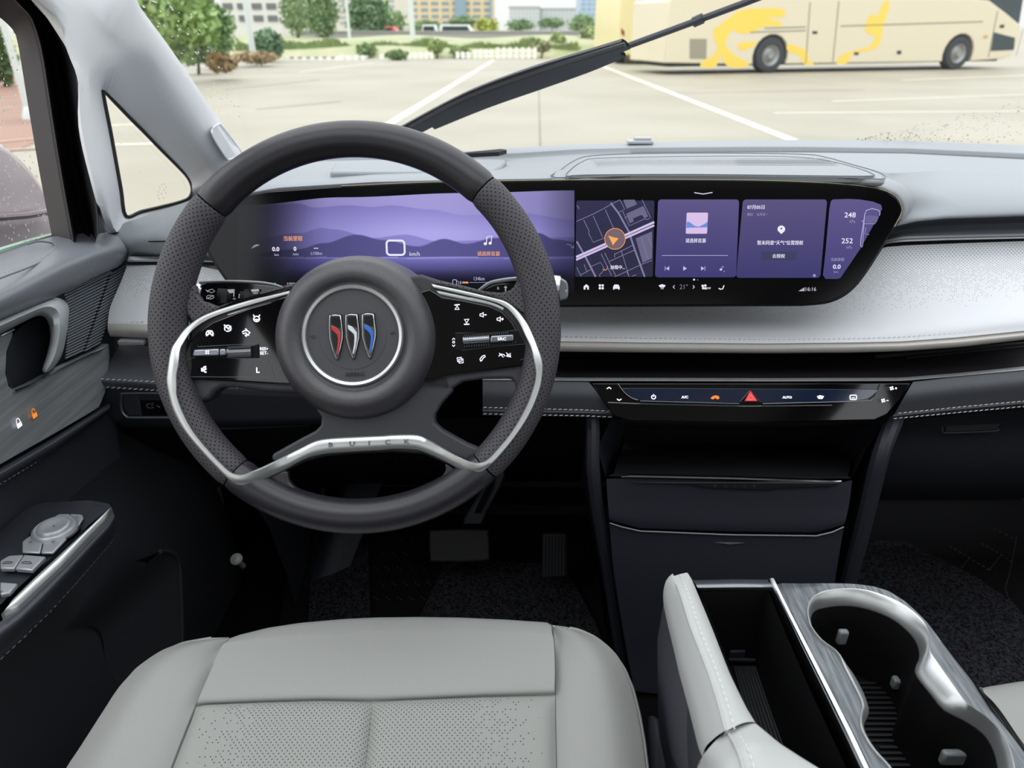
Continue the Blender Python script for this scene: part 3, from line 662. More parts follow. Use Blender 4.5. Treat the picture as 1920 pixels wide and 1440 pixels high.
# upper spokes
spl = [(352, 640), (352, 560), (376, 564), (399, 573), (417, 574), (442, 566), (489, 551), (526, 537), (560, 527), (620, 520), (620, 735), (560, 738), (500, 735), (440, 727), (415, 727), (402, 734), (393, 748), (360, 760), (340, 700)]
spr = [(992, 640), (988, 560), (972, 521), (962, 541), (944, 549), (910, 546), (872, 536), (820, 524), (790, 514), (740, 520), (740, 740), (840, 735), (868, 716), (905, 711), (958, 710), (967, 718), (966, 734), (990, 720)]
for pts in (spl, spr):
    g = G(); g.prism(FW.L(pts, -.001), -FW.n*.022); g.build('spoke', mat('spoke_leather', (54, 54, 60), .5, bump=(1500, .2, .0002)), wheel_t, bevel=.004, bseg=3)
for pts in ([(376, 564), (399, 573), (417, 574), (442, 566), (489, 551), (526, 537), (556, 529), (554, 540), (526, 547), (480, 559), (440, 570), (414, 581), (385, 592), (360, 606), (350, 590), (345, 560), (350, 535), (363, 531), (366, 548)],
            [(968, 534), (955, 545), (936, 549), (910, 546), (872, 538), (826, 527), (815, 529), (822, 534), (872, 545), (919, 556), (950, 566), (972, 582), (985, 590), (995, 560), (985, 520), (972, 510)]):
    top = FW.L([(p[0], p[1], rh(p)*.55+.0012) for p in pts]); g = G(); g.prism(top, -FW.n*.01)
    for i, p in enumerate(g.v): q = FW.xy(p); g.uv[i] = q
    g.build('grip_bridge', m_grip, wheel_t, bevel=.003, bseg=3)
# fillets where the rim thickens to meet the lower silver band
for pts in ([(470, 880), (500, 892), (536, 881), (541, 902), (562, 920), (590, 929), (560, 950), (500, 930), (450, 905)], [(860, 885), (836, 870), (836, 881), (829, 893), (811, 907), (785, 919), (770, 928), (800, 945), (860, 925), (890, 898)]):
    g = G(); g.prism(FW.L(s2(pts, 3, True), .002), -FW.n*.008); g.build('rim_fillet', m_rim, wheel_t, bevel=.004, bseg=3)
# silver trim ribbon
outer = s2(Z5([(1205, 555), (1000, 605), (800, 650), (500, 740), (300, 820), (150, 930), (60, 1050), (0, 1160)]) + Z2([(57, 400), (62, 480), (70, 530), (110, 680), (200, 850), (350, 1030), (500, 1190), (600, 1290), (650, 1318), (700, 1330), (750, 1330), (800, 1320), (950, 1250), (1080, 1190), (1250, 1100), (1400, 1060), (1550, 1045), (1920, 1022)])
           + ZR([(250, 1015), (440, 1020), (520, 1040), (700, 1120), (850, 1200), (900, 1222), (940, 1230), (975, 1228), (1010, 1215), (1100, 1150), (1220, 1020), (1350, 850), (1450, 680), (1520, 500), (1542, 380), (1545, 300), (1538, 240), (1500, 130)]) + Z6([(1250, 720), (1180, 610), (1100, 520), (1000, 450), (850, 410), (600, 350), (260, 278)]), 4)
inner = s2(Z5([(1165, 600), (1000, 645), (900, 675), (600, 765), (380, 850), (220, 960), (130, 1090), (100, 1160)]) + Z2([(165, 300), (150, 370), (148, 420), (150, 480), (150, 560), (200, 700), (300, 880), (450, 1060), (560, 1170), (600, 1205), (640, 1225), (680, 1232), (720, 1230), (850, 1180), (1000, 1110), (1200, 1010), (1320, 950), (1420, 925), (1600, 910), (1920, 895)])
           + ZR([(250, 890), (450, 890), (540, 920), (650, 980), (800, 1070), (900, 1115), (950, 1128), (1000, 1130), (1060, 1110), (1150, 1020), (1280, 860), (1400, 650), (1460, 490), (1480, 400), (1480, 340), (1468, 280), (1440, 150)]) + Z6([(1190, 790), (1140, 680), (1060, 570), (980, 500), (850, 450), (600, 390), (290, 320)]), 4)
nn = 240
def ribbon(A, B, name, m, h0=.0012, crown_=.0022, k=nn):
    def hh(p): r = math.hypot(p[0]-666, p[1]-617); d = (r-353)/33.0; return RT*.95*math.exp(-(d*.95)**2)*(1 if r < 700 else 1)
    a3 = resample([V((p[0], p[1], 0)) for p in A], k); b3 = resample([V((p[0], p[1], 0)) for p in B], k); rows = []
    HH = [hh(a.lerp(b, .5)) for a, b in zip(a3, b3)]; HH = [sum(HH[max(0, i-5):i+6])/len(HH[max(0, i-5):i+6]) for i in range(k)]
    for t, dh in ((0, -.006), (0, 0), (.12, crown_*.8), (.5, crown_), (.88, crown_*.8), (1, 0), (1, -.006)):
        row = []
        for i_, (a, b) in enumerate(zip(a3, b3)):
            q = a.lerp(b, t); ha = HH[i_]; row.append(FW.px(q.x, q.y, ha+h0+dh))
        rows.append(row)
    g = G(); g.grid(rows, flip=True); return g.build(name, m, wheel_t, ang=50)
rb = ribbon(outer, inner, 'silver_trim', m_satin)
for A, B in ((Z5([(1170, 612), (900, 690), (600, 778), (560, 800)]), Z5([(1150, 640), (1080, 672), (800, 748), (575, 808)])), (Z6([(300, 335), (600, 397), (850, 458), (985, 515)]), Z6([(345, 385), (600, 440), (850, 490), (975, 545)]))):
    ribbon(s2(A, 4), s2(B, 4), 'silver_bevel', m_satin, -.001, .001, 30)
g = G()
for ch, px, py in (('B', 620, 834), ('U', 660, 832), ('I', 692, 831), ('C', 727, 829), ('K', 763, 828)): g.text(FW, ch, px, py, 9, h=RT*.95*math.exp(-(((math.hypot(px-666, py-617)-353)/33.0)*.95)**2)+.0040, bold=.01, sx=1.25, extrude=.04)
g.build('lettering', mat('grey_lettering', (104, 106, 110), .3, metal=.3), wheel_t)
# lower spoke body
low = [(590, 740), (593, 769), (602, 782), (601, 797), (591, 808), (562, 823), (510, 852), (508, 862), (519, 868), (562, 846), (600, 832), (650, 825), (735, 822), (790, 825), (822, 840), (855, 860), (885, 872), (906, 868), (912, 850), (890, 838), (875, 832), (855, 821), (829, 806), (815, 793), (816, 777), (829, 756), (850, 733), (840, 700), (700, 660)]
g = G(); g.prism(FW.L(low, -.001), -FW.n*.016); g.build('lower_spoke', mat('spoke_plastic', (52, 52, 58), .5, bump=(1500, .12, .0002)), wheel_t, bevel=.004, bseg=3)
g = G(); bp = [(519, 862), (562, 840), (600, 826), (650, 820), (735, 817), (784, 817), (820, 832), (855, 853), (890, 872), (880, 892), (836, 870), (794, 852), (735, 848), (650, 852), (606, 857), (573, 866), (536, 884)]
g.prism(FW.L(bp, .0), -FW.n*.012); g.build('band_backing', m_black, wheel_t, bevel=.002)
# gloss button panels
plL = [(540, 553), (505, 566), (470, 576), (432, 590), (398, 603), (370, 622), (352, 645), (342, 672), (337, 700), (341, 709), (360, 712), (430, 715), (515, 720), (600, 724), (610, 560)]
plR = [(806, 541), (829, 556), (872, 563), (919, 573), (943, 584), (962, 604), (978, 635), (992, 662), (996, 675), (990, 684), (960, 689), (900, 697), (840, 705), (813, 712), (740, 720), (740, 560)]
for pts in (plL, plR):
    g = G(); g.prism(FW.L(pts, .0035), -FW.n*.01); g.build('button_panel', m_gloss, wheel_t, bevel=.0015)
HB = .0045
g = G()                                        # engraved panel splits
for pts in (Z5([(130, 1262), (280, 1215), (850, 1250), (930, 1250)]), Z5([(960, 1230), (1000, 1330), (1040, 1430)]), Z5([(95, 1385), (130, 1420), (1010, 1425)]), Z5([(270, 1105), (275, 1120), (830, 1090), (895, 1090)]), Z6([(1190, 880), (880, 905), (560, 945)]), Z6([(1195, 850), (1225, 960), (1210, 1020), (1150, 1040)]), Z6([(500, 770), (860, 765), (1120, 740)])):
    g.stroke(FW.L(pts, .0038), .0005, FW.n)
g.build('panel_edge', mat('panel_edge_line', (96, 98, 104), .3, metal=.5), wheel_t)
def cyl_roller(px0, py0, px1, py1, rpx, name, m, mats2=None):
    a = FW.px(px0, py0, .0035); b = FW.px(px1, py1, .0035); g = G(); r = rpx*MPP
    g.tube([a, a.lerp(b, .02), a.lerp(b, .98), b], lambda t: r*(1 if .01 < t < .99 else .9), 24); return g.build(name, m, wheel_t)
m_key = mat('silver_roller', (160, 163, 170), .25, metal=.85)
g = G(); g.prism(FW.L(Z5([(225, 1135), (830, 1110), (880, 1095), (885, 1235), (520, 1235), (215, 1225)]), .0038), FW.n*.0006); g.build('roller_well', m_void, wheel_t)
g = G(); g.prism(FW.L(Z6([(500, 775), (1130, 745), (1165, 870), (570, 940), (500, 935)]), .0038), FW.n*.0006); g.build('roller_well', m_void, wheel_t)
for pts, nm in ((Z5([(250, 1150), (497, 1140), (497, 1212), (232, 1216)]), 'mode_button'), (Z5([(505, 1142), (560, 1140), (568, 1205), (505, 1212)]), 'mode_button'), (Z6([(855, 800), (1080, 785), (1085, 850), (850, 868)]), 'source_button')):
    g = G(); g.prism(FW.L(pts, .0045), FW.n*.004); g.build(nm, m_key, wheel_t, bevel=.0012)
cyl_roller(426.5, 660, 472, 658, 7.0, 'roller', m_key); cyl_roller(868, 638.5, 918, 635, 7.5, 'roller', m_key)
g = G()
for (x0, y0, x1, y1) in ((428, 668, 470, 667), (428, 652, 470, 651), (871, 650, 966, 642), (871, 630, 952, 624)):
    for i in range(22):
        t = i/21; p = FW.px(x0+(x1-x0)*t, y0+(y1-y0)*t, .006); g.box(p, (.0009, .003, .0012))
g.build('knurling', m_dsilver, wheel_t)
# symbols
g = G(); n_ = FW.n; lw = .0009
def st(pts, w=lw, closed=False): g.stroke(FW.L(pts, HB), w, n_, closed=closed)
g.text(FW, 'RES+', 495, 654, 6, h=HB, bold=.015, wpx=15); g.text(FW, 'SET-', 495, 662, 6, h=HB, bold=.015, wpx=15); g.text(FW, 'L', 483.5, 694, 10, h=HB, bold=.03)
st(arc((427, 616), 6, 6, -50, 220, 14)); st([(420, 609), (430, 618)], .0011); st([(428, 617), (433, 611)]); st([(424, 621), (430, 621)])      # cruise dial
st(arc((393, 626), 6.5, 6, -30, 210, 12)); st([(388, 620), (399, 630)]); st([(398, 620), (387, 630)]); st([(387, 629), (391, 626)]); st([(395, 626), (400, 629)])
st(arc((481, 598), 5.5, 5, 0, 360, 16)); st([(475, 590), (477, 594)]); st([(487, 590), (485, 594)]); st([(477, 599), (485, 599)]); st([(481, 599), (481, 602)])
st([(454, 623), (458, 620), (464, 620), (469, 624), (466, 626)]); st([(455, 626), (461, 624), (464, 628), (461, 631)]); st([(460, 616), (463, 619)]); st([(459, 629), (465, 627), (467, 629)])
g.poly(FW.L([(377, 690), (381, 690), (383, 693), (381, 697), (377, 696)], HB), nrm=n_); st([(381, 689), (386, 687)], .0012); st([(384, 692), (387, 692)], .0012); st([(383, 697), (387, 698)], .0012); st([(386, 687), (384, 692), (383, 697)], .0007)
for px, py in ((386.5, 658.3), (390.5, 658.2), (386.5, 662.3), (390.5, 662.2)): g.poly(FW.L(arc((px, py), 1.6, 1.6, 0, 330, 7), .0092), nrm=n_)
st([(852, 572), (862, 571)]); st([(857, 574), (861, 580), (853, 580)], closed=True)
st([(870, 608), (880, 608)]); st([(875, 606), (871, 599), (879, 598.5)], closed=True)
for cx, cy, s_ in ((904, 590.5, '-'), (936, 598.5, '+')):
    st([(cx-4, cy-2), (cx-1, cy-2), (cx+2, cy-5), (cx+2, cy+4.5), (cx-1, cy+2), (cx-4, cy+2)], .0007, True); st([(cx+4, cy), (cx+8, cy-.4)]);
    if s_ == '+': st([(cx+6, cy-2.5), (cx+6, cy+2)])
st([(848, 637), (850.5, 634), (853, 636.5)], .0006); st([(848, 647), (850.5, 650), (853, 646.5)], .0006); st(arc((850.5, 641.5), 2, 2, 0, 360, 8), .0005)
g.text(FW, 'SRC', 941, 635.3, 5.5, h=.0092, bold=.01, wpx=16)
st([(857, 671), (865, 670), (865.5, 677), (858, 678)], .0007, True); st([(860, 674), (868, 673), (868.5, 680), (861, 681)], .0007, True)
st([(901, 677), (900, 673), (904, 668), (909, 666), (910, 669), (906, 671), (904, 675), (902, 677)], .0007, True)
st([(935, 668), (939, 664), (945, 665), (947, 668)], .0007); st([(936, 662), (944, 670)], .0006); st([(950, 666), (953, 666), (957, 662), (957, 669), (950, 668)], .0007, True); st([(949, 661), (958, 670)], .0005)
g.build('button_symbol', m_white, wheel_t)
# hub / airbag cover
HX, HY = FW.xy(FW.px(668, 634, 0)); FH = FW
r_ = 151*MPP
m_hubc = mat('airbag_cover_leather', (55, 54, 60), .38, bump=(1300, .5, .0003), spec=.9)
g = G(); g.lathe(FH, HX, HY, [(r_*1.10, -.055), (r_*1.08, -.030), (r_*1.045, -.012), (r_*1.0, .002), (r_*.94, .011), (r_*.86, .0165), (r_*.78, .0180), (r_*.71, .0165), (r_*.655, .013), (r_*.635, .0115), (r_*.60, .0112)], 96); hub = g.build('airbag_cover', m_hubc, wheel_t, ang=70)
RX, RY = FW.xy(FW.px(661, 629, .0125)); rr = 96*MPP*.98
g = G(); g.lathe(FH, RX, RY, [(rr, .009), (rr, .0135), (rr-.0015, .0148), (rr-.0038, .0140), (rr-.0045, .012), (rr-.0045, .009)], 96); g.build('emblem_ring', m_satin, wheel_t, ang=50)
g = G(); g.lathe(FH, RX, RY, [(rr-.004, .0115), (.0302, .0116), (.0298, .0120), (.001, .0122)], 72); g.build('emblem_disc', mat('emblem_disc_plastic', (72, 71, 76), .45), wheel_t, ang=12)
g = G(); g.text(FW, 'AIRBAG', 665, 702, 8, h=.0122, bold=.012, wpx=35, rot=.04)
for pts in (Z7([(435, 372), (438, 395), (438, 372)]), Z7([(450, 375), (488, 372), (486, 392), (452, 396), (452, 380)]), Z7([(1235, 345), (1262, 338), (1258, 360), (1238, 352)]), Z7([(1262, 338), (1280, 325)]), Z7([(1262, 345), (1285, 355)])): g.stroke(FW.L(pts, .0124), .0005, n_)
g.build('airbag_lettering', mat('dark_print', (24, 24, 26), .5), wheel_t)
sh = [[(628, 168), (690, 158), (748, 165), (752, 220), (766, 330), (765, 400), (745, 500), (716, 606), (700, 606), (660, 510), (632, 400), (626, 280)], (0, 0)]
m_red = mat('red_enamel', (206, 52, 56), .3, coat=.6); m_blue = mat('blue_enamel', (48, 116, 226), .3, coat=.6); m_wht = mat('silver_enamel', (226, 228, 232), .3, coat=.6)
for k, (dx, dy, me_) in enumerate(((0, 0, m_red), (164, -6, m_wht), (328, -12, m_blue))):
    o_ = [(x+dx, y+dy) for x, y in sh[0]]; cx = sum(p[0] for p in o_)/12; cy = sum(p[1] for p in o_)/12
    em = G(); em.prism(FW.L(Z7([(cx+(x-cx)*1.09, cy+(y-cy)*1.03) for x, y in o_]), .0123), FW.n*.0008); base = em.build('shield_bed', m_void, wheel_t)
    em = G(); em.prism(FW.L(Z7(o_), .013), FW.n*.0022); em.build('shield', m_chrome, wheel_t, bevel=.0009, label='chrome shield of the emblem')
    inn = [(x+dx, y+dy) for x, y in [(650, 300), (695, 355), (712, 385), (712, 440), (695, 530), (672, 480), (655, 400)]]
    em = G(); em.prism(FW.L(Z7(inn), .0152), FW.n*.0006); em.build('shield_inset', m_black, wheel_t)
    topi = [(x+dx, y+dy) for x, y in [(645, 185), (735, 182), (742, 300), (700, 285), (645, 255)]]
    em = G(); em.prism(FW.L(Z7(topi), .0152), FW.n*.0003); em.build('shield_inset', mat('dark_chrome', (96, 98, 104), .2, metal=1), wheel_t)
    fl = [(x+dx, y+dy) for x, y in [(648, 270), (690, 285), (738, 345), (740, 400), (728, 480), (708, 560), (696, 555), (712, 470), (716, 400), (712, 362), (655, 312)]]
    em = G(); em.prism(FW.L(Z7(fl), .0156), FW.n*.001); em.build('shield_flash', me_, wheel_t, bevel=.0003)
# steering column cowl
g = G(); g.loft([[FW.loc(r*math.cos(a), r*math.sin(a)*.8-.01, h) for a in [math.pi*2*k/24 for k in range(24)]] for r, h in ((.05, -.05), (.07, -.085), (.075, -.13), (.07, -.2))], 24, 4, closed=True)
col_t = thing('steering_column', 'black steering column cowl behind the wheel hub', 'steering column', FW.loc(0, 0, -.12)); g.build('cowl', m_black, col_t)
# ================================================================== wide display
FS = Frame(onT(1300, 455, .825), 20.0)
disp = thing('display_screen', 'wide curved black display with purple driver view, map and music cards', 'screen', FS.p0)
scr = s2([(1680, 372), (1689, 388), (1688, 402), (1676, 425), (1650, 468), (1624, 508), (1602, 536), (1576, 556), (1545, 567), (1505, 571)], 4) + [(1300, 572), (1060, 573), (800, 574), (520, 572)] + s2([(470, 566), (444, 552), (428, 528), (396, 480), (388, 455), (396, 425), (420, 392), (452, 372), (500, 360)], 4) + s2([(640, 350), (800, 343), (960, 340), (1150, 338), (1300, 338), (1450, 340), (1560, 345), (1630, 352), (1662, 360)], 3)
cen = (1040, 456)
def gro(pts, k): return [(p[0]+(k if p[0] > cen[0] else -k)*(1 if abs(p[0]-cen[0]) > 500 else .0), p[1]+(k if p[1] > cen[1] else -k)) for p in pts]
g = G(); g.prism(FS.L(gro(scr, 3), -.001), -FS.n*.014); g.build('housing', m_black, disp, bevel=.002)
g = G(); g.prism(FS.L(scr, 0), -FS.n*.003); g.build('cover_glass', mat('display_glass', (6, 6, 8), .12, spec=.3), disp, bevel=.0008)
g = G(); g.tube(FS.L(s2([(640, 349), (800, 342), (960, 339), (1150, 337), (1300, 337), (1450, 339), (1560, 344), (1630, 351), (1664, 360), (1682, 372), (1690, 388), (1689, 402), (1677, 425)], 4), .0), .0006, 6); g.build('edge_trim', mat('bronze_edge', (150, 140, 110), .3, metal=.8), disp)
m_disp = emit_attr('lit_display', .85)
def lerp3(a, b, t): t = max(0, min(1, t)); return tuple(a[i]+(b[i]-a[i])*t for i in range(3))
def interp(tab, x):
    if x <= tab[0][0]: return tab[0][1]
    for (a, b), (c, d) in zip(tab, tab[1:]):
        if x <= c: return b+(d-b)*(.5-.5*math.cos(math.pi*(x-a)/(c-a)))
    return tab[-1][1]
r1 = [(455, 390), (520, 384), (556, 381), (590, 389), (653, 385), (700, 388), (733, 385), (807, 393), (873, 404), (960, 398), (1080, 412)]
r2 = [(455, 452), (563, 437), (603, 427), (625, 430), (700, 446), (760, 440), (820, 452), (1080, 445)]
r3 = [(455, 476), (559, 467), (606, 456), (668, 440), (719, 450), (783, 462), (833, 448), (873, 457), (930, 446), (1010, 437), (1040, 449), (1080, 453)]
def wall(px, py):
    cx = math.exp(-((px-800)/230.0)**2); bl = lambda e: max(0, min(1, (py-e)/1.6+.5))
    c = lerp3((128, 120, 178), (172, 164, 226), cx)
    c = lerp3(c, lerp3(lerp3((104, 98, 160), (146, 138, 210), cx), lerp3((118, 112, 182), (186, 178, 246), cx), (py-385)/50), bl(interp(r1, px)))
    c = lerp3(c, lerp3((100, 96, 156), (150, 143, 216), cx), bl(interp(r2, px)))
    c = lerp3(c, lerp3((66, 64, 108), (94, 91, 152), cx), bl(interp(r3, px)))
    if py < 482: pass
    elif py < 485: c = lerp3((90, 86, 140), (158, 150, 224), cx)
    else:
        s = .5+.5*math.sin(py*1.3+math.sin(px*.01)*2); k = (py-485)/45.0
        c = lerp3(lerp3((70, 66, 120), (132, 126, 206), cx*(.8+.2*s)), (26, 25, 54), k)
    l = max(0, min(1, (px-432)/190.0)); l = l*l*(3-2*l); b = 1-max(0, min(1, (py-505)/38.0))*.75
    r = 1-max(0, min(1, (px-1010)/70.0))*.35
    return tuple(max(4, x*l*b*r) for x in c)
def img(name, x0, x1, y0f, y1f, nx, ny, fn, h=.0004, par=None, xl=None):
    g = G(); o = 0; rows = []
    for j in range(ny+1):
        row = []
        for i in range(nx+1):
            px = x0+(x1-x0)*i/nx; py = y0f(px)+(y1f(px)-y0f(px))*j/ny
            if xl: px += xl(py)
            row.append(FS.px(px, py, h)); g.c[j*(nx+1)+i] = C(*fn(px, py))
        rows.append(row)
    g.grid(rows, uv=False, flip=True); return g.build(name, m_disp, par or disp)
img('driver_view', 446, 1077, lambda x: interp([(440, 387), (469, 384), (640, 370), (873, 362), (1080, 357)], x), lambda x: 548, 320, 110, wall)
def card(pts, name, ctop, cbot, y0, y1, h=.0005, cfun=None):
    P = s2(pts, 1, True); g = G(); cx = sum(p[0] for p in P)/len(P); cy = sum(p[1] for p in P)/len(P)
    def col(p): return C(*(cfun(*p) if cfun else lerp3(ctop, cbot, (p[1]-y0)/(y1-y0))))
    V3 = [FS.px(p[0], p[1], h) for p in P]+[FS.px(cx, cy, h)]; n = len(P)
    g.add(V3, [[(i+1) % n, i, n] for i in range(n)])
    for i, p in enumerate(P): g.c[i] = col(p)
    g.c[n] = col((cx, cy)); return g.build(name, m_disp, disp, flat=True)
def rr_(x0, y0, x1, y1, r=6, sk=0):            # rounded rectangle leaning by sk px at its foot
    def L_(p): return (p[0]-sk*(p[1]-y0)/(y1-y0), p[1])
    return [L_(p) for p in arc((x1-r, y0+r), r, r, 90, 0, 5)+arc((x1-r, y1-r), r, r, 0, -90, 5)+arc((x0+r, y1-r), r, r, -90, -180, 5)+arc((x0+r, y0+r), r, r, 180, 90, 5)]
mapc = card(rr_(1081, 376, 1227, 519, 3, 3), 'map_card', (52, 50, 82), (46, 45, 72), 376, 519, .0008)
cardA = card(rr_(1234, 374, 1386, 520, 6, 6), 'music_card', (98, 90, 142), (66, 62, 120), 374, 520, .0008)
cardB = card(rr_(1393, 374, 1551, 521, 6, 13), 'weather_card', (96, 86, 134), (64, 62, 116), 374, 521, .0008)
cardC = card([(1562, 374), (1590, 373), (1612, 374), (1637, 378), (1652, 384), (1654, 392), (1640, 418), (1612, 468), (1576, 521), (1570, 523), (1548, 523), (1543, 516), (1548, 470), (1555, 392), (1558, 377)], 'car_status_card', (102, 92, 146), (74, 70, 128), 374, 522, .0008)
N8 = lambda p: zm(1040, 340, 5.333, p); N9 = lambda p: zm(1360, 340, 5.333, p); N7 = lambda p: zm(400, 360, 5.333, p)
def lit(name, col, es=.95): return mat(name, (10, 10, 12), .4, emit=col, es=es)
m_w = lit('lit_white', (236, 232, 250)); m_dim = lit('lit_lavender', (150, 144, 186)); m_or = lit('lit_orange', (240, 164, 116)); m_org = lit('lit_bright_orange', (255, 168, 84)); m_road = lit('lit_road', (206, 190, 232)); m_mapl = lit('lit_map_line', (126, 120, 158)); m_blk = lit('lit_map_block', (98, 94, 128)); m_grn = lit('lit_green', (40, 210, 60)); m_btn = lit('lit_button_navy', (44, 44, 88)); m_sky = lit('lit_pink_sky', (216, 190, 232)); m_mtn = lit('lit_blue_mountain', (104, 136, 214))
n_ = FS.n; H1 = .0012
def slin(g, pts, w, m=0, closed=False, h=H1): g.stroke(FS.L(pts, h), w*FS.scale(pts[0][0], pts[0][1]), n_, m, closed)
def spol(g, pts, m=0, h=H1): g.poly(FS.L(pts, h), m, nrm=n_)
# map contents
g = G()
for pts in ([(220, 400), (400, 320), (650, 185)], [(290, 385), (345, 500), (340, 520), (385, 610), (530, 555)], [(385, 345), (480, 560)], [(505, 280), (615, 530)], [(655, 185), (700, 280), (635, 315)], [(680, 300), (745, 445), (900, 375), (930, 382), (958, 360), (875, 185)], [(220, 240), (245, 270), (235, 275)], [(700, 365), (775, 330), (790, 345)],
            [(500, 715), (610, 945)], [(465, 725), (570, 945)], [(600, 730), (780, 640)], [(550, 800), (800, 685)], [(600, 720), (600, 760)], [(665, 690), (745, 955)], [(600, 955), (870, 830), (975, 790)], [(365, 850), (460, 810), (500, 880), (445, 940), (455, 955)], [(220, 860), (265, 950)], [(295, 830), (320, 900), (360, 885)], [(260, 935), (330, 900)], [(720, 900), (745, 955)], [(865, 560), (935, 780)], [(930, 545), (975, 660)], [(770, 950), (815, 935)]):
    slin(g, N8(pts), 1.1)
g.build('map_streets', m_mapl, mapc)
g = G(); slin(g, N8([(560, 215), (640, 320), (740, 500), (800, 680), (900, 955)]), 3.2); slin(g, N8([(220, 600), (300, 740), (410, 955)]), 3.2); g.build('map_roads', m_mapl, mapc)
g = G(); spol(g, N8([(685, 185), (800, 183), (822, 230), (720, 275)])); spol(g, N8([(715, 325), (890, 245), (935, 350), (900, 372), (870, 335), (785, 370), (790, 400), (750, 420)])); spol(g, N8([(810, 570), (975, 500), (975, 770), (880, 815)]), h=.001); g.build('map_blocks', m_blk, mapc)
g = G(); slin(g, N8([(215, 757), (995, 408)]), 4.2, h=.0014); slin(g, N8([(215, 785), (995, 440)]), 3.6, h=.0014); g.build('map_highway', m_road, mapc)
g = G(); spol(g, N8(arc((603, 575), 103, 105, 0, 350, 35)), h=.0016); g.build('position_halo', lit('lit_halo', (112, 92, 98)), mapc)
g = G(); slin(g, N8(arc((603, 575), 103, 105, 0, 350, 35)), 1.0, closed=True, h=.0018); spol(g, N8([(535, 542), (590, 560), (640, 570), (605, 610), (582, 640), (560, 590)]), h=.002); g.build('position_arrow', m_org, mapc)
g = G(); slin(g, N8(arc((503, 862), 26, 26, -150, 30, 14)), .9, h=.0016); g.build('loading_ring', m_org, mapc)
g = G(); g.text(FS, '加载中...', 1158, 501, 7.5, h=.0016, bold=.01, wpx=27); g.build('map_caption', m_w, mapc)
# music contents
g = G(); spol(g, N8([(1320, 320), (1328, 313), (1525, 313), (1534, 322), (1524, 515), (1516, 524), (1318, 524), (1311, 515)])); art = g.build('cover_art', m_sky, cardA)
g = G(); spol(g, N8([(1320, 405), (1345, 405), (1400, 445), (1440, 455), (1490, 430), (1530, 405), (1528, 460), (1316, 465)]), h=.0015); g.build('cover_mountain', m_mtn, art)
g = G(); g.text(FS, '请选择音源', 1304.5, 451, 8, bold=.02, wpx=38); g.build('music_caption', m_w, cardA)
g = G(); slin(g, N8([(1072, 742), (1732, 742)]), .8); slin(g, N8([(1105, 850), (1105, 892)]), 1.0); spol(g, N8([(1145, 850), (1145, 892), (1112, 871)])); spol(g, N8([(1286, 848), (1286, 894), (1322, 871)])); spol(g, N8([(1464, 850), (1464, 892), (1496, 871)])); slin(g, N8([(1502, 850), (1502, 892)]), 1.0)
spol(g, N8(arc((1662, 882), 13, 12, 0, 330, 10))); slin(g, N8([(1673, 882), (1673, 852), (1692, 856)]), 1.0); slin(g, N8([(1690, 904), (1700, 896)]), .9); g.build('player_icons', lit('lit_pale', (196, 190, 226)), cardA)
# weather contents
g = G(); g.text(FS, '07月05日', 1417.5, 388.5, 7.5, bold=.02, wpx=32); g.text(FS, '暂未同意“天气”位置授权', 1463, 455, 8.2, bold=.02, wpx=86); g.build('weather_caption', m_w, cardB)
g = G(); g.text(FS, '周日', 1406, 402, 5.2, wpx=10); g.text(FS, '五月廿一', 1429.5, 402, 5.2, wpx=21); g.build('date_caption', m_dim, cardB)
g = G(); spol(g, N9(arc((560, 478), 38, 36, -35, 215, 18)+[(560, 528)])); pin = g.build('location_pin', m_w, cardB)
g = G(); spol(g, N9(arc((560, 472), 9, 9, 0, 330, 8)), h=.0015); g.build('pin_hole', m_btn, pin)
g = G(); spol(g, N9([(360, 702), (712, 702), (708, 790), (353, 788)])); btn = g.build('authorise_button', m_btn, cardB)
g = G(); g.text(FS, '去授权', 1460, 480, 7.6, h=.0016, bold=.02, wpx=23.5); g.build('button_caption', m_w, btn)
g = G(); spol(g, N9(arc((890, 942), 16, 15, 0, 340, 12))); g.build('settings_dot', m_dim, cardB)
# car status
g = G(); g.text(FS, '248', 1594, 403, 9.5, bold=.008, wpx=21); g.text(FS, '252', 1588.5, 451.5, 9.5, bold=.008, wpx=21); g.text(FS, '0.0', 1569, 500, 8, bold=.02, wpx=14.5); g.build('status_value', m_w, cardC)
g = G(); g.text(FS, 'kPa', 1598.5, 415, 5.4, wpx=10); g.text(FS, 'kPa', 1592.5, 463.5, 5.4, wpx=10); g.text(FS, 'km', 1567.5, 509.5, 4.8, wpx=8); g.text(FS, '当前里程', 1570.5, 486.5, 6, bold=.015, wpx=25); g.build('status_caption', m_dim, cardC)
g = G(); slin(g, N9([(1362, 655), (1352, 640), (1358, 560), (1382, 420), (1392, 340), (1410, 290), (1470, 272), (1535, 290), (1548, 315), (1540, 345)]), 1.1); slin(g, N9([(1392, 345), (1372, 650)]), .8); slin(g, N9([(1362, 402), (1384, 392), (1384, 406)]), .8); slin(g, N9([(1392, 425), (1500, 425)]), .6); slin(g, N9([(1405, 460), (1396, 525), (1440, 533)]), .5); slin(g, N9([(1362, 655), (1368, 660)]), 1); g.build('car_outline', lit('lit_outline', (196, 190, 236)), cardC)
g = G(); spol(g, N9([(1398, 350), (1440, 340), (1500, 345), (1537, 352), (1510, 415), (1402, 418)])); g.build('car_windscreen', lit('lit_wind', (96, 90, 142)), cardC)
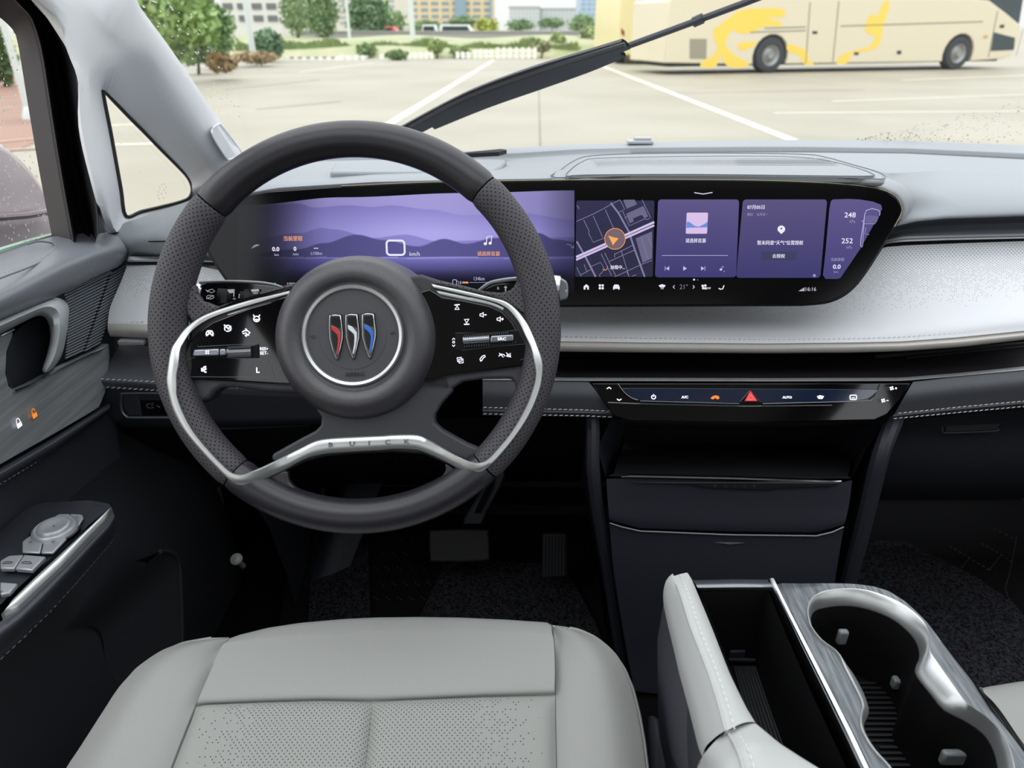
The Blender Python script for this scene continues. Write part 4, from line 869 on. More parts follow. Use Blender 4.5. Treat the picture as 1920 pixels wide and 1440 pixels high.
# dock
g = G()
spol(g, N8([(290, 1050), (317, 1028), (342, 1050), (342, 1082), (325, 1082), (325, 1060), (308, 1060), (308, 1082), (290, 1082)]))
for cx, cy in ((452, 1041), (480, 1041), (452, 1069), (480, 1069)): spol(g, N8(arc((cx, cy), 12.5, 12.5, 0, 345, 12)))
spol(g, N8([(584, 1055), (597, 1032), (636, 1032), (650, 1055), (650, 1082), (638, 1082), (634, 1074), (600, 1074), (596, 1082), (584, 1082)]))
spol(g, N8([(1040, 1040), (1075, 1028), (1110, 1040), (1096, 1060), (1054, 1060)])); [slin(g, N8([(x, 1062), (x, 1078)]), .8) for x in (1064, 1075, 1086)]
slin(g, N8([(1200, 1040), (1184, 1056), (1200, 1072)]), 1.2); slin(g, N8([(1382, 1040), (1398, 1056), (1382, 1072)]), 1.2)
for cx, cy in ((1480, 1045), (1506, 1042), (1485, 1068), (1508, 1070)): spol(g, N8(arc((cx, cy), 13, 12, 0, 345, 10)))
g.text(FS, 'OFF', 1328.5, 540.5, 3.4, bold=.02, wpx=8.5); slin(g, N8([(1640, 1068), (1655, 1078), (1680, 1076), (1694, 1040)]), 2.0); g.build('dock_icons', m_w, disp)
g = G(); g.text(FS, '21°', 1282, 537.5, 9, wpx=15); g.build('temperature_caption', lit('lit_grey', (120, 118, 132)), disp)
g = G(); spol(g, N8(arc((1394, 983), 10, 10, 0, 340, 10))); g.build('page_dot', m_w, disp)
g = G(); spol(g, N8(arc((1429, 985), 8, 8, 0, 340, 10))); g.build('page_dot', lit('lit_grey2', (78, 76, 92)), disp)
g = G(); spol(g, N8([(1396, 108), (1486, 122), (1578, 106), (1578, 116), (1486, 132), (1397, 118)])); g.build('pull_down_mark', lit('lit_pale2', (206, 200, 226)), disp)
g = G(); g.text(FS, '16:16', 1520.5, 542, 7, wpx=19.5); [spol(g, [(1498+i*2.2, 546), (1498+i*2.2, 545-i*1.4), (1499.6+i*2.2, 544.6-i*1.4), (1499.6+i*2.2, 546)]) for i in range(5)]; g.build('clock_caption', lit('lit_pale3', (200, 198, 212)), disp)
# driver cluster contents
g = G(); g.text(FS, '当前里程', 549.5, 447, 9, bold=.02, wpx=35); g.text(FS, '请选择音源', 916, 475.5, 8.5, bold=.02, wpx=42); slin(g, [(867, 529.6), (878, 529.8)], 3); g.build('orange_caption', m_or, disp)
g = G(); g.text(FS, '0.0', 517, 467, 8, bold=.03, wpx=13.5); g.text(FS, '0', 553, 466.5, 8, bold=.03); g.text(FS, '--', 592.5, 465.5, 1.4, bold=.02, wpx=8); g.text(FS, 'km/h', 777.5, 476, 7.5, wpx=19); g.build('trip_readout', m_w, disp)
g = G(); slin(g, rr_(724.5, 451, 758, 478, 6, -1), 3.6, closed=True); g.build('speed_readout', m_w, disp)
g = G(); slin(g, [(912, 457), (913, 444), (922, 442), (921, 455)], 1.6); spol(g, arc((910, 457), 3.2, 2.8, 0, 340, 10)); spol(g, arc((919, 456), 3, 2.8, 0, 340, 10)); g.build('music_note', m_w, disp)
g = G(); g.text(FS, 'km', 518.5, 477.5, 4.4, wpx=8); g.text(FS, 'min', 554.5, 476.5, 4.4, wpx=10); g.text(FS, 'L/100km', 593.5, 475, 5.5, wpx=21); g.text(FS, '134km', 898.5, 522.5, 6.5, wpx=20); g.text(FS, 'E', 864, 530, 5); slin(g, [(880, 529.6), (920, 529.4)], .5); slin(g, rr_(849, 524.5, 856, 534, 1.5), 1.1, closed=True); slin(g, [(857, 527), (860, 528), (860, 533)], .8); g.text(FS, '27℃', 545, 533, 6.5, wpx=15); g.build('readout_caption', lit('lit_pale4', (190, 186, 220)), disp)
g = G(); spol(g, N7([(378, 568), (400, 538), (430, 522), (468, 530), (430, 545), (400, 558)])); g.build('lane_mark', lit('lit_lane', (130, 128, 148)), disp)
g = G(); slin(g, [(1062, 458), (1069, 459), (1074, 464)], 1.0); slin(g, [(1071, 464), (1076, 465), (1076, 460)], 1.0); g.build('lane_mark', lit('lit_lane2', (118, 114, 150)), disp)
g = G(); spol(g, N7([(552, 905), (575, 912), (560, 925), (590, 922), (620, 905), (628, 925), (600, 935), (560, 930)])); g.build('green_indicator', m_grn, disp)
# ================================================================== dashboard
m_dtop = mat('dash_top_skin', (150, 155, 160), .5, bump=(1200, .25, .0003), spec=.4)
m_dtopd = mat('dash_band_skin', (116, 121, 127), .55, bump=(1200, .25, .0003))
m_pad = mat('light_pad_leather', (198, 200, 204), .45, bump=(1200, .2, .0003), perf=(.0046, .125, (70, 70, 76), (.02, .115)), spec=.45)
m_band = mat('brown_black_band', (44, 40, 44), .45, spec=.4)
m_dk = mat('graphite_leather', (84, 86, 92), .42, bump=(1400, .2, .0003), spec=.45)
m_roll = mat('taupe_roll', (176, 172, 168), .5, spec=.35)
dash = thing('dashboard', 'layered dashboard with pale grey top, cream pad, silver strips and stitched dark lower band', 'dashboard', (.25, .95, .95))
def yp(pts, Y): return [(p[0], p[1], Y) for p in pts]
T0 = LW([(395, 330), (440, 300), (520, 292), (700, 288), (870, 284), (960, 277), (1080, 271), (1200, 267), (1400, 263), (1500, 262), (1700, 264), (2000, 275)], -.004)
T1 = LY(1.27, [(395, 345), (440, 308), (520, 297), (700, 293), (870, 290), (960, 288), (1080, 280), (1200, 277), (1400, 275), (1500, 275), (1700, 278), (2000, 291)])
T2 = LY(1.20, [(395, 352), (440, 318), (520, 305), (700, 300), (870, 299), (960, 298), (1080, 290), (1200, 287), (1400, 286), (1500, 286), (1700, 288), (2000, 303)])
T3 = [onY(x, y, Y) for x, y, Y in [(395, 372, .98), (440, 352, .96), (520, 336, .95), (700, 322, .95), (870, 318, .95), (960, 317, .95), (1080, 316, .95), (1200, 315, .95), (1400, 315, .95), (1500, 316, .95), (1700, 345, 1.0), (2000, 352, 1.02)]]
T4 = [onY(x, y, Y+(.024 if Y < .9 else 0)) for x, y, Y in [(395, 392, .87), (440, 366, .86), (520, 350, .85), (700, 340, .84), (870, 336, .835), (960, 335, .835), (1080, 333, .835), (1200, 333, .835), (1400, 334, .835), (1500, 336, .84), (1690, 418, .93), (2000, 397, .93)]]
T3r = [onY(x, y, Y) for x, y, Y in [(1500, 300, 1.05), (1600, 312, 1.02), (1680, 325, 1.02), (1800, 332, 1.03), (2000, 345, 1.04)]]
g = G(); g.loft([T0, T1], 60, 3, sm=False); g.loft([T2, T3], 60, 4, sm=False); top = g.build('top_pad', m_dtop, dash, ang=60)
g = G(); g.loft([T1, [p+V((0, -.01, -.004)) for p in T1], T2], 60, 2, sm=False); g.build('defroster_band', m_dtopd, dash, ang=60)
g = G(); Ta = resample(T1, 400); Tb = resample(T2, 400)
for i in range(150, 398):
    a, b = Ta[i], Tb[i]
    if a.x < .2: continue
    p = a.lerp(b, .35)+V((0, 0, .0012)); q = a.lerp(b, .95)+V((.003, 0, .0012)); g.stroke([p, q], .0018, V((0, -.1, 1)).normalized())
g.build('defroster_slot', mat('slot_dark', (74, 78, 84), .6), dash)
# front roll of the top pad over the screen, and the right-hand slope
T4s = [onY(x, y, Y+(.024 if Y < .9 else 0)) for x, y, Y in [(395, 392, .87), (440, 366, .86), (520, 352, .85), (700, 341, .84), (870, 337, .835), (960, 336, .835), (1080, 334, .835), (1200, 334, .835), (1400, 335, .835), (1500, 337, .84), (1600, 343, .845), (1655, 351, .85), (1684, 365, .86), (1696, 385, .87), (1694, 408, .89), (1684, 420, .92)]]
T3s = [onY(x, y, Y) for x, y, Y in [(395, 372, .98), (440, 352, .96), (520, 336, .95), (700, 322, .95), (870, 318, .95), (960, 317, .95), (1080, 316, .95), (1200, 315, .95), (1400, 315, .95), (1500, 316, .95), (1600, 322, .95), (1670, 335, .95), (1700, 350, .95), (1716, 375, .95), (1712, 400, .95), (1700, 416, .94)]]
g = G(); g.loft([T3s, [a.lerp(b, .6)+V((0, 0, .004)) for a, b in zip(T3s, T4s)], T4s, [p+V((0, .012, -.012)) for p in T4s]], 80, 4); g.build('screen_hood', m_dtop, dash, ang=60)
S0 = [onY(x, y, Y) for x, y, Y in [(1480, 310, .97), (1600, 315, .97), (1670, 325, .97), (1760, 320, 1.05), (2000, 330, 1.05)]]
S1 = [onY(x, y, Y) for x, y, Y in [(1480, 330, .95), (1600, 335, .95), (1690, 352, .95), (1760, 352, .98), (2000, 354, .98)]]
S2 = [onY(x, y, Y) for x, y, Y in [(1560, 400, .93), (1640, 405, .93), (1700, 392, .94), (1780, 382, .945), (2000, 376, .945)]]
S3 = [onY(x, y, Y) for x, y, Y in [(1600, 460, .93), (1640, 440, .93), (1677, 422, .93), (1721, 412, .93), (1778, 406, .93), (1920, 401, .93), (2000, 399, .93)]]
g = G(); g.loft([S0, S1, S2, S3, [p+V((0, .01, -.006)) for p in S3]], 50, 5); g.build('passenger_top', m_dtop, dash, ang=60)
U0 = [onY(x, y, .935) for x, y in [(1600, 464), (1640, 442), (1677, 423), (1721, 413), (1778, 407), (1920, 402), (2000, 400)]]
U1 = [onY(x, y, .95) for x, y in [(1600, 470), (1640, 455), (1677, 436), (1721, 428), (1778, 423), (1920, 418), (2000, 416)]]
U2 = [onY(x, y, .93) for x, y in [(1600, 474), (1640, 462), (1663, 450), (1695, 443), (1778, 441), (1920, 438), (2000, 437)]]
g = G(); g.loft([U0, U1, U2], 40, 5); g.build('dark_scoop', mat('scoop_skin', (70, 72, 78), .45), dash)
U3 = [onY(x, y, .924) for x, y in [(1600, 482), (1640, 468), (1663, 456), (1695, 453), (1778, 450), (1920, 447), (2000, 446)]]
g = G(); g.loft([U2, [a.lerp(b, .3)+V((0, -.003, 0)) for a, b in zip(U2, U3)], [a.lerp(b, .5)+V((0, .001, 0)) for a, b in zip(U2, U3)], [a.lerp(b, .75)+V((0, -.003, 0)) for a, b in zip(U2, U3)], U3], 40, 2); g.build('silver_strip', m_satin, dash)
# speaker pod on top of the dash
pod = [(1042, 333), (1052, 318), (1075, 302), (1108, 292), (1200, 288), (1350, 287), (1500, 289), (1545, 294), (1600, 309), (1645, 322), (1660, 331), (1652, 336), (1600, 334), (1400, 330), (1200, 330)]
POD = 1.146
def podz(p, h):                                # a point on the dash top below a pixel
    q = onP(p[0], p[1], V((0, .95, POD+h)), V((0, .055, 1)).normalized()); return q
g = G(); g.prism([podz(p, .012) for p in s2(pod, 3, True)], (0, 0, -.009)); g.build('speaker_pod', m_dtop, dash, bevel=.006, bseg=3)
inn_ = [(1062, 330), (1072, 316), (1092, 303), (1120, 297), (1250, 294), (1400, 293), (1500, 295), (1560, 303), (1610, 316), (1636, 326), (1632, 330), (1560, 330), (1300, 327), (1100, 328)]
g = G(); g.prism([podz(p, .0145) for p in s2(inn_, 3, True)], (0, 0, -.008)); g.build('pod_lid', m_dtop, dash, bevel=.003, bseg=2)
g = G(); g.tube([podz(p, .0147) for p in s2(inn_, 3, True)], .0007, 5, closed=True); g.tube([podz(p, .0125) for p in s2(pod, 3, True)], .0007, 5, closed=True); g.build('pod_gap_shade', mat('gap_shade_grey', (112, 116, 122), .6), dash)  # grey tubes paint the shadow line of the lid gap and pod edge
g = G()
for i in range(118):
    for j in range(4):
        x = 1102+i*4.05+(j % 2)*2; y = 298+j*2.7+(0 if x > 1180 else (1180-x)*.05); p = podz((x, y), .0168)
        if x < 1110+j*3 or x > 1548+j*8: continue
        l = .0018+.0022*(x > 1380); g.stroke([p+V((-.0012*(x > 1300), l, .0002)), p+V((.0012*(x > 1300), -l, .0002))], .0015, V((0, 0, 1)))
g.build('speaker_slots', mat('slot_dark', (74, 78, 84), .6), dash)
g = G(); g.prism([podz(p, .012) for p in [(618, 322), (628, 305), (700, 301), (900, 298), (950, 300), (940, 312), (925, 320), (780, 322)]], (0, 0, -.02)); g.build('instrument_cover', m_dtop, dash, bevel=.003, label='raised flat cover behind the wheel')
g = G(); g.prism([podz(p, .013) for p in [(868, 286), (940, 279), (950, 281), (935, 285), (872, 288)]], (0, 0, -.006)); g.build('black_strip', m_black, dash)
g = G(); b_ = LW([(1200, 266)], -.012)[0]; g.box(b_, (.045, .02, .006)); g.box(b_+V((.004, 0, .005)), (.03, .014, .006)); sens = g.build('light_sensor', mat('sensor_grey', (176, 180, 184), .4), dash, bevel=.002)
# left end of the dash
a_ = [onY(x, y, Y) for x, y, Y in [(186, 442, 1.0), (235, 417, 1.02), (290, 399, 1.05), (350, 378, 1.08), (420, 355, 1.1), (470, 340, 1.1)]]
b_ = [onY(x, y, Y) for x, y, Y in [(200, 454, .97), (250, 438, .96), (300, 420, .96), (350, 402, .96), (420, 382, .95), (470, 362, .95)]]
c_ = [onY(x, y, Y) for x, y, Y in [(214, 470, .95), (262, 448, .93), (300, 442, .92), (350, 440, .92), (420, 438, .9), (470, 430, .9)]]
d_ = [onY(x, y, Y) for x, y, Y in [(232, 486, .95), (254, 470, .93), (300, 470, .92), (350, 470, .92), (420, 470, .9), (470, 470, .9)]]
e_ = [onY(x, y, Y) for x, y, Y in [(236, 490, .96), (256, 478, .94), (300, 479, .93), (350, 479, .93), (420, 479, .91), (470, 479, .91)]]
g = G(); g.loft([a_, b_, c_, d_, e_], 30, 5); g.build('end_pod', mat('grey_green_skin', (138, 144, 148), .55, bump=(1200, .2, .0003)), dash)
g = G(); g.stroke(LY(.916, [(278, 453), (330, 452)]), .0016, V((0, -1, .2)).normalized()); g.build('end_slit', m_void, dash)
f0 = LY(.93, [(242, 481), (300, 481), (360, 482), (430, 484)]); f1 = LY(.925, [(241, 491), (300, 491), (360, 492), (430, 494)])
g = G(); g.loft([f0, [a.lerp(b, .5)+V((0, -.004, 0)) for a, b in zip(f0, f1)], f1], 20, 3); g.build('silver_strip', m_satin, dash)
g = G(); g.loft([LY(.93, [(240, 490), (300, 491), (430, 493)]), LY(.925, [(238, 497), (300, 497), (430, 499)])], 16, 2, sm=False); g.build('shadow_gap', m_lower, dash)
q0 = [onY(x, y, Y) for x, y, Y in [(239, 496, .928), (300, 497, .925), (380, 500, .92), (470, 520, .91)]]
q1 = [onY(x, y, Y) for x, y, Y in [(226, 530, .91), (300, 530, .905), (380, 532, .90), (470, 545, .89)]]
q2 = [onY(x, y, Y) for x, y, Y in [(207, 575, .88), (300, 575, .88), (380, 575, .87), (480, 575, .87)]]
q3 = [onY(x, y, Y) for x, y, Y in [(202, 606, .86), (300, 608, .85), (380, 610, .85), (480, 612, .85)]]
m_padl = mat('light_pad_leather_end', (198, 200, 204), .45, bump=(1200, .2, .0003), perf=(.0046, .125, (70, 70, 76), (.01, .05)), spec=.45)
g = G(); g.loft([q0, q1, q2, q3], 30, 6); g.build('cream_pad', m_padl, dash)
q4 = [onY(x, y, Y) for x, y, Y in [(202, 609, .857), (300, 611, .848), (380, 613, .848), (480, 614, .848)]]
q5 = [onY(x, y, Y) for x, y, Y in [(203, 622, .853), (300, 624, .842), (380, 626, .842), (480, 626, .842)]]
q6 = [onY(x, y, Y) for x, y, Y in [(212, 631, .86), (300, 636, .852), (380, 638, .852), (480, 638, .852)]]
g = G(); g.loft([q3, q4, q5, q6, [p+V((0, .04, 0)) for p in q6]], 30, 4); g.build('pad_roll', m_roll, dash)
g = G(); g.stitches([p+V((0, -.001, .0015)) for p in LY(.857, [(208, 603), (280, 605)])], .004, .002, .0005, V((0, -.5, .8)), .3); g.build('pad_stitching', m_thread, dash)
g = G(); g.box(onY(248, 641, .85), (.034, .01, .0065)); g.build('vent_tab', mat('vent_tab_grey', (150, 152, 156), .4), dash, bevel=.0015)
w0 = LY(.90, [(224, 646), (300, 650), (420, 655), (610, 664)]); w1 = LY(.86, [(205, 680), (300, 684), (420, 688), (610, 698)]); w2_ = LY(.825, [(188, 709), (290, 716), (420, 722), (610, 731)]); w3 = LY(.823, [(187, 716), (290, 722), (420, 728), (610, 737)]); w4 = LY(.828, [(187, 727), (290, 733), (420, 739), (610, 747)])
g = G(); g.loft([w0, w1, w2_], 24, 5); g.loft([w2_, w3, w4], 24, 3); g.build('lower_shelf', m_dk, dash)
g = G(); g.stitches([p+V((0, -.001, .001)) for p in LY(.825, [(190, 711), (300, 717)])], .0045, .0022, .0006, V((0, -.7, .6)), .4); g.stitches([p+V((0, -.002, .0)) for p in LY(.828, [(190, 724), (300, 731)])], .0045, .0022, .0006, V((0, -.7, .6)), .4); g.build('shelf_stitching', m_thread, dash)
g = G(); v0 = LY(.828, [(187, 727), (290, 733), (420, 739), (610, 747)]); v1 = LY(.83, [(196, 765), (290, 768), (420, 770), (610, 772)]); v2 = LY(.835, [(214, 793), (290, 798), (420, 796), (610, 790)]); v3 = LY(.87, [(220, 797), (290, 803), (420, 802), (610, 796)])
g.loft([v0, v1, v2, v3], 24, 4); g.build('knee_panel', m_lower, dash)
Fk = Frame(onY(270, 762, .829), 5)
g = G(); g.tube(Fk.L(s2([(340, 737), (240, 737), (228, 742), (228, 768), (238, 781), (252, 783), (340, 783)], 3), .001), .0022, 8); g.build('switch_frame', m_dsilver, dash)
g = G(); g.prism(Fk.L([(232, 740), (258, 740), (266, 780), (242, 780), (232, 768)], .002), -Fk.n*.006); g.build('dimmer_switch', m_lower, dash, bevel=.001)
g = G(); g.prism(Fk.L([(260, 741), (340, 741), (340, 780), (268, 780)], .001), -Fk.n*.004); bs = g.build('headlamp_switch', m_gloss, dash, bevel=.001)
g = G(); n2 = Fk.n; g.stroke(Fk.L(arc((279, 761), 4, 4, 60, 300, 8), .0014), .0006, n2); [g.stroke(Fk.L([(283, y), (288, y-1)], .0014), .0006, n2) for y in (757, 761, 765)]; g.stroke(Fk.L([(294, 760), (300, 764)], .0014), .0006, n2); g.build('switch_symbol', mat('dim_print', (140, 142, 146), .5), bs)
# right cream pad and roll
P1 = LY(.93, [(1000, 500), (1300, 492), (1500, 488), (1620, 476), (1663, 463), (1700, 460), (1800, 456), (1920, 452), (2000, 450)])
P2 = LY(.915, [(1000, 530), (1300, 525), (1500, 520), (1620, 508), (1700, 500), (1800, 495), (1920, 488), (2000, 484)])
P3 = LY(.86, [(1000, 578), (1300, 578), (1500, 576), (1620, 570), (1700, 564), (1800, 556), (1920, 542), (2000, 532)])
P4 = LY(.81, [(1000, 620), (1300, 622), (1500, 622), (1620, 620), (1700, 615), (1800, 606), (1920, 592), (2000, 582)])
P5 = LY(.795, [(1000, 639), (1200, 642), (1440, 644), (1600, 642), (1690, 640), (1800, 632), (1920, 620), (2000, 612)])
g = G(); g.loft([P1, P2, P3, P4, P5], 70, 6); g.build('cream_pad', m_pad, dash)
P6 = [p+V((0, .001, -.0025)) for p in P5]
P7 = LY(.79, [(1000, 648), (1200, 651), (1440, 654), (1600, 652), (1690, 650), (1800, 643), (1920, 630), (2000, 622)])
P8 = LY(.80, [(1000, 658), (1200, 660), (1440, 661), (1600, 660), (1690, 657), (1800, 649), (1920, 635), (2000, 627)])
g = G(); g.loft([P5, P6, P7, P8, [p+V((0, .06, .0)) for p in P8]], 60, 4); g.build('pad_roll', m_roll, dash)
g = G(); g.stitches([p+V((0, -.001, .002)) for p in LY(.80, [(1050, 633), (1200, 636), (1440, 639), (1600, 637), (1690, 634), (1800, 626), (1925, 614)])], .0036, .0024, .00045, V((0, -.6, .7)), .3); g.build('pad_stitching', mat('beige_thread', (188, 186, 180), .7), dash)
# air slot and the brown-black band, silver strip
g = G(); g.loft([[p+V((0, .06, 0)) for p in P8], LY(.93, [(1000, 690), (1440, 690), (1700, 686), (2000, 655)])], 30, 3, sm=False); g.build('air_slot', m_void, dash)
g = G(); g.tube(LY(.86, [(1700, 671), (1810, 660), (1960, 646)]), .0012, 6); g.tube(LY(.87, [(1640, 668), (1800, 655), (1885, 647), (1960, 641)]), .003, 6); g.build('vent_vane', m_black, dash)
B1 = LY(.855, [(905, 690), (1100, 688), (1440, 686), (1690, 681), (1815, 671), (1920, 660), (2000, 650)])
B2 = LY(.80, [(905, 707), (1100, 708), (1440, 709), (1690, 708), (1790, 700), (1920, 687), (2000, 678)])
B3 = LY(.797, [(905, 713), (1100, 715), (1440, 716), (1690, 715), (1790, 706.5), (1920, 695), (2000, 687)])
g = G(); g.loft([[p+V((0, .03, -.002)) for p in B1], B1, B2], 50, 4, sm=False); g.build('dark_band', m_band, dash)
g = G(); g.loft([B2, [a.lerp(b, .5)+V((0, -.003, 0)) for a, b in zip(B2, B3)], B3], 60, 3); g.build('silver_strip', m_satin, dash)
def lband(ta, tb, tc, td, te, nm, nu=20):
    g = G(); g.loft([ta, tb, tc], nu, 4); g.loft([tc, td, te], nu, 3); return g.build(nm, m_dk, dash)
lband(LY(.797, [(905, 713), (1104, 716)]), LY(.79, [(905, 740), (1124, 742)]), LY(.795, [(905, 766), (1144, 770)]), LY(.79, [(905, 771), (1147, 775)]), LY(.80, [(905, 779), (1150, 783)]), 'stitched_band')
lband(LY(.797, [(1712, 716), (1790, 707), (1920, 695), (2000, 687)]), LY(.788, [(1695, 745), (1800, 732), (1920, 720), (2000, 712)]), LY(.795, [(1678, 775), (1800, 762), (1920, 751), (2000, 744)]), LY(.79, [(1674, 780), (1800, 767), (1920, 756), (2000, 749)]), LY(.80, [(1668, 787), (1800, 775), (1920, 764), (2000, 757)]), 'stitched_band')
g = G()
for pts in ([(907, 763), (1100, 768), (1142, 770)], [(907, 775), (1100, 779), (1145, 781)], [(1682, 774), (1800, 762), (1930, 750)], [(1674, 784), (1800, 772), (1930, 760)]): g.stitches([p+V((0, -.003, .001)) for p in LY(.793, pts)], .0045, .002, .0005, V((0, -.8, .5)), .15)
g.build('band_stitching', m_thread, dash)
# knee bolster seen through the wheel
g = G(); g.stitches([p+V((0, -.002, .001)) for p in LY(.8255, [(395, 724), (600, 733)])], .0045, .0022, .0006, V((0, -.7, .6)), .4); g.build('bolster_stitching', m_thread, dash)
g = G(); g.loft([LY(.86, [(210, 800), (420, 806), (560, 800), (900, 782), (1150, 785)]), LY(.92, [(230, 840), (420, 860), (560, 870), (900, 850), (1150, 830)]), LY(1.05, [(240, 880), (420, 900), (560, 905), (900, 890), (1150, 870)]), LY(1.2, [(240, 900), (420, 915), (560, 915), (900, 905), (1150, 890)])], 30, 4); g.build('underside', m_void, dash)
# glove box
g = G(); g.loft([LY(.80, [(1660, 789), (1800, 778), (2000, 762)]), LY(.83, [(1650, 815), (1800, 808), (2000, 800)]), LY(.845, [(1640, 880), (1800, 880), (2000, 880)]), LY(.90, [(1635, 925), (1800, 925), (2000, 925)]), LY(1.1, [(1635, 935), (1800, 935), (2000, 935)])], 24, 5); gb = g.build('glove_box', mat('glove_box_plastic', (34, 36, 42), .55), dash)
Fg = Frame(onY(1820, 800, .825), 10)
g = G(); g.prism(Fg.L([(1775, 787), (1890, 778), (1868, 808), (1772, 812)], .002), -Fg.n*.012); g.build('glove_box_latch', m_black, dash, bevel=.002)
g = G(); g.tube(Fg.L(s2([(1768, 800), (1770, 811), (1800, 811), (1866, 808), (1872, 804)], 3), .003), .0008, 6); g.tube(Fg.L([(1800, 779), (1895, 777)], .003), .0008, 6); g.build('latch_edge', m_dsilver, dash)
# climate control strip
FL = Frame(onY(1407, 745, .788), 28)
cl_t = thing('climate_panel', 'gloss black climate button strip with a red hazard triangle', 'control panel', FL.p0)
g = G(); g.prism(FL.L([(1108, 718), (1709, 718), (1690, 745), (1664, 777), (1640, 788), (1400, 793), (1180, 790), (1152, 780), (1128, 748)], 0), -FL.n*.02); g.build('panel_body', m_gloss, cl_t, bevel=.0015)
g = G(); g.prism(FL.L(s2([(1166, 728), (1184, 743), (1200, 751), (1260, 754), (1386, 755), (1430, 755), (1560, 754), (1618, 750), (1636, 742), (1648, 731)], 3)+[(1640, 730), (1180, 727)], .003), -FL.n*.002); g.build('touch_bar', mat('sky_tinted_gloss', (22, 34, 58), .08, spec=.9, coat=.8, coat_rough=.03), cl_t, bevel=.0006)  # navy base colour paints a blue sky reflection into the black gloss
g = G(); g.tube(FL.L(s2([(1158, 719), (1170, 735), (1184, 746), (1196, 750)], 3), .0034), .0006, 6); g.tube(FL.L(s2([(1655, 719), (1645, 740), (1634, 748), (1618, 752), (1430, 757)], 3), .0034), .0006, 6); g.tube(FL.L([(1200, 752), (1386, 757)], .0034), .0006, 6); g.tube(FL.L([(1140, 755), (1190, 757), (1400, 762), (1560, 760)], .001), .0009, 6); g.build('edge_trim', m_dsilver, cl_t)
ht = [(1386, 755), (1405, 732), (1409, 732), (1428, 755)]
g = G(); g.prism(FL.L(ht, .0045), -FL.n*.004); hz = g.build('hazard_button', m_gloss, cl_t, bevel=.0008)
g = G(); g.poly(FL.L([(1396, 752), (1406, 733), (1408, 733), (1421, 752)], .005), nrm=FL.n); g.build('hazard_face', mat('hazard_red', (196, 44, 52), .3, emit=(200, 40, 50), es=.35), hz)
g = G()
for a, b, c in (((1400, 750), (1407, 737), (1416.5, 750)), ((1404, 748), (1407.2, 741.5), (1412, 748))): g.stroke(FL.L([a, b, c], .0054), .0007, FL.n, closed=True)
g.build('hazard_symbol', mat('hazard_line', (250, 150, 150), .3, emit=(255, 140, 140), es=.8), hz)
g = G(); n3 = FL.n; h3 = .0045
def s3(pts, w=.0009, closed=False): g.stroke(FL.L(pts, h3), w, n3, closed=closed)
s3([(1138, 729), (1142, 726), (1146, 729)], .0012); s3([(1157, 748), (1161, 751), (1165, 748)], .0012)
s3(arc((1225.5, 744.5), 3.8, 3.6, 60, -240, 14), .0011); s3([(1225.5, 739), (1225.5, 744)], .0011)
g.text(FL, 'A/C', 1284, 744.5, 5, h=h3, bold=.03, wpx=12.5); g.text(FL, 'AUTO', 1476, 745, 4.6, h=h3, bold=.03, wpx=17.5)
g.poly(FL.L([(1532, 743), (1538, 741), (1545, 743), (1542, 748), (1535, 748)], h3), nrm=n3); s3(rr_(1594, 741, 1606, 749, 2), .0012, True); s3([(1597, 746), (1603, 746)])
for cx, cy, s_ in ((1672, 728, 1), (1656, 751, 0)):
    for dx, dy in ((-2.3, -1.2), (1.2, -2.2), (-1.2, 2.2), (2.3, 1.2)): g.poly(FL.L(arc((cx+dx, cy+dy), 1.7, 1.6, 0, 330, 10), h3), nrm=n3)
    s3([(cx+6, cy), (cx+10, cy)]);
    if s_: s3([(cx+8, cy-2), (cx+8, cy+2)])
g.build('button_symbol', m_white, cl_t)
g = G(); g.poly(FL.L([(1332, 747), (1336, 743), (1342, 741), (1348, 743), (1349, 747), (1345, 749), (1341, 746), (1337, 749)], h3), nrm=n3); g.build('recirculation_symbol', mat('lit_amber', (200, 100, 40), .4, emit=(232, 118, 44), es=.9), cl_t)
# ================================================================== centre stack
st_t = thing('centre_stack', 'dark centre stack with open shelf, silver strip and two curved doors', 'centre console', (.27, .8, .45))
m_stk = mat('stack_plastic', (46, 48, 57), .45, bump=(1500, .1, .0002), spec=.45)
g = G(); g.loft([LY(.80, [(1150, 786), (1300, 792), (1500, 793), (1640, 790)]), LY(.98, [(1165, 800), (1300, 802), (1500, 802), (1620, 800)]), LY(1.0, [(1170, 830), (1300, 832), (1500, 832), (1600, 830)]), LY(.93, [(1165, 845), (1300, 848), (1500, 848), (1600, 846)]), LY(.80, [(1150, 888), (1300, 890), (1500, 893), (1590, 893)]), LY(.775, [(1140, 893), (1300, 895), (1500, 897), (1597, 897)])], 30, 6, sm=False); g.build('shelf_recess', mat('shelf_rubber', (38, 39, 44), .6), st_t, ang=50)
g = G(); g.loft([LY(.80, [(1146, 784), (1120, 840), (1135, 893)]), LY(.95, [(1170, 800), (1165, 830), (1150, 880)])], 10, 3, sm=False, flip=True); g.build('recess_cheek', m_stk, st_t); g = G(); g.loft([LY(.80, [(1660, 790), (1625, 840), (1597, 897)]), LY(.95, [(1600, 800), (1600, 830), (1590, 885)])], 10, 3, sm=False); g.build('recess_cheek', m_stk, st_t)
g = G(); g.tube(LY(.772, [(1165, 894), (1180, 893), (1370, 897), (1555, 903), (1577, 902)]), lambda t: .0032*(1 if .04 < t < .96 else .4), 10); g.build('silver_strip', m_chrome, st_t)
D1 = LY(.772, [(1137, 898), (1150, 897), (1370, 900), (1590, 904), (1598, 900)]); D2 = LY(.768, [(1139, 935), (1150, 940), (1370, 950), (1580, 950), (1592, 945)]); D3 = LY(.764, [(1143, 975), (1200, 990), (1370, 996), (1530, 998), (1582, 984)])
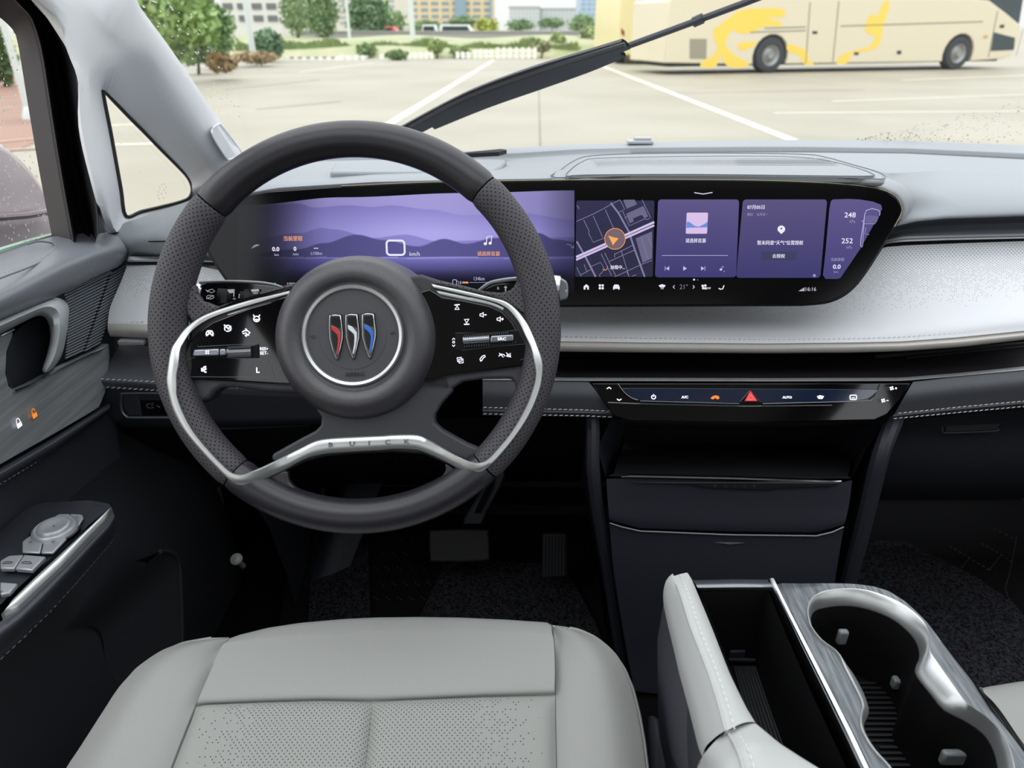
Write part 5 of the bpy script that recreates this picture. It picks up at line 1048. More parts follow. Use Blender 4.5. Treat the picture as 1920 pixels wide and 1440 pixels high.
g = G(); g.loft([D1, D2, D3, [p+V((0, .02, 0)) for p in D3]], 30, 5); ud = g.build('upper_door', m_stk, st_t)
g = G(); g.prism([onY(x, y, .7665) for x, y in [(1185, 905), (1300, 909), (1320, 915), (1440, 920), (1460, 916), (1560, 913), (1575, 906)]], (0, .004, 0)); g.build('door_lip', m_black, st_t, bevel=.001)
g = G()
F9 = Frame(onY(1375, 911, .766), 0)
for ch, px in (('B', 1341), ('U', 1360), ('I', 1378), ('C', 1396), ('K', 1415)): g.text(F9, ch, px, 911, 4.2, h=.001, sx=1.3)
g.build('lettering', mat('faint_print', (84, 88, 98), .4), st_t)
g = G(); g.tube([p+V((0, -.001, -.001)) for p in LY(.764, [(1143, 979), (1165, 986), (1200, 994), (1370, 1001), (1530, 1003), (1560, 996), (1582, 986)])], .0011, 6); g.build('door_edge', mat('edge_grey', (120, 120, 126), .35, metal=.5), st_t)
E1_ = LY(.766, [(1143, 984), (1200, 998), (1370, 1004), (1530, 1006), (1582, 990)]); E2_ = LY(.758, [(1152, 1080), (1200, 1085), (1370, 1090), (1530, 1090), (1566, 1085)]); E3_ = LY(.75, [(1175, 1220), (1220, 1225), (1370, 1230), (1530, 1230), (1545, 1225)]); E4_ = LY(.74, [(1190, 1295), (1220, 1300), (1370, 1300), (1500, 1300), (1535, 1295)])
g = G(); g.loft([E1_, E2_, E3_, E4_], 30, 6); g.build('lower_door', m_stk, st_t)
g = G(); g.tube(LY(.764, [(1340, 1017), (1368, 1019), (1395, 1018)]), lambda t: .002*math.sin(math.pi*max(.05, min(.95, t))), 8); g.build('door_pull', m_dk, st_t)
g = G(); pl_ = LY(.78, [(1108, 762, .83), (1112, 800, .80), (1112, 880), (1122, 960), (1140, 1060), (1158, 1180), (1178, 1290), (1190, 1310), (1280, 1322)]); g.tube(smooth(pl_, 5), .009, 10, up=(1, 0, 0)); g.build('side_frame', m_lower, st_t)
g = G(); pr_ = LY(.78, [(1690, 755, .83), (1672, 800, .80), (1652, 850), (1632, 930), (1612, 1010), (1592, 1085), (1575, 1180)]); g.tube(smooth(pr_, 5), .011, 10, up=(1, 0, 0)); g.build('side_frame', m_lower, st_t)
g = G(); g.loft([LY(.79, [(1105, 790), (1108, 880), (1118, 960), (1136, 1060), (1155, 1180), (1176, 1300)]), LY(1.2, [(1080, 800), (1085, 880), (1095, 920), (1100, 960), (1105, 980), (1110, 1000)])], 16, 3, sm=False, flip=True); g.build('side_panel', m_stk, st_t); g = G(); g.loft([LY(.79, [(1668, 800), (1655, 850), (1637, 930), (1617, 1010), (1597, 1085), (1580, 1200)]), LY(1.2, [(1500, 800), (1490, 830), (1480, 850), (1480, 870), (1480, 880), (1480, 900)])], 16, 3, sm=False); g.build('side_panel', m_stk, st_t)
# ================================================================== driver's door
m_dpad = mat('door_pad_leather', (112, 114, 121), .42, bump=(1300, .2, .0003), spec=.45)
m_dskin = mat('door_skin', (58, 60, 68), .5, bump=(1300, .2, .0003))
m_dlow = mat('door_lower_plastic', (36, 38, 43), .6, bump=(1500, .2, .0003))
m_brush = mat('brushed_grey_trim', (128, 131, 133), .36, metal=.1, brushed=((158, 161, 162), (60, 6, 190)))
door = thing('car_door', 'dark driver door with silver pull handle, brushed grey trim, ribbed insert and switch armrest', 'car door', (-.54, .6, .9))
a_ = [onX(x, y, X) for x, y, X in [(-90, 515, -.585), (0, 474, -.585), (50, 457, -.585), (100, 443, -.58), (160, 437, -.565), (200, 437, -.55), (221, 443, -.535)]]
b_ = [onX(x, y, X) for x, y, X in [(-90, 545, -.56), (0, 505, -.56), (50, 482, -.56), (100, 464, -.555), (160, 450, -.545), (200, 448, -.535), (228, 452, -.525)]]
c_ = [onX(x, y, X) for x, y, X in [(-90, 590, -.505), (0, 548, -.505), (50, 524, -.505), (110, 496, -.505), (170, 474, -.508), (210, 464, -.512), (236, 464, -.518)]]
d_ = [onX(x, y, X) for x, y, X in [(-90, 630, -.50), (0, 585, -.50), (55, 560, -.50), (115, 532, -.503), (175, 505, -.508), (215, 488, -.512), (239, 476, -.518)]]
e_ = [onX(x, y, X) for x, y, X in [(-90, 650, -.515), (0, 603, -.515), (60, 578, -.515), (120, 549, -.518), (180, 519, -.522), (222, 500, -.525), (238, 486, -.53)]]
g = G(); g.loft([a_, b_, c_, d_, e_, [p+V((-.02, 0, -.004)) for p in e_]], 50, 6); top_ = g.build('top_pad', m_dpad, door, ang=70)
endl = [a_[-1], b_[-1], c_[-1], d_[-1], e_[-1]]; g = G(); g.poly([p for p in endl]+[e_[-1]+V((-.05, .03, -.01)), a_[-1]+V((-.05, .03, 0))]); g.build('pad_end', m_black, door)
seam = [onX(x, y, X-.004+.006) for x, y, X in [(-60, 548, -.512), (0, 522, -.515), (50, 503, -.524), (85, 488, -.535), (103, 476, -.545), (110, 467, -.552), (104, 459, -.56), (88, 454, -.566), (70, 453, -.572), (50, 458, -.578)]]
g = G(); g.tube(smooth(seam, 6), .0011, 6); g.build('pad_seam', m_dpad, top_); g = G(); g.stitches(smooth([p+V((-.003, 0, .003)) for p in seam], 6), .0045, .0025, .0004); g.build('pad_stitching', mat('pale_grey_thread', (176, 178, 182), .7), door)
g = G(); g.add([onX(-80, -140, -.592), onX(140, -140, -.592), onX(115, 470, -.592), onX(-80, 540, -.592)], [[0, 1, 2, 3]]); g.build('window_3', m_glass, kind='structure')
g = G(); g.tube([onX(x, y, -.588) for x, y in [(-80, 510), (0, 470), (50, 455), (97, 442)]], .0035, 6); g.build('glass_channel', mat('green_glass_edge', (168, 196, 176), .3), door)
fo = frame_reveal.build('window_frame', mat('frame_plastic', (70, 64, 66), .5), door)
# base skin
def dx(pts, x): return [onX(p[0], p[1], x) for p in pts]
g = G(); g.loft([dx([(-90, 640), (0, 600), (120, 548), (215, 500), (238, 484)], -.545), dx([(-90, 760), (0, 730), (100, 690), (200, 640), (215, 620)], -.55), dx([(-90, 940), (0, 885), (100, 820), (180, 775), (212, 760)], -.55)], 20, 4, sm=False); g.build('inner_panel', m_dskin, door)
# ribbed insert
g = G()
for i in range(24):
    t = i/23.0; y0 = 548+t*124; x0 = 122+4*math.sin(t*3); xr = 238-t*46-(t*t)*4; yr = 492+t*150
    if i == 0: xr = 200; yr = 512
    xm = 206-t*50; A = (x0, y0-(0 if t > .1 else (1-t*10)*0)); B = (xr, yr)
    k = (xm-x0)/(xr-x0); M = (xm, A[1]+(B[1]-A[1])*k)
    g.tube([onX(*A, -.534), onX(*M, -.533)], .0011, 6); g.tube([onX(M[0]+3, M[1]+1.0, -.533), onX(*B, -.534)], .0011, 6)
g.build('ribbed_insert', mat('rib_plastic', (118, 124, 132), .42), door)
# pull pocket and handle
pk = s2([(27, 626), (50, 605), (75, 598), (92, 620), (93, 655), (84, 690), (100, 692), (60, 716), (30, 731), (18, 722), (12, 700), (14, 660)], 4, True)
cxp, cyp = 50, 665
r0 = dx(pk, -.536); r1 = dx([(p[0]+1, p[1]) for p in pk], -.545); r2 = dx([(cxp+(p[0]-cxp)*.86, cyp+(p[1]-cyp)*.88-6) for p in pk], -.585); r3 = dx([(cxp+(p[0]-cxp)*.3, cyp+(p[1]-cyp)*.3-6) for p in pk], -.59)
g = G(); g.grid([r0, r1, r2, r3, [r3[0].lerp(r3[len(r3)//2], .5)]*len(r3)], cu=True); g.build('pull_pocket', mat('pocket_plastic', (82, 84, 90), .5), door, ang=50)
ho = s2([(-90, 634), (-40, 615), (0, 598), (50, 577), (80, 565), (100, 559), (115, 561), (125, 569), (129, 580), (128, 600), (125, 625), (117, 662), (106, 682), (95, 694), (88, 698)], 4); hi = s2([(-90, 668), (-40, 645), (0, 626), (50, 601), (68, 593), (80, 593), (88, 600), (92, 612), (94, 625), (93, 642), (89, 660), (83, 680), (79, 692), (80, 697), (84, 699)], 4)
A3 = resample([V((p[0], p[1], 0)) for p in ho], 60); B3 = resample([V((p[0], p[1], 0)) for p in hi], 60); rows = []
for t, X in ((-.02, -.545), (0, -.525), (.15, -.508), (.45, -.498), (.75, -.503), (.95, -.512), (1.0, -.524), (1.0, -.545)):
    rows.append([onX(*(a.lerp(b, t))[:2], X) for a, b in zip(A3, B3)])
g = G(); g.grid(rows, flip=True); g.build('pull_handle', mat('handle_silver', (208, 214, 216), .35, metal=.35), door, ang=60)
# brushed trim
tr = [(-90, 672), (-40, 648), (0, 632), (24, 622), (25, 627), (13, 660), (11, 700), (17, 724), (28, 733), (60, 720), (100, 698), (130, 682), (190, 654), (204, 644), (206, 670), (198, 735), (186, 764), (160, 780), (100, 815), (0, 872), (-90, 925)]
g = G(); g.prism(dx(tr, -.532), (-.01, 0, 0)); tp = g.build('brushed_trim', m_brush, door, bevel=.001)
g = G(); g.tube(dx([(27, 734), (60, 721), (100, 699), (130, 683), (192, 654)], -.530), .0012, 6); g.tube(dx([(0, 630), (26, 618)], -.53), .0010, 6); g.build('trim_edge', m_chrome, door)
FD = Frame(onX(45, 782, -.5305), 0); FD.n = V((1, 0, 0)); FD.ex = V((0, 1, 0)); FD.ey = V((0, 0, 1))
for (cx, cy, m, nm) in ((62, 775, mat('lit_orange_lock', (220, 120, 40), .4, emit=(236, 134, 40), es=.9), 'unlock_symbol'), (33, 793, m_white, 'lock_symbol')):
    g = G(); c0 = onX(cx, cy, -.5305); k = 6
    def dp(x, y): return c0+V((.0012, x*.0013*k/6, y*.0013*k/6))
    g.poly([dp(-3, -4), (dp(3, -4)), dp(3, 0), dp(-3, 0)], nrm=V((1, 0, 0))); g.stroke([dp(-2, 0), dp(-2, 2), dp(-1, 4), dp(1, 4), dp(2, 2), dp(2, 0 if nm[0] == 'l' else 1.5)], .0011, V((1, 0, 0))); g.build(nm, m, door)
# roll under the trim, stitching
g = G(); g.loft([dx([(-90, 928), (0, 876), (100, 819), (186, 766), (206, 752)], -.54), dx([(-90, 938), (0, 886), (100, 828), (184, 775), (206, 760)], -.524), dx([(-90, 952), (0, 900), (100, 842), (180, 786), (206, 768)], -.524), dx([(-90, 962), (0, 910), (100, 850), (178, 792), (206, 774)], -.535)], 30, 4); g.build('padded_roll', m_dskin, door)
g = G(); g.stitches(dx([(-90, 962), (0, 908), (60, 872), (100, 845), (140, 814), (174, 788)], -.531), .0045, .0025, .0004); g.build('roll_stitching', mat('pale_grey_thread', (176, 178, 182), .7), door)
g = G(); g.loft([dx([(-90, 960), (0, 908), (100, 850), (178, 790), (215, 770)], -.54), dx([(-90, 1080), (0, 1020), (100, 950), (180, 900), (230, 880)], -.55), dx([(-90, 1300), (0, 1200), (100, 1100), (180, 1020), (260, 960)], -.55)], 24, 5); g.build('middle_panel', m_dskin, door)
def dw(y, x, z): return V((x, y, z))
g = G(); rows = []
for z, x in ((.86, -.548), (.80, -.55), (.74, -.535), (.66, -.505), (.56, -.49), (.47, -.488), (.42, -.49)): rows.append([V((x-.01*max(0, yy-.6), yy, z)) for yy in [.05+.05*k for k in range(20)]])
g.grid(rows, flip=True); g.build('lower_panel', m_dlow, door, ang=60)
g = G(); rdg = smooth([onX(x, y, -.455) for x, y in [(300, 1034), (318, 1035), (330, 1044), (336, 1062), (339, 1110), (341, 1180), (342, 1260), (342, 1340)]], 5); g.tube(rdg, .0030, 8)
g.loft([rdg, [p+V((-.025, -.02, 0)) for p in rdg]], 30, 2, sm=False); g.loft([rdg, [V((-.50, p.y-.12, p.z-.01)) for p in rdg]], 30, 3, sm=False); g.build('map_pocket', m_dlow, door)
# switch armrest
ZA = .845
A0 = LZ(ZA, [(-90, 1098, .842), (0, 1040, .842), (45, 1000, .843), (100, 950, .845), (130, 940), (170, 938), (205, 945)])
A1 = LZ(ZA, [(-90, 1215, .84), (0, 1134, .84), (60, 1078, .841), (110, 1034, .842), (160, 990, .843), (190, 965, .844), (208, 952)])
g = G(); g.loft([[p+V((-.03, 0, -.002)) for p in A0], A0, A1], 40, 4, sm=False); g.build('armrest_top', mat('switch_panel', (44, 46, 52), .35, spec=.5), door)
s_in = LZ(.8465, [(4, 1155), (20, 1128), (60, 1088), (110, 1042), (160, 996), (196, 962), (209, 953)]); s_out = LZ(.843, [(4, 1158), (32, 1140), (70, 1103), (120, 1056), (168, 1006), (200, 974), (211, 957)])
g = G(); g.loft([[p+V((0, 0, -.006)) for p in s_in], s_in, [a.lerp(b, .5)+V((0, 0, .003)) for a, b in zip(s_in, s_out)], s_out, [p+V((0, 0, -.006)) for p in s_out]], 50, 3); g.build('silver_strip', m_satin, door, ang=60)
q0 = LZ(.838, [(-90, 1250), (0, 1166), (32, 1143), (70, 1106), (120, 1059), (168, 1010), (200, 978), (213, 962)]); q1 = LZ(.836, [(-90, 1280), (0, 1190), (40, 1160), (80, 1122), (130, 1070), (178, 1018), (206, 988), (215, 972)])
q2 = LZ(.812, [(-90, 1310), (0, 1222), (45, 1182), (90, 1140), (140, 1086), (180, 1040), (206, 1012), (216, 996)]); q3 = LZ(.80, [(-90, 1330), (0, 1238), (45, 1196), (92, 1150), (142, 1095), (182, 1048), (208, 1018), (216, 1003)]); 
g = G(); g.loft([q0, q1, q2, q3, [p+V((-.02, .0, -.02)) for p in q3], [p+V((-.07, .0, -.05)) for p in q3]], 40, 5); g.build('armrest_bolster', m_dskin, door, ang=70)
g = G(); g.poly([A0[-1]+V((-.02, 0, 0)), A1[-1], q0[-1], q1[-1], q2[-1], q3[-1], q3[-1]+V((-.05, 0, -.04))]); g.build('armrest_end', m_dlow, door)
g = G(); g.stitches([p+V((.001, 0, .0015)) for p in q3], .0042, .0022, .00045); g.build('armrest_stitching', mat('pale_grey_thread', (176, 178, 182), .7), door)
Fz = Frame(V((-.48, .6, .843)), 90)            # level frame for the switches
m_sw = mat('silver_switch', (164, 167, 172), .38, metal=.45)
Q = lambda p: zm(0, 840, 4, p)
def key(pts, name, h0=.002, h1=.007, bev=.0012, m=m_sw):
    g = G(); top = [onZ(x, y, .843+h1) for x, y in pts]; g.prism(top, (0, 0, -(h1-h0))); return g.build(name, m, door, bevel=bev)
key(Q([(0, 845), (65, 805), (175, 798), (105, 902), (0, 902)]), 'window_switch'); key(Q([(182, 798), (342, 812), (240, 915), (112, 904)]), 'window_switch')
key(Q([(-60, 1000), (-10, 1000), (-60, 1090)]), 'window_switch'); key(Q([(0, 1003), (132, 1014), (70, 1085), (0, 1098)]), 'window_switch')
key(Q([(165, 700), (230, 652), (325, 680), (298, 785), (165, 780)]), 'mirror_button', h1=.005); key(Q([(330, 682), (490, 648), (496, 680), (395, 785), (306, 785)]), 'mirror_button', h1=.005)
key(Q([(400, 520), (440, 492), (525, 492), (495, 530), (410, 540)]), 'fold_button', h1=.005); key(Q([(530, 492), (615, 495), (625, 520), (590, 580), (540, 545), (500, 530)]), 'fold_button', h1=.005)
kc = onZ(102, 990, .850); g = G(); kF = Frame(kc, 90); g.lathe(kF, 0, 0, [(.022, -.006), (.0215, 0), (.019, .0018), (.0165, .001), (.0155, .0035), (.013, .0045), (.010, .003), (.001, .0025)], 40); g.build('mirror_joystick', m_sw, door, ang=50)
g = G(); g.lathe(kF, 0, 0, [(.0245, -.006), (.0245, -.003), (.0215, -.003)], 40); g.build('joystick_collar', m_gloss, door)
g = G()
for pts in ([(165, 855), (180, 850), (225, 852), (240, 866), (170, 864)], [(20, 862), (40, 850), (90, 852), (92, 862), (20, 866)], [(215, 705), (232, 698), (236, 708), (225, 712)], [(385, 700), (402, 694), (412, 700), (402, 712)], [(545, 525), (575, 512), (590, 518), (560, 530)], [(0, 1075), (18, 1068), (14, 1082)]):
    g.stroke([onZ(x, y, .8506) for x, y in Q(pts)], .0007, V((0, 0, 1)), closed=True)
g.build('switch_print', mat('dark_print', (24, 24, 26), .5), door)
# exterior mirror housing
mr = thing('wing_mirror', 'pale lilac wing mirror housing outside the driver window', 'mirror', onX(0, 380, -.80))
ou = s2([(-60, 240), (0, 262), (30, 283), (60, 312), (84, 345), (100, 375), (112, 420), (116, 470), (100, 520), (-60, 560)], 4)
g = G(); g.prism([onX(x, y, -.74) for x, y in ou], (-.16, .02, 0)); g.build('housing', mat('lilac_paint', (208, 196, 200), .3, coat=.5), mr, bevel=.02, bseg=4, ang=80)
g = G(); g.tube([onX(x, y, -.726) for x, y in [(-60, 405), (0, 408), (50, 404), (92, 397)]], .005, 8); g.build('indicator_strip', mat('mirror_strip', (150, 138, 142), .3), mr)
# wiper on the outside of the windscreen
wp = thing('windscreen_wiper', 'long black wiper sweeping across the windscreen', 'wiper', LW([(1000, 150)], .01)[0])
W1 = [(700, 268), (740, 245), (830, 196), (900, 163), (1000, 127), (1100, 97), (1165, 78)]; W2 = [(745, 272), (785, 252), (855, 216), (935, 182), (1025, 148), (1115, 119), (1182, 92)]
def wrib(A, B, o, name, m, th=.006):
    a = LW(s2(A, 4), o); b = LW(s2(B, 4), o); g = G(); g.loft([[p-WSN*-th*0 for p in a], [p.lerp(q, .1)-WSN*th for p, q in zip(a, b)], [p.lerp(q, .5)-WSN*th*1.3 for p, q in zip(a, b)], [p.lerp(q, .9)-WSN*th for p, q in zip(a, b)], b, a], 40, 3, sm=False); return g.build(name, m, wp, ang=50)
m_wip = mat('wiper_black', (46, 48, 56), .5)
wrib(W1, W2, .012, 'spoiler', m_wip)
g = G(); g.tube(LW(s2([(738, 258), (800, 222), (880, 182), (1000, 138), (1172, 84)], 4), .006), .004, 6); g.build('rubber_blade', m_rubber, wp)
wrib([(802, 230), (900, 188), (1000, 152), (1090, 122), (1160, 100)], [(815, 243), (914, 203), (1014, 168), (1104, 136), (1174, 107)], .02, 'wiper_arm', m_wip)
g = G(); g.tube(LW([(1090, 118), (1178, 86), (1260, 56), (1400, 4), (1520, -42)], .03), .0045, 8); g.build('arm_rod', m_wip, wp)
g = G(); g.tube(LW([(1300, 42), (1318, 34)], .03), .007, 8); g.build('arm_joint', m_wip, wp)
# rain on the glass
m_drop = mat('rain_water', (235, 240, 240), .02); nb = m_drop.node_tree.nodes['Principled BSDF']; nb.inputs['Transmission Weight'].default_value = 1; nb.inputs['IOR'].default_value = 1.33
R = random.Random(3); g = G()
def drop(c, n, r, st=1.0):
    n = n.normalized(); a = n.orthogonal().normalized(); dn = V((0, 0, -1))-n*V((0, 0, -1)).dot(n)
    if dn.length > .01: a = dn.normalized()
    b = n.cross(a); rows = []
    for k, h in ((1, 0), (.8, .35), (.45, .52), (.05, .6)): rows.append([c+(a*math.cos(t*math.pi/4)*st+b*math.sin(t*math.pi/4))*r*k+n*r*h for t in range(8)])
    g.grid(rows, cu=True, uv=False)
for i in range(230):
    y = R.uniform(60, 460); x = R.uniform(-40, 30+(y-60)*.16); drop(onX(x, y, -.594), V((-1, 0, 0)), R.uniform(.0005, .0013), R.uniform(1, 1.8))
for i in range(26): drop(onX(R.uniform(205, 330), R.uniform(240, 395), -.574), V((-1, 0, 0)), R.uniform(.0005, .0011))
for cx, cy in ((300, 352), (304, 347), (309, 345), (312, 351), (308, 356), (311, 362), (303, 364), (298, 359), (297, 366), (307, 371), (299, 373)): drop(onX(cx, cy, -.574), V((-1, 0, 0)), .0013)
for i in range(330):
    x = R.uniform(1600, 1930); t = (x-1600)/330; y = R.uniform(262-t*75, 268)
    drop(LW([(x, y)], .002)[0], -WSN, R.uniform(.0006, .0016), R.uniform(1, 2))
for i in range(70):
    t = R.uniform(0, 1); x = 262+t*150+R.uniform(-8, 85)*(1-t*.4); y = -5+t*215+R.uniform(-10, 20); 
    drop(LW([(max(x, 260+t*150+6), y)], .002)[0], -WSN, R.uniform(.0006, .0016), R.uniform(1, 2.2))
g.build('rain_drops', m_drop, kind='stuff', label='clear rain drops on the windscreen edges and side windows', cat='rain')
# ================================================================== stalks behind the wheel
ls = thing('wiper_stalk', 'left control stalk with silver tip and white wiper symbols', 'stalk', FW.px(430, 545, -.05))
Fs = Frame(FW.px(440, 545, -.045), 20)
g = G(); g.prism(Fs.L(s2([(376, 530), (430, 529), (485, 531), (525, 537), (545, 548), (560, 575), (520, 590), (440, 580), (392, 572), (378, 565)], 3, True), .004), -Fs.n*.022); g.build('stalk_body', m_gloss, ls, bevel=.003, bseg=3)
g = G(); g.tube(Fs.L(s2([(374, 530), (430, 528), (485, 530), (520, 536), (548, 548)], 3), .003), .0016, 8); g.build('edge_trim', m_dsilver, ls)
g = G(); g.tube(Fs.L([(368, 549), (373, 549), (383, 551)], -.004), lambda t: .0098*(.8 if t < .1 else 1), 20); g.build('silver_tip', m_satin, ls)
g = G(); g.tube(Fs.L([(413, 552), (440, 555)], -.002), .0085, 20); g.tube(Fs.L([(455, 556), (490, 559)], -.002), .008, 20); g.build('twist_ring', m_black, ls)
g = G()
for i in range(6): g.stroke(Fs.L([(414.5+i*2, 541), (414.5+i*2, 568)], .0075), .0005, Fs.n)
for i in range(5): g.stroke(Fs.L([(458.5+i*2, 542), (458.5+i*2, 560)], .0072), .0005, Fs.n)
g.build('ring_grooves', mat('groove_grey', (70, 72, 76), .5), ls)
g = G(); nS = Fs.n
g.stroke(Fs.L([(389, 545), (398, 542), (403, 546), (396, 549), (389, 545)], .0048), .0006, nS); g.stroke(Fs.L([(386, 543), (390, 548)], .0048), .0006, nS); g.stroke(Fs.L(arc((394, 557), 7, 3.5, 0, 330, 10), .0048), .0006, nS, closed=True); g.stroke(Fs.L([(387, 560), (401, 554)], .0048), .0006, nS)
g.poly(Fs.L([(426, 543), (440, 542), (438, 549), (430, 550)], .0078), nrm=nS); g.stroke(Fs.L([(439, 544), (438, 556)], .0078), .001, nS); g.poly(Fs.L([(448, 551), (455, 551), (455, 559), (447, 559)], .0048), nrm=nS); g.text(Fs, 'OFF', 479, 549.5, 4, h=.0074, bold=.02, wpx=10); g.poly(Fs.L([(470, 543), (485, 542), (486, 546), (472, 547)], .0074), nrm=nS)
g.text(Fs, '60', 439, 560, 3, h=.0078, wpx=5); g.build('stalk_print', m_print, ls)
rs = thing('gear_stalk', 'right gear selector stalk with silver barrel end and R mark', 'stalk', FW.px(1000, 545, -.05))
Ft = Frame(FW.px(980, 545, -.045), 20)
g = G(); g.prism(Ft.L(s2([(900, 545), (925, 530), (960, 526), (1000, 524), (1040, 524), (1044, 545), (1040, 562), (990, 566), (930, 560)], 3, True), .0), -Ft.n*.02); g.build('stalk_body', m_gloss, rs, bevel=.003, bseg=3)
g = G(); g.tube(Ft.L(s2([(896, 548), (915, 533), (935, 527), (965, 523), (1000, 522)], 3), .0), .0022, 8); g.build('edge_trim', m_dsilver, rs)
g = G(); g.tube(Ft.L([(1025, 540), (1040, 541), (1047, 542)], -.004), .0112, 24, flat=1.15); g.build('silver_barrel', m_satin, rs)
g = G(); g.prism(Ft.L(s2([(1046, 522), (1056, 523), (1064, 530), (1066, 545), (1064, 560), (1056, 563), (1047, 562)], 3, True), .003), -Ft.n*.018); g.build('end_button', m_dsilver, rs, bevel=.003, bseg=3)
g = G(); g.text(Ft, 'R', 934.5, 540.5, 5, h=.0006, bold=.02); g.stroke(Ft.L([(948, 546), (948, 538)], .0006), .0012, Ft.n); g.poly(Ft.L([(944.5, 540), (948, 535), (951.5, 540)], .0006), nrm=Ft.n); g.text(Ft, 'P', 1062, 546, 5, h=.0036); g.build('stalk_print', m_print, rs)
# ================================================================== floating console
con = thing('armrest_console', 'floating centre console with cup holders, grey trim and open storage box', 'centre console', (.245, .3, .45))
ZC = .86
m_ctrim = mat('smoked_grain_trim', (72, 76, 80), .35, metal=.4, brushed=((122, 127, 130), (420, 30, 60), (0, 0, .35)))
Zb = lambda p: zm(1240, 1060, 2.824, p)
strip_r = [(1452, 1087), (1470, 1125), (1510, 1203), (1560, 1300), (1600, 1378), (1629, 1440), (1672, 1530), (1730, 1650)]
outer_c = [(1452, 1090), (1559, 1092), (1600, 1093), (1640, 1098), (1668, 1107), (1700, 1128), (1738, 1165), (1773, 1208), (1826, 1276), (1862, 1333), (1922, 1408), (1990, 1500), (2090, 1650)]
cup_o = [(1513, 1150), (1515, 1136), (1524, 1122), (1545, 1111), (1576, 1107), (1603, 1107), (1630, 1111), (1658, 1120), (1683, 1131), (1702, 1143), (1718, 1156), (1731, 1170), (1738, 1184), (1741, 1200), (1741, 1216), (1744, 1228), (1753, 1241), (1780, 1280), (1807, 1318), (1825, 1332), (1842, 1343), (1861, 1360), (1877, 1379), (1889, 1400), (1897, 1425), (1902, 1455), (1900, 1490), (1880, 1520), (1840, 1540), (1790, 1545), (1730, 1525), (1695, 1490), (1665, 1440), (1647, 1421), (1630, 1400), (1622, 1386), (1614, 1370), (1612, 1354), (1614, 1338), (1616, 1322), (1605, 1297), (1592, 1272), (1580, 1248), (1575, 1235), (1566, 1223), (1553, 1213), (1541, 1205), (1530, 1193), (1521, 1180), (1516, 1168)]
cup_i = [(1521, 1154), (1524, 1145), (1532, 1136), (1550, 1131), (1576, 1128), (1603, 1129), (1628, 1134), (1655, 1143), (1677, 1154), (1694, 1166), (1708, 1179), (1719, 1193), (1725, 1208), (1727, 1220), (1725, 1232), (1718, 1246), (1721, 1260), (1745, 1290), (1771, 1322), (1785, 1330), (1802, 1337), (1824, 1350), (1844, 1364), (1860, 1384), (1870, 1408), (1876, 1440), (1873, 1475), (1855, 1500), (1826, 1515), (1790, 1518), (1742, 1503), (1706, 1474), (1674, 1437), (1655, 1417), (1640, 1398), (1631, 1384), (1624, 1370), (1620, 1356), (1626, 1342), (1631, 1330), (1622, 1300), (1608, 1272), (1594, 1250), (1583, 1238), (1571, 1227), (1557, 1215), (1545, 1205), (1535, 1194), (1527, 1181), (1522, 1168)]
# trim plate = ring between outer edge and cup opening
co = [onZ(x, y, ZC) for x, y in cup_o]; N_ = 120
ring_o = resample(smooth(co, 3, True), N_, True)
path = [onZ(x, y, ZC) for x, y in outer_c]+[onZ(x, y, ZC) for x, y in strip_r[::-1]]
# match outline points to ring points by angle round the opening's spine
def near(outline, q, c):
    d = (q-c); d.z = 0; best = None
    for i in range(len(outline)):
        a, b = outline[i], outline[(i+1) % len(outline)]; e = b-a; den = d.x*e.y-d.y*e.x
        if abs(den) < 1e-12: continue
        w = a-c; t = (w.x*e.y-w.y*e.x)/den; s_ = (w.x*d.y-w.y*d.x)/den
        if t > 0 and -.001 <= s_ <= 1.001 and (best is None or t < best): best = t
    return c+d*best if best else q
sp0 = onZ(1620, 1195, ZC); sp1 = onZ(1770, 1430, ZC); rows = [[], []]
for q in ring_o:
    t = max(0, min(1, (q-sp0).dot(sp1-sp0)/(sp1-sp0).length_squared)); c = sp0.lerp(sp1, t)
    rows[0].append(near(path, q, c)); rows[1].append(q)
g = G(); g.grid([[p+V((0, 0, -.01)) for p in rows[0]], [p+V((0, 0, -.002)) for p in rows[0]], [a.lerp(b, .12) for a, b in zip(*rows)], [a.lerp(b, .5) for a, b in zip(*rows)], rows[1]], cu=True, flip=True)
g.build('trim_plate', m_ctrim, con, ang=50)
g = G(); ci = resample(smooth([onZ(x, y, ZC-.009) for x, y in cup_i], 3, True), N_, True); k0 = min(range(N_), key=lambda k: (ci[k]-ring_o[0]).length); ci = ci[k0:]+ci[:k0]
cg = [near(ci, q, sp0.lerp(sp1, max(0, min(1, (q-sp0).dot(sp1-sp0)/(sp1-sp0).length_squared)))) for q in ring_o]
for p in cg: p.z = ZC-.011
g.grid([[p+V((0, 0, -.002)) for p in ring_o], [p+V((0, 0, .0022)) for p in ring_o], [a.lerp(b, .12)+V((0, 0, .0032)) for a, b in zip(ring_o, cg)], [a.lerp(b, .6)+V((0, 0, .001)) for a, b in zip(ring_o, cg)], cg, [p+V((0, 0, -.004)) for p in cg]], cu=True, flip=True); g.build('cup_holder_ring', m_satin, con, ang=50)
g = G(); cw = [p+V((0, 0, -.003)) for p in cg]; ctr = sum(cw, V((0, 0, 0)))/N_
g.grid([cw, [p+V((0, 0, -.05)) for p in cw], [V((p.x, p.y, ZC-.095)) for p in cw], [ctr.lerp(V((p.x, p.y, ctr.z)), .05)-V((0, 0, .08)) for p in cw]], cu=True, flip=True); g.build('cup_well', m_void, con, ang=50)
g = G()
for (x, y) in ((1632, 1330), (1720, 1460)):
    c = onZ(x, y, ZC-.094)
    for k in range(12): g.box(c+V((0, (k-6)*.0055, .001)), (.05-.0005*abs(k-6)**2*1.0, .0022, .002))
g.build('cup_mat', m_black, con)
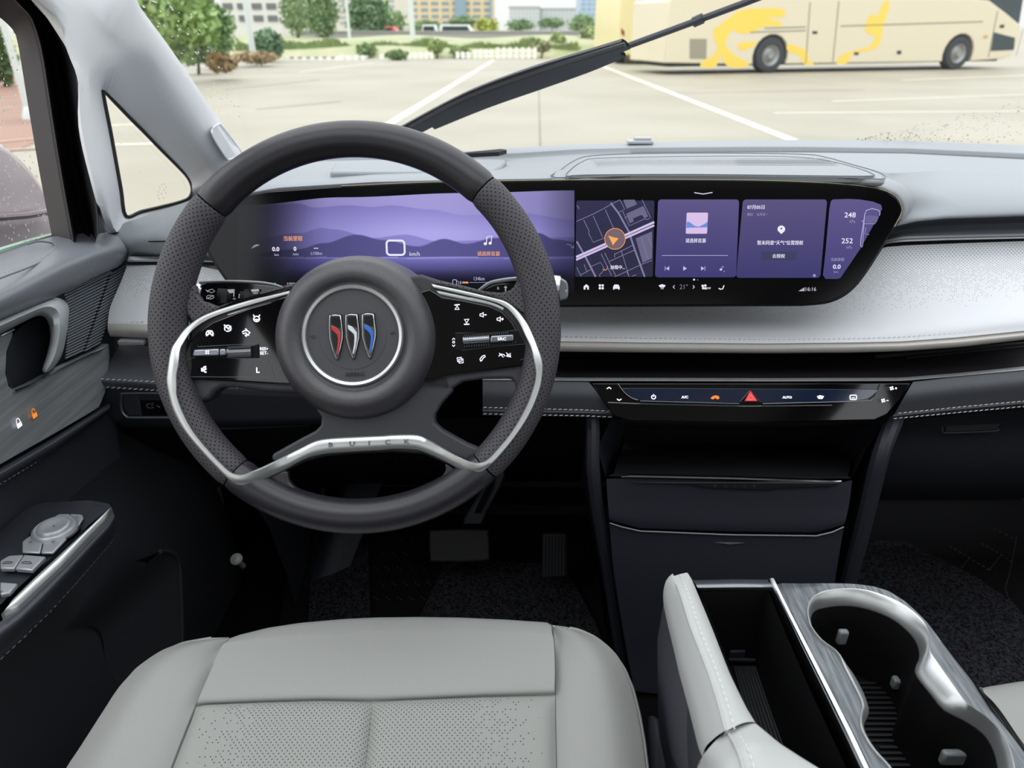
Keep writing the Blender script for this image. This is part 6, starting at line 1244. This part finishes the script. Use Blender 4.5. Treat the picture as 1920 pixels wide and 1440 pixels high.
m_clip = mat('grey_clip', (120, 124, 126), .4)
for (x, y, z, sz) in ((1579, 1194, .825, (.009, .006, .016)), (1693, 1280, .79, (.020, .008, .012)), (1788, 1420, .81, (.02, .006, .014))):
    g = G(); g.box(onZ(x, y, z), sz); g.build('cup_clip', m_clip, con, bevel=.002)
# silver strip, front bar, box
sl_ = [onZ(x, y, ZC+.001) for x, y in [(1441, 1087), (1460, 1125), (1498, 1203), (1546, 1300), (1584, 1378), (1613, 1440), (1655, 1530), (1712, 1650)]]; sr_ = [onZ(x, y, ZC+.001) for x, y in strip_r]
g = G(); g.loft([[p+V((-.001, 0, -.012)) for p in sl_], sl_, [a.lerp(b, .3)+V((0, 0, .002)) for a, b in zip(sl_, sr_)], [a.lerp(b, .8)+V((0, 0, .002)) for a, b in zip(sl_, sr_)], sr_, [p+V((0, 0, -.004)) for p in sr_]], 40, 2, sm=False); g.build('silver_strip', m_chrome, con, ang=40)
g = G(); g.loft([LZ(.855, [(1296, 1088), (1380, 1086), (1448, 1087)]), LZ(.861, [(1302, 1092), (1380, 1090), (1450, 1092)]), LZ(.861, [(1308, 1102), (1380, 1101), (1452, 1101)]), LZ(.852, [(1314, 1110), (1380, 1109), (1452, 1110)])], 16, 4); g.build('front_bar', m_dsilver, con)
bx = [(1314, 1109), (1440, 1107), (1474, 1190), (1520, 1296), (1559, 1380), (1587, 1440), (1650, 1560), (1500, 1560), (1420, 1380), (1372, 1260)]
bt = [onZ(x, y, .856) for x, y in bx]; bb = [V((p.x, p.y, .762)) for p in bt]; bc = sum(bb, V((0, 0, 0)))/len(bb)
g = G(); g.grid([bt, bb], cu=True, flip=True); g.poly(bb, nrm=V((0, 0, 1))); g.build('storage_box', m_void, con, ang=40)
g = G()
for k in range(11):
    a = onZ(1378+k*5.4, 1250, .766); b = onZ(1424+k*7.5, 1420, .766); g.tube([a, b], .0014, 5)
g.build('box_mat', mat('box_mat_rubber', (40, 42, 46), .6), con)
g = G(); g.tube([onZ(x, y, .770) for x, y in [(1366, 1236), (1436, 1240), (1512, 1420), (1530, 1470)]], .0028, 6); g.build('mat_rim', m_black, con)
g = G(); g.box(onZ(1381, 1226, .775), (.015, .006, .012)); g.build('usb_flap', m_lower, con, bevel=.001)
# body
bo = [onZ(x, y, ZC-.008) for x, y in [(1300, 1090), (1452, 1091)]+outer_c[1:]]+[onZ(1560, 1800, ZC-.008), onZ(1330, 1560, ZC-.008), onZ(1330, 1450, ZC-.008), onZ(1278, 1200, ZC-.008)]
g = G(); low_ = [V((p.x*.96+.01, p.y, .56)) for p in bo]; g.grid([bo, [p+V((0, 0, -.05)) for p in bo], low_], cu=True); g.build('body', m_stk, con, ang=40)
g = G(); g.prism([V((p.x*.9+.02, p.y-.02, .57)) for p in bo], (0, 0, -.15)); g.build('pedestal', m_void, con)
# leather armrest lids
lid = bpy.data.objects.new('armrest_lid', None); COL.objects.link(lid); lid.parent = con; lid['label'] = 'pale leather armrest ridge piece'
Lo = [(1262, 1077), (1250, 1090), (1243, 1112), (1244, 1135), (1251, 1167), (1262, 1212), (1273, 1260), (1288, 1315), (1300, 1362), (1310, 1405), (1317, 1431)]
Lr = [(1264, 1080), (1268, 1092), (1275, 1108), (1285, 1138), (1294, 1168), (1306, 1200), (1327, 1254), (1340, 1292), (1350, 1325), (1357, 1350), (1362, 1371)]
Li = [(1290, 1075), (1297, 1086), (1303, 1100), (1312, 1122), (1323, 1148), (1336, 1180), (1353, 1224), (1368, 1262), (1386, 1300), (1400, 1328), (1417, 1356)]
LT0 = [onZ(x, y, (.864, .856, .846, .838)[i] if i < 4 else .835) for i, (x, y) in enumerate(Lo)]; LT1 = [onZ(x, y, (.868, .873, .877)[i] if i < 3 else .878) for i, (x, y) in enumerate(Lr)]; LT2 = [onZ(x, y, .866) for x, y in Li]
def lt(A, B, t, o, dz):
    A = resample(A, 40); B = resample(B, 40); return [a.lerp(b, t)+V((o, 0, dz))*min(1, (i+.5)/9)**.5 for i, (a, b) in enumerate(zip(A, B))]
g = G(); g.loft([[p+V((.004, 0, -.012)) for p in LT0], LT0, lt(LT0, LT1, .3, -.004, .006), lt(LT0, LT1, .65, -.003, .005), lt(LT0, LT1, .93, -.001, .002), LT1], 40, 4); g.build('outer_face', m_lgrey, lid, ang=70)
g = G(); g.loft([LT1, lt(LT1, LT2, .2, 0, .0022), lt(LT1, LT2, .6, 0, .004), LT2, [p+V((.002, 0, -.012)) for p in LT2], [p+V((.0, 0, -.03)) for p in LT2]], 40, 4); g.build('inner_face', m_lgrey, lid, ang=70)
g = G(); g.poly([LT0[0], LT0[0].lerp(LT1[0], .5), LT1[0], LT2[0], LT2[0]+V((0, 0, -.03)), LT0[0]+V((0, 0, -.02))]); g.poly([LT0[-1], LT1[-1], LT2[-1], LT2[-1]+V((0, 0, -.03)), LT0[-1]+V((0, 0, -.01))]); g.build('end_face', m_lgrey, lid)
g = G(); g.tube([p+V((-.0006, 0, .0003)) for p in smooth(LT1, 3)[4:]], .0011, 6); g.build('ridge_seam', m_lgrey, lid)
g = G(); g.stitches([p+V((.0055, 0, .0020)) for p in smooth(LT1, 3)], .0036, .002, .0004); g.build('stitching', m_thread, lid)
g = G(); g.loft([[p+V((.002, 0, -.001)) for p in LT0], [p+V((.0, 0, -.06)) for p in LT0], [p+V((.01, 0, -.16)) for p in LT0]], 30, 3, sm=False); g.build('lower_skirt', mat('skirt_plastic', (66, 67, 76), .55), lid)
lid2 = bpy.data.objects.new('armrest_lid', None); COL.objects.link(lid2); lid2.parent = con; lid2['label'] = 'pale leather rear armrest lid'
K0 = [onZ(x, y, z) for x, y, z in [(1314, 1426, .845), (1317, 1460, .84), (1318, 1520, .84), (1330, 1620, .84)]]
K1 = [onZ(x, y, z) for x, y, z in [(1328, 1404, .862), (1345, 1440, .872), (1360, 1520, .876), (1385, 1640, .876)]]
K2 = [onZ(x, y, z) for x, y, z in [(1361, 1368, .870), (1384, 1410, .885), (1400, 1470, .885), (1435, 1640, .885)]]
K3 = [onZ(x, y, z) for x, y, z in [(1394, 1358, .870), (1420, 1395, .883), (1450, 1460, .883), (1520, 1640, .883)]]
K4 = [onZ(x, y, z) for x, y, z in [(1419, 1358, .865), (1462, 1394, .866), (1530, 1438, .868), (1660, 1560, .868)]]
g = G(); g.loft([[p+V((0, 0, -.03)) for p in K0], K0, K1, K2], 24, 5); g.build('outer_face', m_lgrey, lid2, ang=70)
g = G(); g.loft([K2, K3, K4, [p+V((.001, 0, -.012)) for p in K4]], 24, 5); g.build('inner_face', m_lgrey, lid2, ang=70)
g = G(); g.tube([p+V((0, 0, .0003)) for p in smooth(K2, 4)], .0012, 6); g.build('ridge_seam', m_lgrey, lid2)
g = G(); g.stitches([p+V((.007, 0, .001)) for p in smooth(K2, 4)], .0036, .002, .0004); g.build('stitching', m_thread, lid2)
g = G(); fr_ = [K0[0], K1[0], K2[0], K3[0], K4[0]]; g.loft([fr_, [p+V((0, .004, -.012)) for p in fr_], [p+V((0, .0, -.03)) for p in fr_]], 20, 3); g.build('end_face', m_lgrey, lid2)
# ================================================================== driver seat
seat = thing('driver_seat', 'pale grey leather driver seat cushion with perforated centre panels', 'car seat', (-.13, .3, .45))
m_seat = mat('seat_leather', (148, 149, 146), .5, bump=(1200, .2, .0003), spec=.35)
m_sperf = {k: mat('seat_perforated_'+k, (146, 148, 144), .52, bump=(1200, .2, .0003), perf=(.0046, .125, (52, 52, 54), f, 'X'), spec=.35) for k, f in (('l', (.075, .006)), ('r', (.085, .158)))}
m_seam = mat('seat_seam', (96, 96, 96), .7)
def zs(y): return .79-.035*max(0, (y-1160))/280.0
def P_(pts, dz=0): return [onZ(x, y, zs(y)+dz) for x, y in pts]
Lseam = [(428, 1200), (420, 1212), (405, 1240), (385, 1288), (367, 1325), (345, 1380), (322, 1440), (290, 1530), (262, 1640)]
Rseam = [(1034, 1172), (1037, 1195), (1040, 1240), (1041, 1300), (1041, 1345), (1042, 1390), (1043, 1440), (1046, 1530), (1052, 1640)]
fe = [(430, 1197), (448, 1190), (500, 1177), (560, 1168), (640, 1161), (700, 1158), (780, 1157), (860, 1158), (950, 1162), (1010, 1166), (1026, 1167), (1034, 1172)]
hs = [(367, 1322), (380, 1318), (430, 1316), (500, 1313), (600, 1310), (698, 1312), (780, 1308), (900, 1303), (1000, 1301), (1041, 1300)]
FE = P_(fe); HS = P_(hs); n_u = 60
def inset_profile(lines, nu, nv, puff):        # a padded panel: sinks at its four borders
    g = G(); rows = g.loft(lines, nu, nv, 0); g.v = []; g.f = []; g.mi = []; g.uv = {}; R, K = len(rows), nu
    for i in range(R):
        for j in range(K):
            a = abs(2*i/(R-1)-1)**6; b = abs(2*j/(K-1)-1)**14; rows[i][j] = rows[i][j]+V((0, 0, puff*(1-a)*(1-b)-puff*.3))
    g.grid(rows, flip=True); return g
mid1 = P_([(415, 1222), (470, 1216), (560, 1212), (700, 1208), (860, 1206), (1000, 1208), (1038, 1210)]); mid2 = P_([(395, 1268), (470, 1262), (560, 1258), (700, 1256), (860, 1254), (1000, 1253), (1040, 1254)])
under = [p+V((0, .012, -.022)) for p in FE]; under2 = [p+V((0, .010, -.07)) for p in FE]; under3 = [p+V((0, -.04, -.14)) for p in FE]
g = G(); g.loft([under3, under2, under, [p+V((0, .003, -.003)) for p in FE], P_([(425, 1203), (470, 1196), (560, 1186), (700, 1178), (860, 1177), (1000, 1182), (1035, 1186)], .0035), [p+V((0, 0, .0045)) for p in mid1], [p+V((0, 0, .0045)) for p in mid2], P_([(372, 1311), (430, 1307), (500, 1304), (600, 1301), (698, 1302), (800, 1299), (900, 1295), (1000, 1292), (1040, 1291)], .003), [p+V((0, 0, -.003)) for p in HS]], 70, 6, flip=True); g.build('front_panel', m_seat, seat, ang=70)
cseam = [(699, 1312), (695, 1345), (690, 1390), (684, 1440), (674, 1530), (662, 1640)]
def hrow(y, xl, xr): return P_([(xl, y), ((xl+xr)/2, y-1), (xr, y)])
def atx(line, y):
    for a, b in zip(line, line[1:]):
        if a[1] <= y <= b[1]: return a[0]+(b[0]-a[0])*(y-a[1])/(b[1]-a[1])
    return line[-1][0] if y > line[-1][1] else line[0][0]
ys = [1345, 1390, 1440, 1530, 1640]
for nm, la, lb, first in (('l', Lseam, cseam, hs[:6]), ('r', cseam, Rseam, hs[5:])):
    lines = [P_(first)]+[hrow(y, atx(la, y), atx(lb, y)) for y in ys]
    inset_profile(lines, 50, 8, .008).build('centre_panel', m_sperf[nm], seat, ang=70)
# bolsters
def bol(inner_, outer_, nm, sgn):
    I = P_(inner_, -.003); O = [onZ(x, y, zs(y)-.012) for x, y in outer_]
    m1 = [a.lerp(b, .2)+V((0, 0, .010)) for a, b in zip(resample(I, 30), resample(O, 30))]; m2 = [a.lerp(b, .6)+V((0, 0, .016)) for a, b in zip(resample(I, 30), resample(O, 30))]; m3 = [a.lerp(b, .92)+V((0, 0, .006)) for a, b in zip(resample(I, 30), resample(O, 30))]
    for L_ in (m1, m2, m3):
        for i_ in range(30):
            k_ = min(1, i_/9.0); L_[i_] = L_[i_]-V((0, 0, (1-k_)**1.5*(.016 if L_ is not m3 else .008)))
    O3 = resample(O, 30); d1 = [p+V((sgn*.002, .002, -.02)) for p in O3]; d2 = [p+V((sgn*.0, 0, -.09)) for p in O3]; d3 = [p+V((-sgn*.02, -.02, -.16)) for p in O3]
    g = G(); g.loft([I, m1, m2, m3, O, d1, d2, d3], 44, 5, flip=(sgn < 0)); g.build('side_bolster', m_seat, seat, ang=70)
    g = G(); g.tube(smooth(O3[2:], 3), .0018, 6); g.build('piping', m_seat, seat); return O3
OL = bol(Lseam, [(430, 1196), (395, 1197), (345, 1206), (300, 1224), (260, 1252), (224, 1292), (190, 1345), (155, 1400), (125, 1445), (90, 1520), (50, 1640)], 'l', -1)
OR = bol(Rseam, [(1036, 1173), (1060, 1176), (1090, 1183), (1120, 1198), (1148, 1222), (1170, 1254), (1186, 1292), (1198, 1340), (1207, 1390), (1213, 1440), (1222, 1530), (1232, 1640)], 'r', 1)
g = G(); g.stitches([p+V((-.006, -.004, .0045)) for p in smooth(OR, 3)], .0034, .002, .0004); g.build('stitching', m_thread, seat)
for pts in (Lseam, Rseam, hs, cseam):
    g = G(); g.tube(P_(s2(pts, 3), -.0032), .0011, 5); g.build('seam', m_seam, seat)
g = G(); g.box((-.13, .28, .58), (.40, .42, .14)); g.build('seat_base', m_black, seat, bevel=.02)
g = G()
for x in (-.30, .04): g.box((x, .28, .465), (.04, .5, .08))
g.build('seat_rail', m_dsilver, seat, bevel=.004)
g = G(); g.prism([onZ(x, y, .66) for x, y in [(1216, 1330), (1240, 1345), (1262, 1440), (1270, 1600), (1225, 1600)]], (0, 0, -.08)); g.build('side_valance', m_lower, seat, bevel=.01)
# ---- passenger seat corner
ps = thing('passenger_seat', 'corner of the pale grey passenger seat beside the console, bottom right', 'car seat', (.62, .25, .45))
a0 = LZ(.79, [(1838, 1292), (1860, 1287), (1920, 1278), (2040, 1270), (2200, 1270)]); a1 = LZ(.80, [(1846, 1300), (1870, 1310), (1930, 1312), (2050, 1310), (2200, 1310)]); a2 = LZ(.80, [(1862, 1316), (1890, 1345), (1950, 1380), (2060, 1390), (2200, 1390)]); a3 = LZ(.80, [(1876, 1332), (1905, 1375), (1960, 1450), (2090, 1520), (2240, 1540)])
g = G(); g.loft([[p+V((0, -.02, -.12)) for p in a0], [p+V((0, .008, -.03)) for p in a0], a0, a1, a2, a3], 30, 5, flip=True); g.build('cushion', m_seat, ps, ang=70)
b1 = LZ(.79, [(1838, 1292), (1848, 1308), (1868, 1330), (1890, 1362), (1925, 1425), (1960, 1500)]); b2 = LZ(.782, [(1842, 1300), (1850, 1318), (1870, 1345), (1890, 1375), (1918, 1425), (1940, 1500)])
g = G(); g.loft([b1, [a.lerp(b, .5)+V((-.002, 0, -.004)) for a, b in zip(b1, b2)], b2, [p+V((0, 0, -.03)) for p in b2]], 24, 4); g.build('side_panel', m_seat, ps, ang=70)
g = G(); g.tube(smooth([p+V((0, 0, .001)) for p in b1], 3), .0016, 6); g.build('piping', m_seam, ps)
g = G(); g.box((.64, .12, .60), (.40, .40, .22)); g.build('seat_base', m_black, ps, bevel=.02)
# ================================================================== pedals, mats
bp_ = thing('brake_pedal', 'black brake pedal hanging from a ribbed arm', 'pedal', onY(860, 1020, .97))
Fb = Frame(onY(860, 1020, .965), 40)
g = G(); g.prism(Fb.L(s2([(812, 994), (905, 992), (916, 1000), (918, 1040), (910, 1052), (816, 1054), (806, 1046), (805, 1002)], 2, True), 0), -Fb.n*.012); g.build('pedal_pad', mat('pedal_rubber', (26, 26, 26), .7, bump=(260, .5, .001)), bp_, bevel=.003)
g = G()
m_arm = mat('pedal_arm_plastic', (66, 68, 72), .45)
for pts in ([(868, 984), (903, 984), (912, 962), (935, 920), (948, 890), (936, 884), (920, 905), (893, 945)],): g.prism([onY(x, y, .96+.0*i) for i, (x, y) in enumerate(pts)], (0, .02, 0))
g.build('pedal_arm', m_arm, bp_, bevel=.003)
g = G(); g.prism([onY(x, y, .957) for x, y in [(890, 962), (902, 962), (925, 915), (930, 892), (922, 900), (900, 938)]], (0, .004, 0)); g.build('arm_recess', m_void, bp_)
ap = thing('accelerator_pedal', 'slim black accelerator pedal with vertical grooves', 'pedal', onY(1042, 1045, .95))
Fa = Frame(onY(1042, 1045, .95), 35)
g = G(); g.prism(Fa.L([(1018, 1000), (1064, 1000), (1064, 1082), (1016, 1084)], 0), -Fa.n*.012); g.build('pedal_pad', mat('pedal_rubber', (26, 26, 26), .7, bump=(260, .5, .001)), ap, bevel=.003)
g = G(); [g.tube(Fa.L([(1022+k*6, 1006), (1021.5+k*6, 1078)], .001), .0013, 5) for k in range(7)]; g.build('pedal_groove', m_lower, ap)
ZF = .425
m_mat = mat('loop_carpet', (58, 58, 64), .95, spec=.1, vary=((12, 12, 14), 260, 2), bump=(240, 1, .004))
m_quilt = mat('quilted_mat', (16, 16, 18), .8, spec=.15)
def fmat(pts, z, name, m, par, th=.006, bev=.002):
    g = G(); g.prism([onZ(x, y, z) for x, y in pts], (0, 0, -th)); return g.build(name, m, par, bevel=bev)
fm = thing('floor_mat', 'black driver floor mat with quilted strip and looped carpet inserts', 'floor mat', onZ(800, 1150, ZF))
fmat([(560, 960), (1110, 960), (1150, 1300), (500, 1300)], ZF+.004, 'mat_base', m_quilt, fm)
# foot rest side of the mat climbs the firewall
fmat([(585, 1000), (690, 998), (700, 1300), (570, 1300)], ZF+.014, 'carpet_insert', m_mat, fm); fmat([(830, 1060), (880, 1045), (1060, 1060), (1120, 1170), (1160, 1300), (720, 1300)], ZF+.014, 'carpet_insert', m_mat, fm)
g = G(); z = ZF+.0055
for i in range(5):
    for j in range(5):
        x = 705+j*22+(i % 2)*11; y = 1010+i*28
        g.stitches([onZ(x-4, y-3, z), onZ(x+4, y+3, z)], .004, .002, .0006)
g.build('mat_stitching', mat('tan_thread', (96, 84, 66), .8), fm)
pm = thing('floor_mat', 'black passenger floor mat with looped carpet and diamond stitching at the right', 'floor mat', onZ(1780, 1150, ZF))
fmat([(1590, 930), (2050, 930), (2150, 1400), (1600, 1400)], ZF+.004, 'mat_base', m_quilt, pm)
fmat([(1596, 1010), (1700, 1015), (1830, 1080), (1895, 1125), (1960, 1200), (2100, 1400), (1600, 1400)], ZF+.014, 'carpet_insert', m_mat, pm)
g = G(); zq = lambda p: zm(1440, 960, 4, p)
for pts in ([(1365, 255), (1510, 345), (1660, 435)], [(1660, 435), (1750, 320)], [(1600, 235), (1750, 320), (1830, 375)], [(1510, 345), (1450, 420)], [(1690, 120), (1840, 200)], [(1865, 190), (1820, 420), (1780, 570), (1800, 640), (1900, 760)]): g.stitches([onZ(x, y, ZF+.006) for x, y in zq(pts)], .005, .003, .0006)
g.build('mat_stitching', mat('tan_thread', (96, 84, 66), .8), pm)
hk = thing('release_knob', 'small grey release knob low on the left kick panel', 'knob', onX(443, 1048, -.385)); g = G(); kF = Frame(onX(443, 1048, -.385), 60); g.lathe(kF, 0, 0, [(.004, -.03), (.003, -.006), (.008, -.004), (.0085, 0), (.006, .002), (.001, .0025)], 20); g.build('knob', mat('knob_grey', (120, 122, 120), .4), hk)
g = G(); rows = []
for z, x in ((.80, -.50), (.70, -.44), (.60, -.40), (.50, -.385), (.42, -.38)): rows.append([V((x+.02*math.sin(yy*3), yy, z)) for yy in [.92+.03*k for k in range(12)]])
g.grid(rows, flip=True); g.build('wall_kick', m_lower, kind='structure')
g = G(); g.loft([[V((-.38, .95, .42)), V((-.38, 1.2, .42))], [V((-.34, .98, .44)), V((-.3, 1.2, .6))], [V((-.30, 1.0, .43)), V((-.22, 1.2, .6))]], 6, 3); g.build('dead_pedal', m_lower, kind='structure')
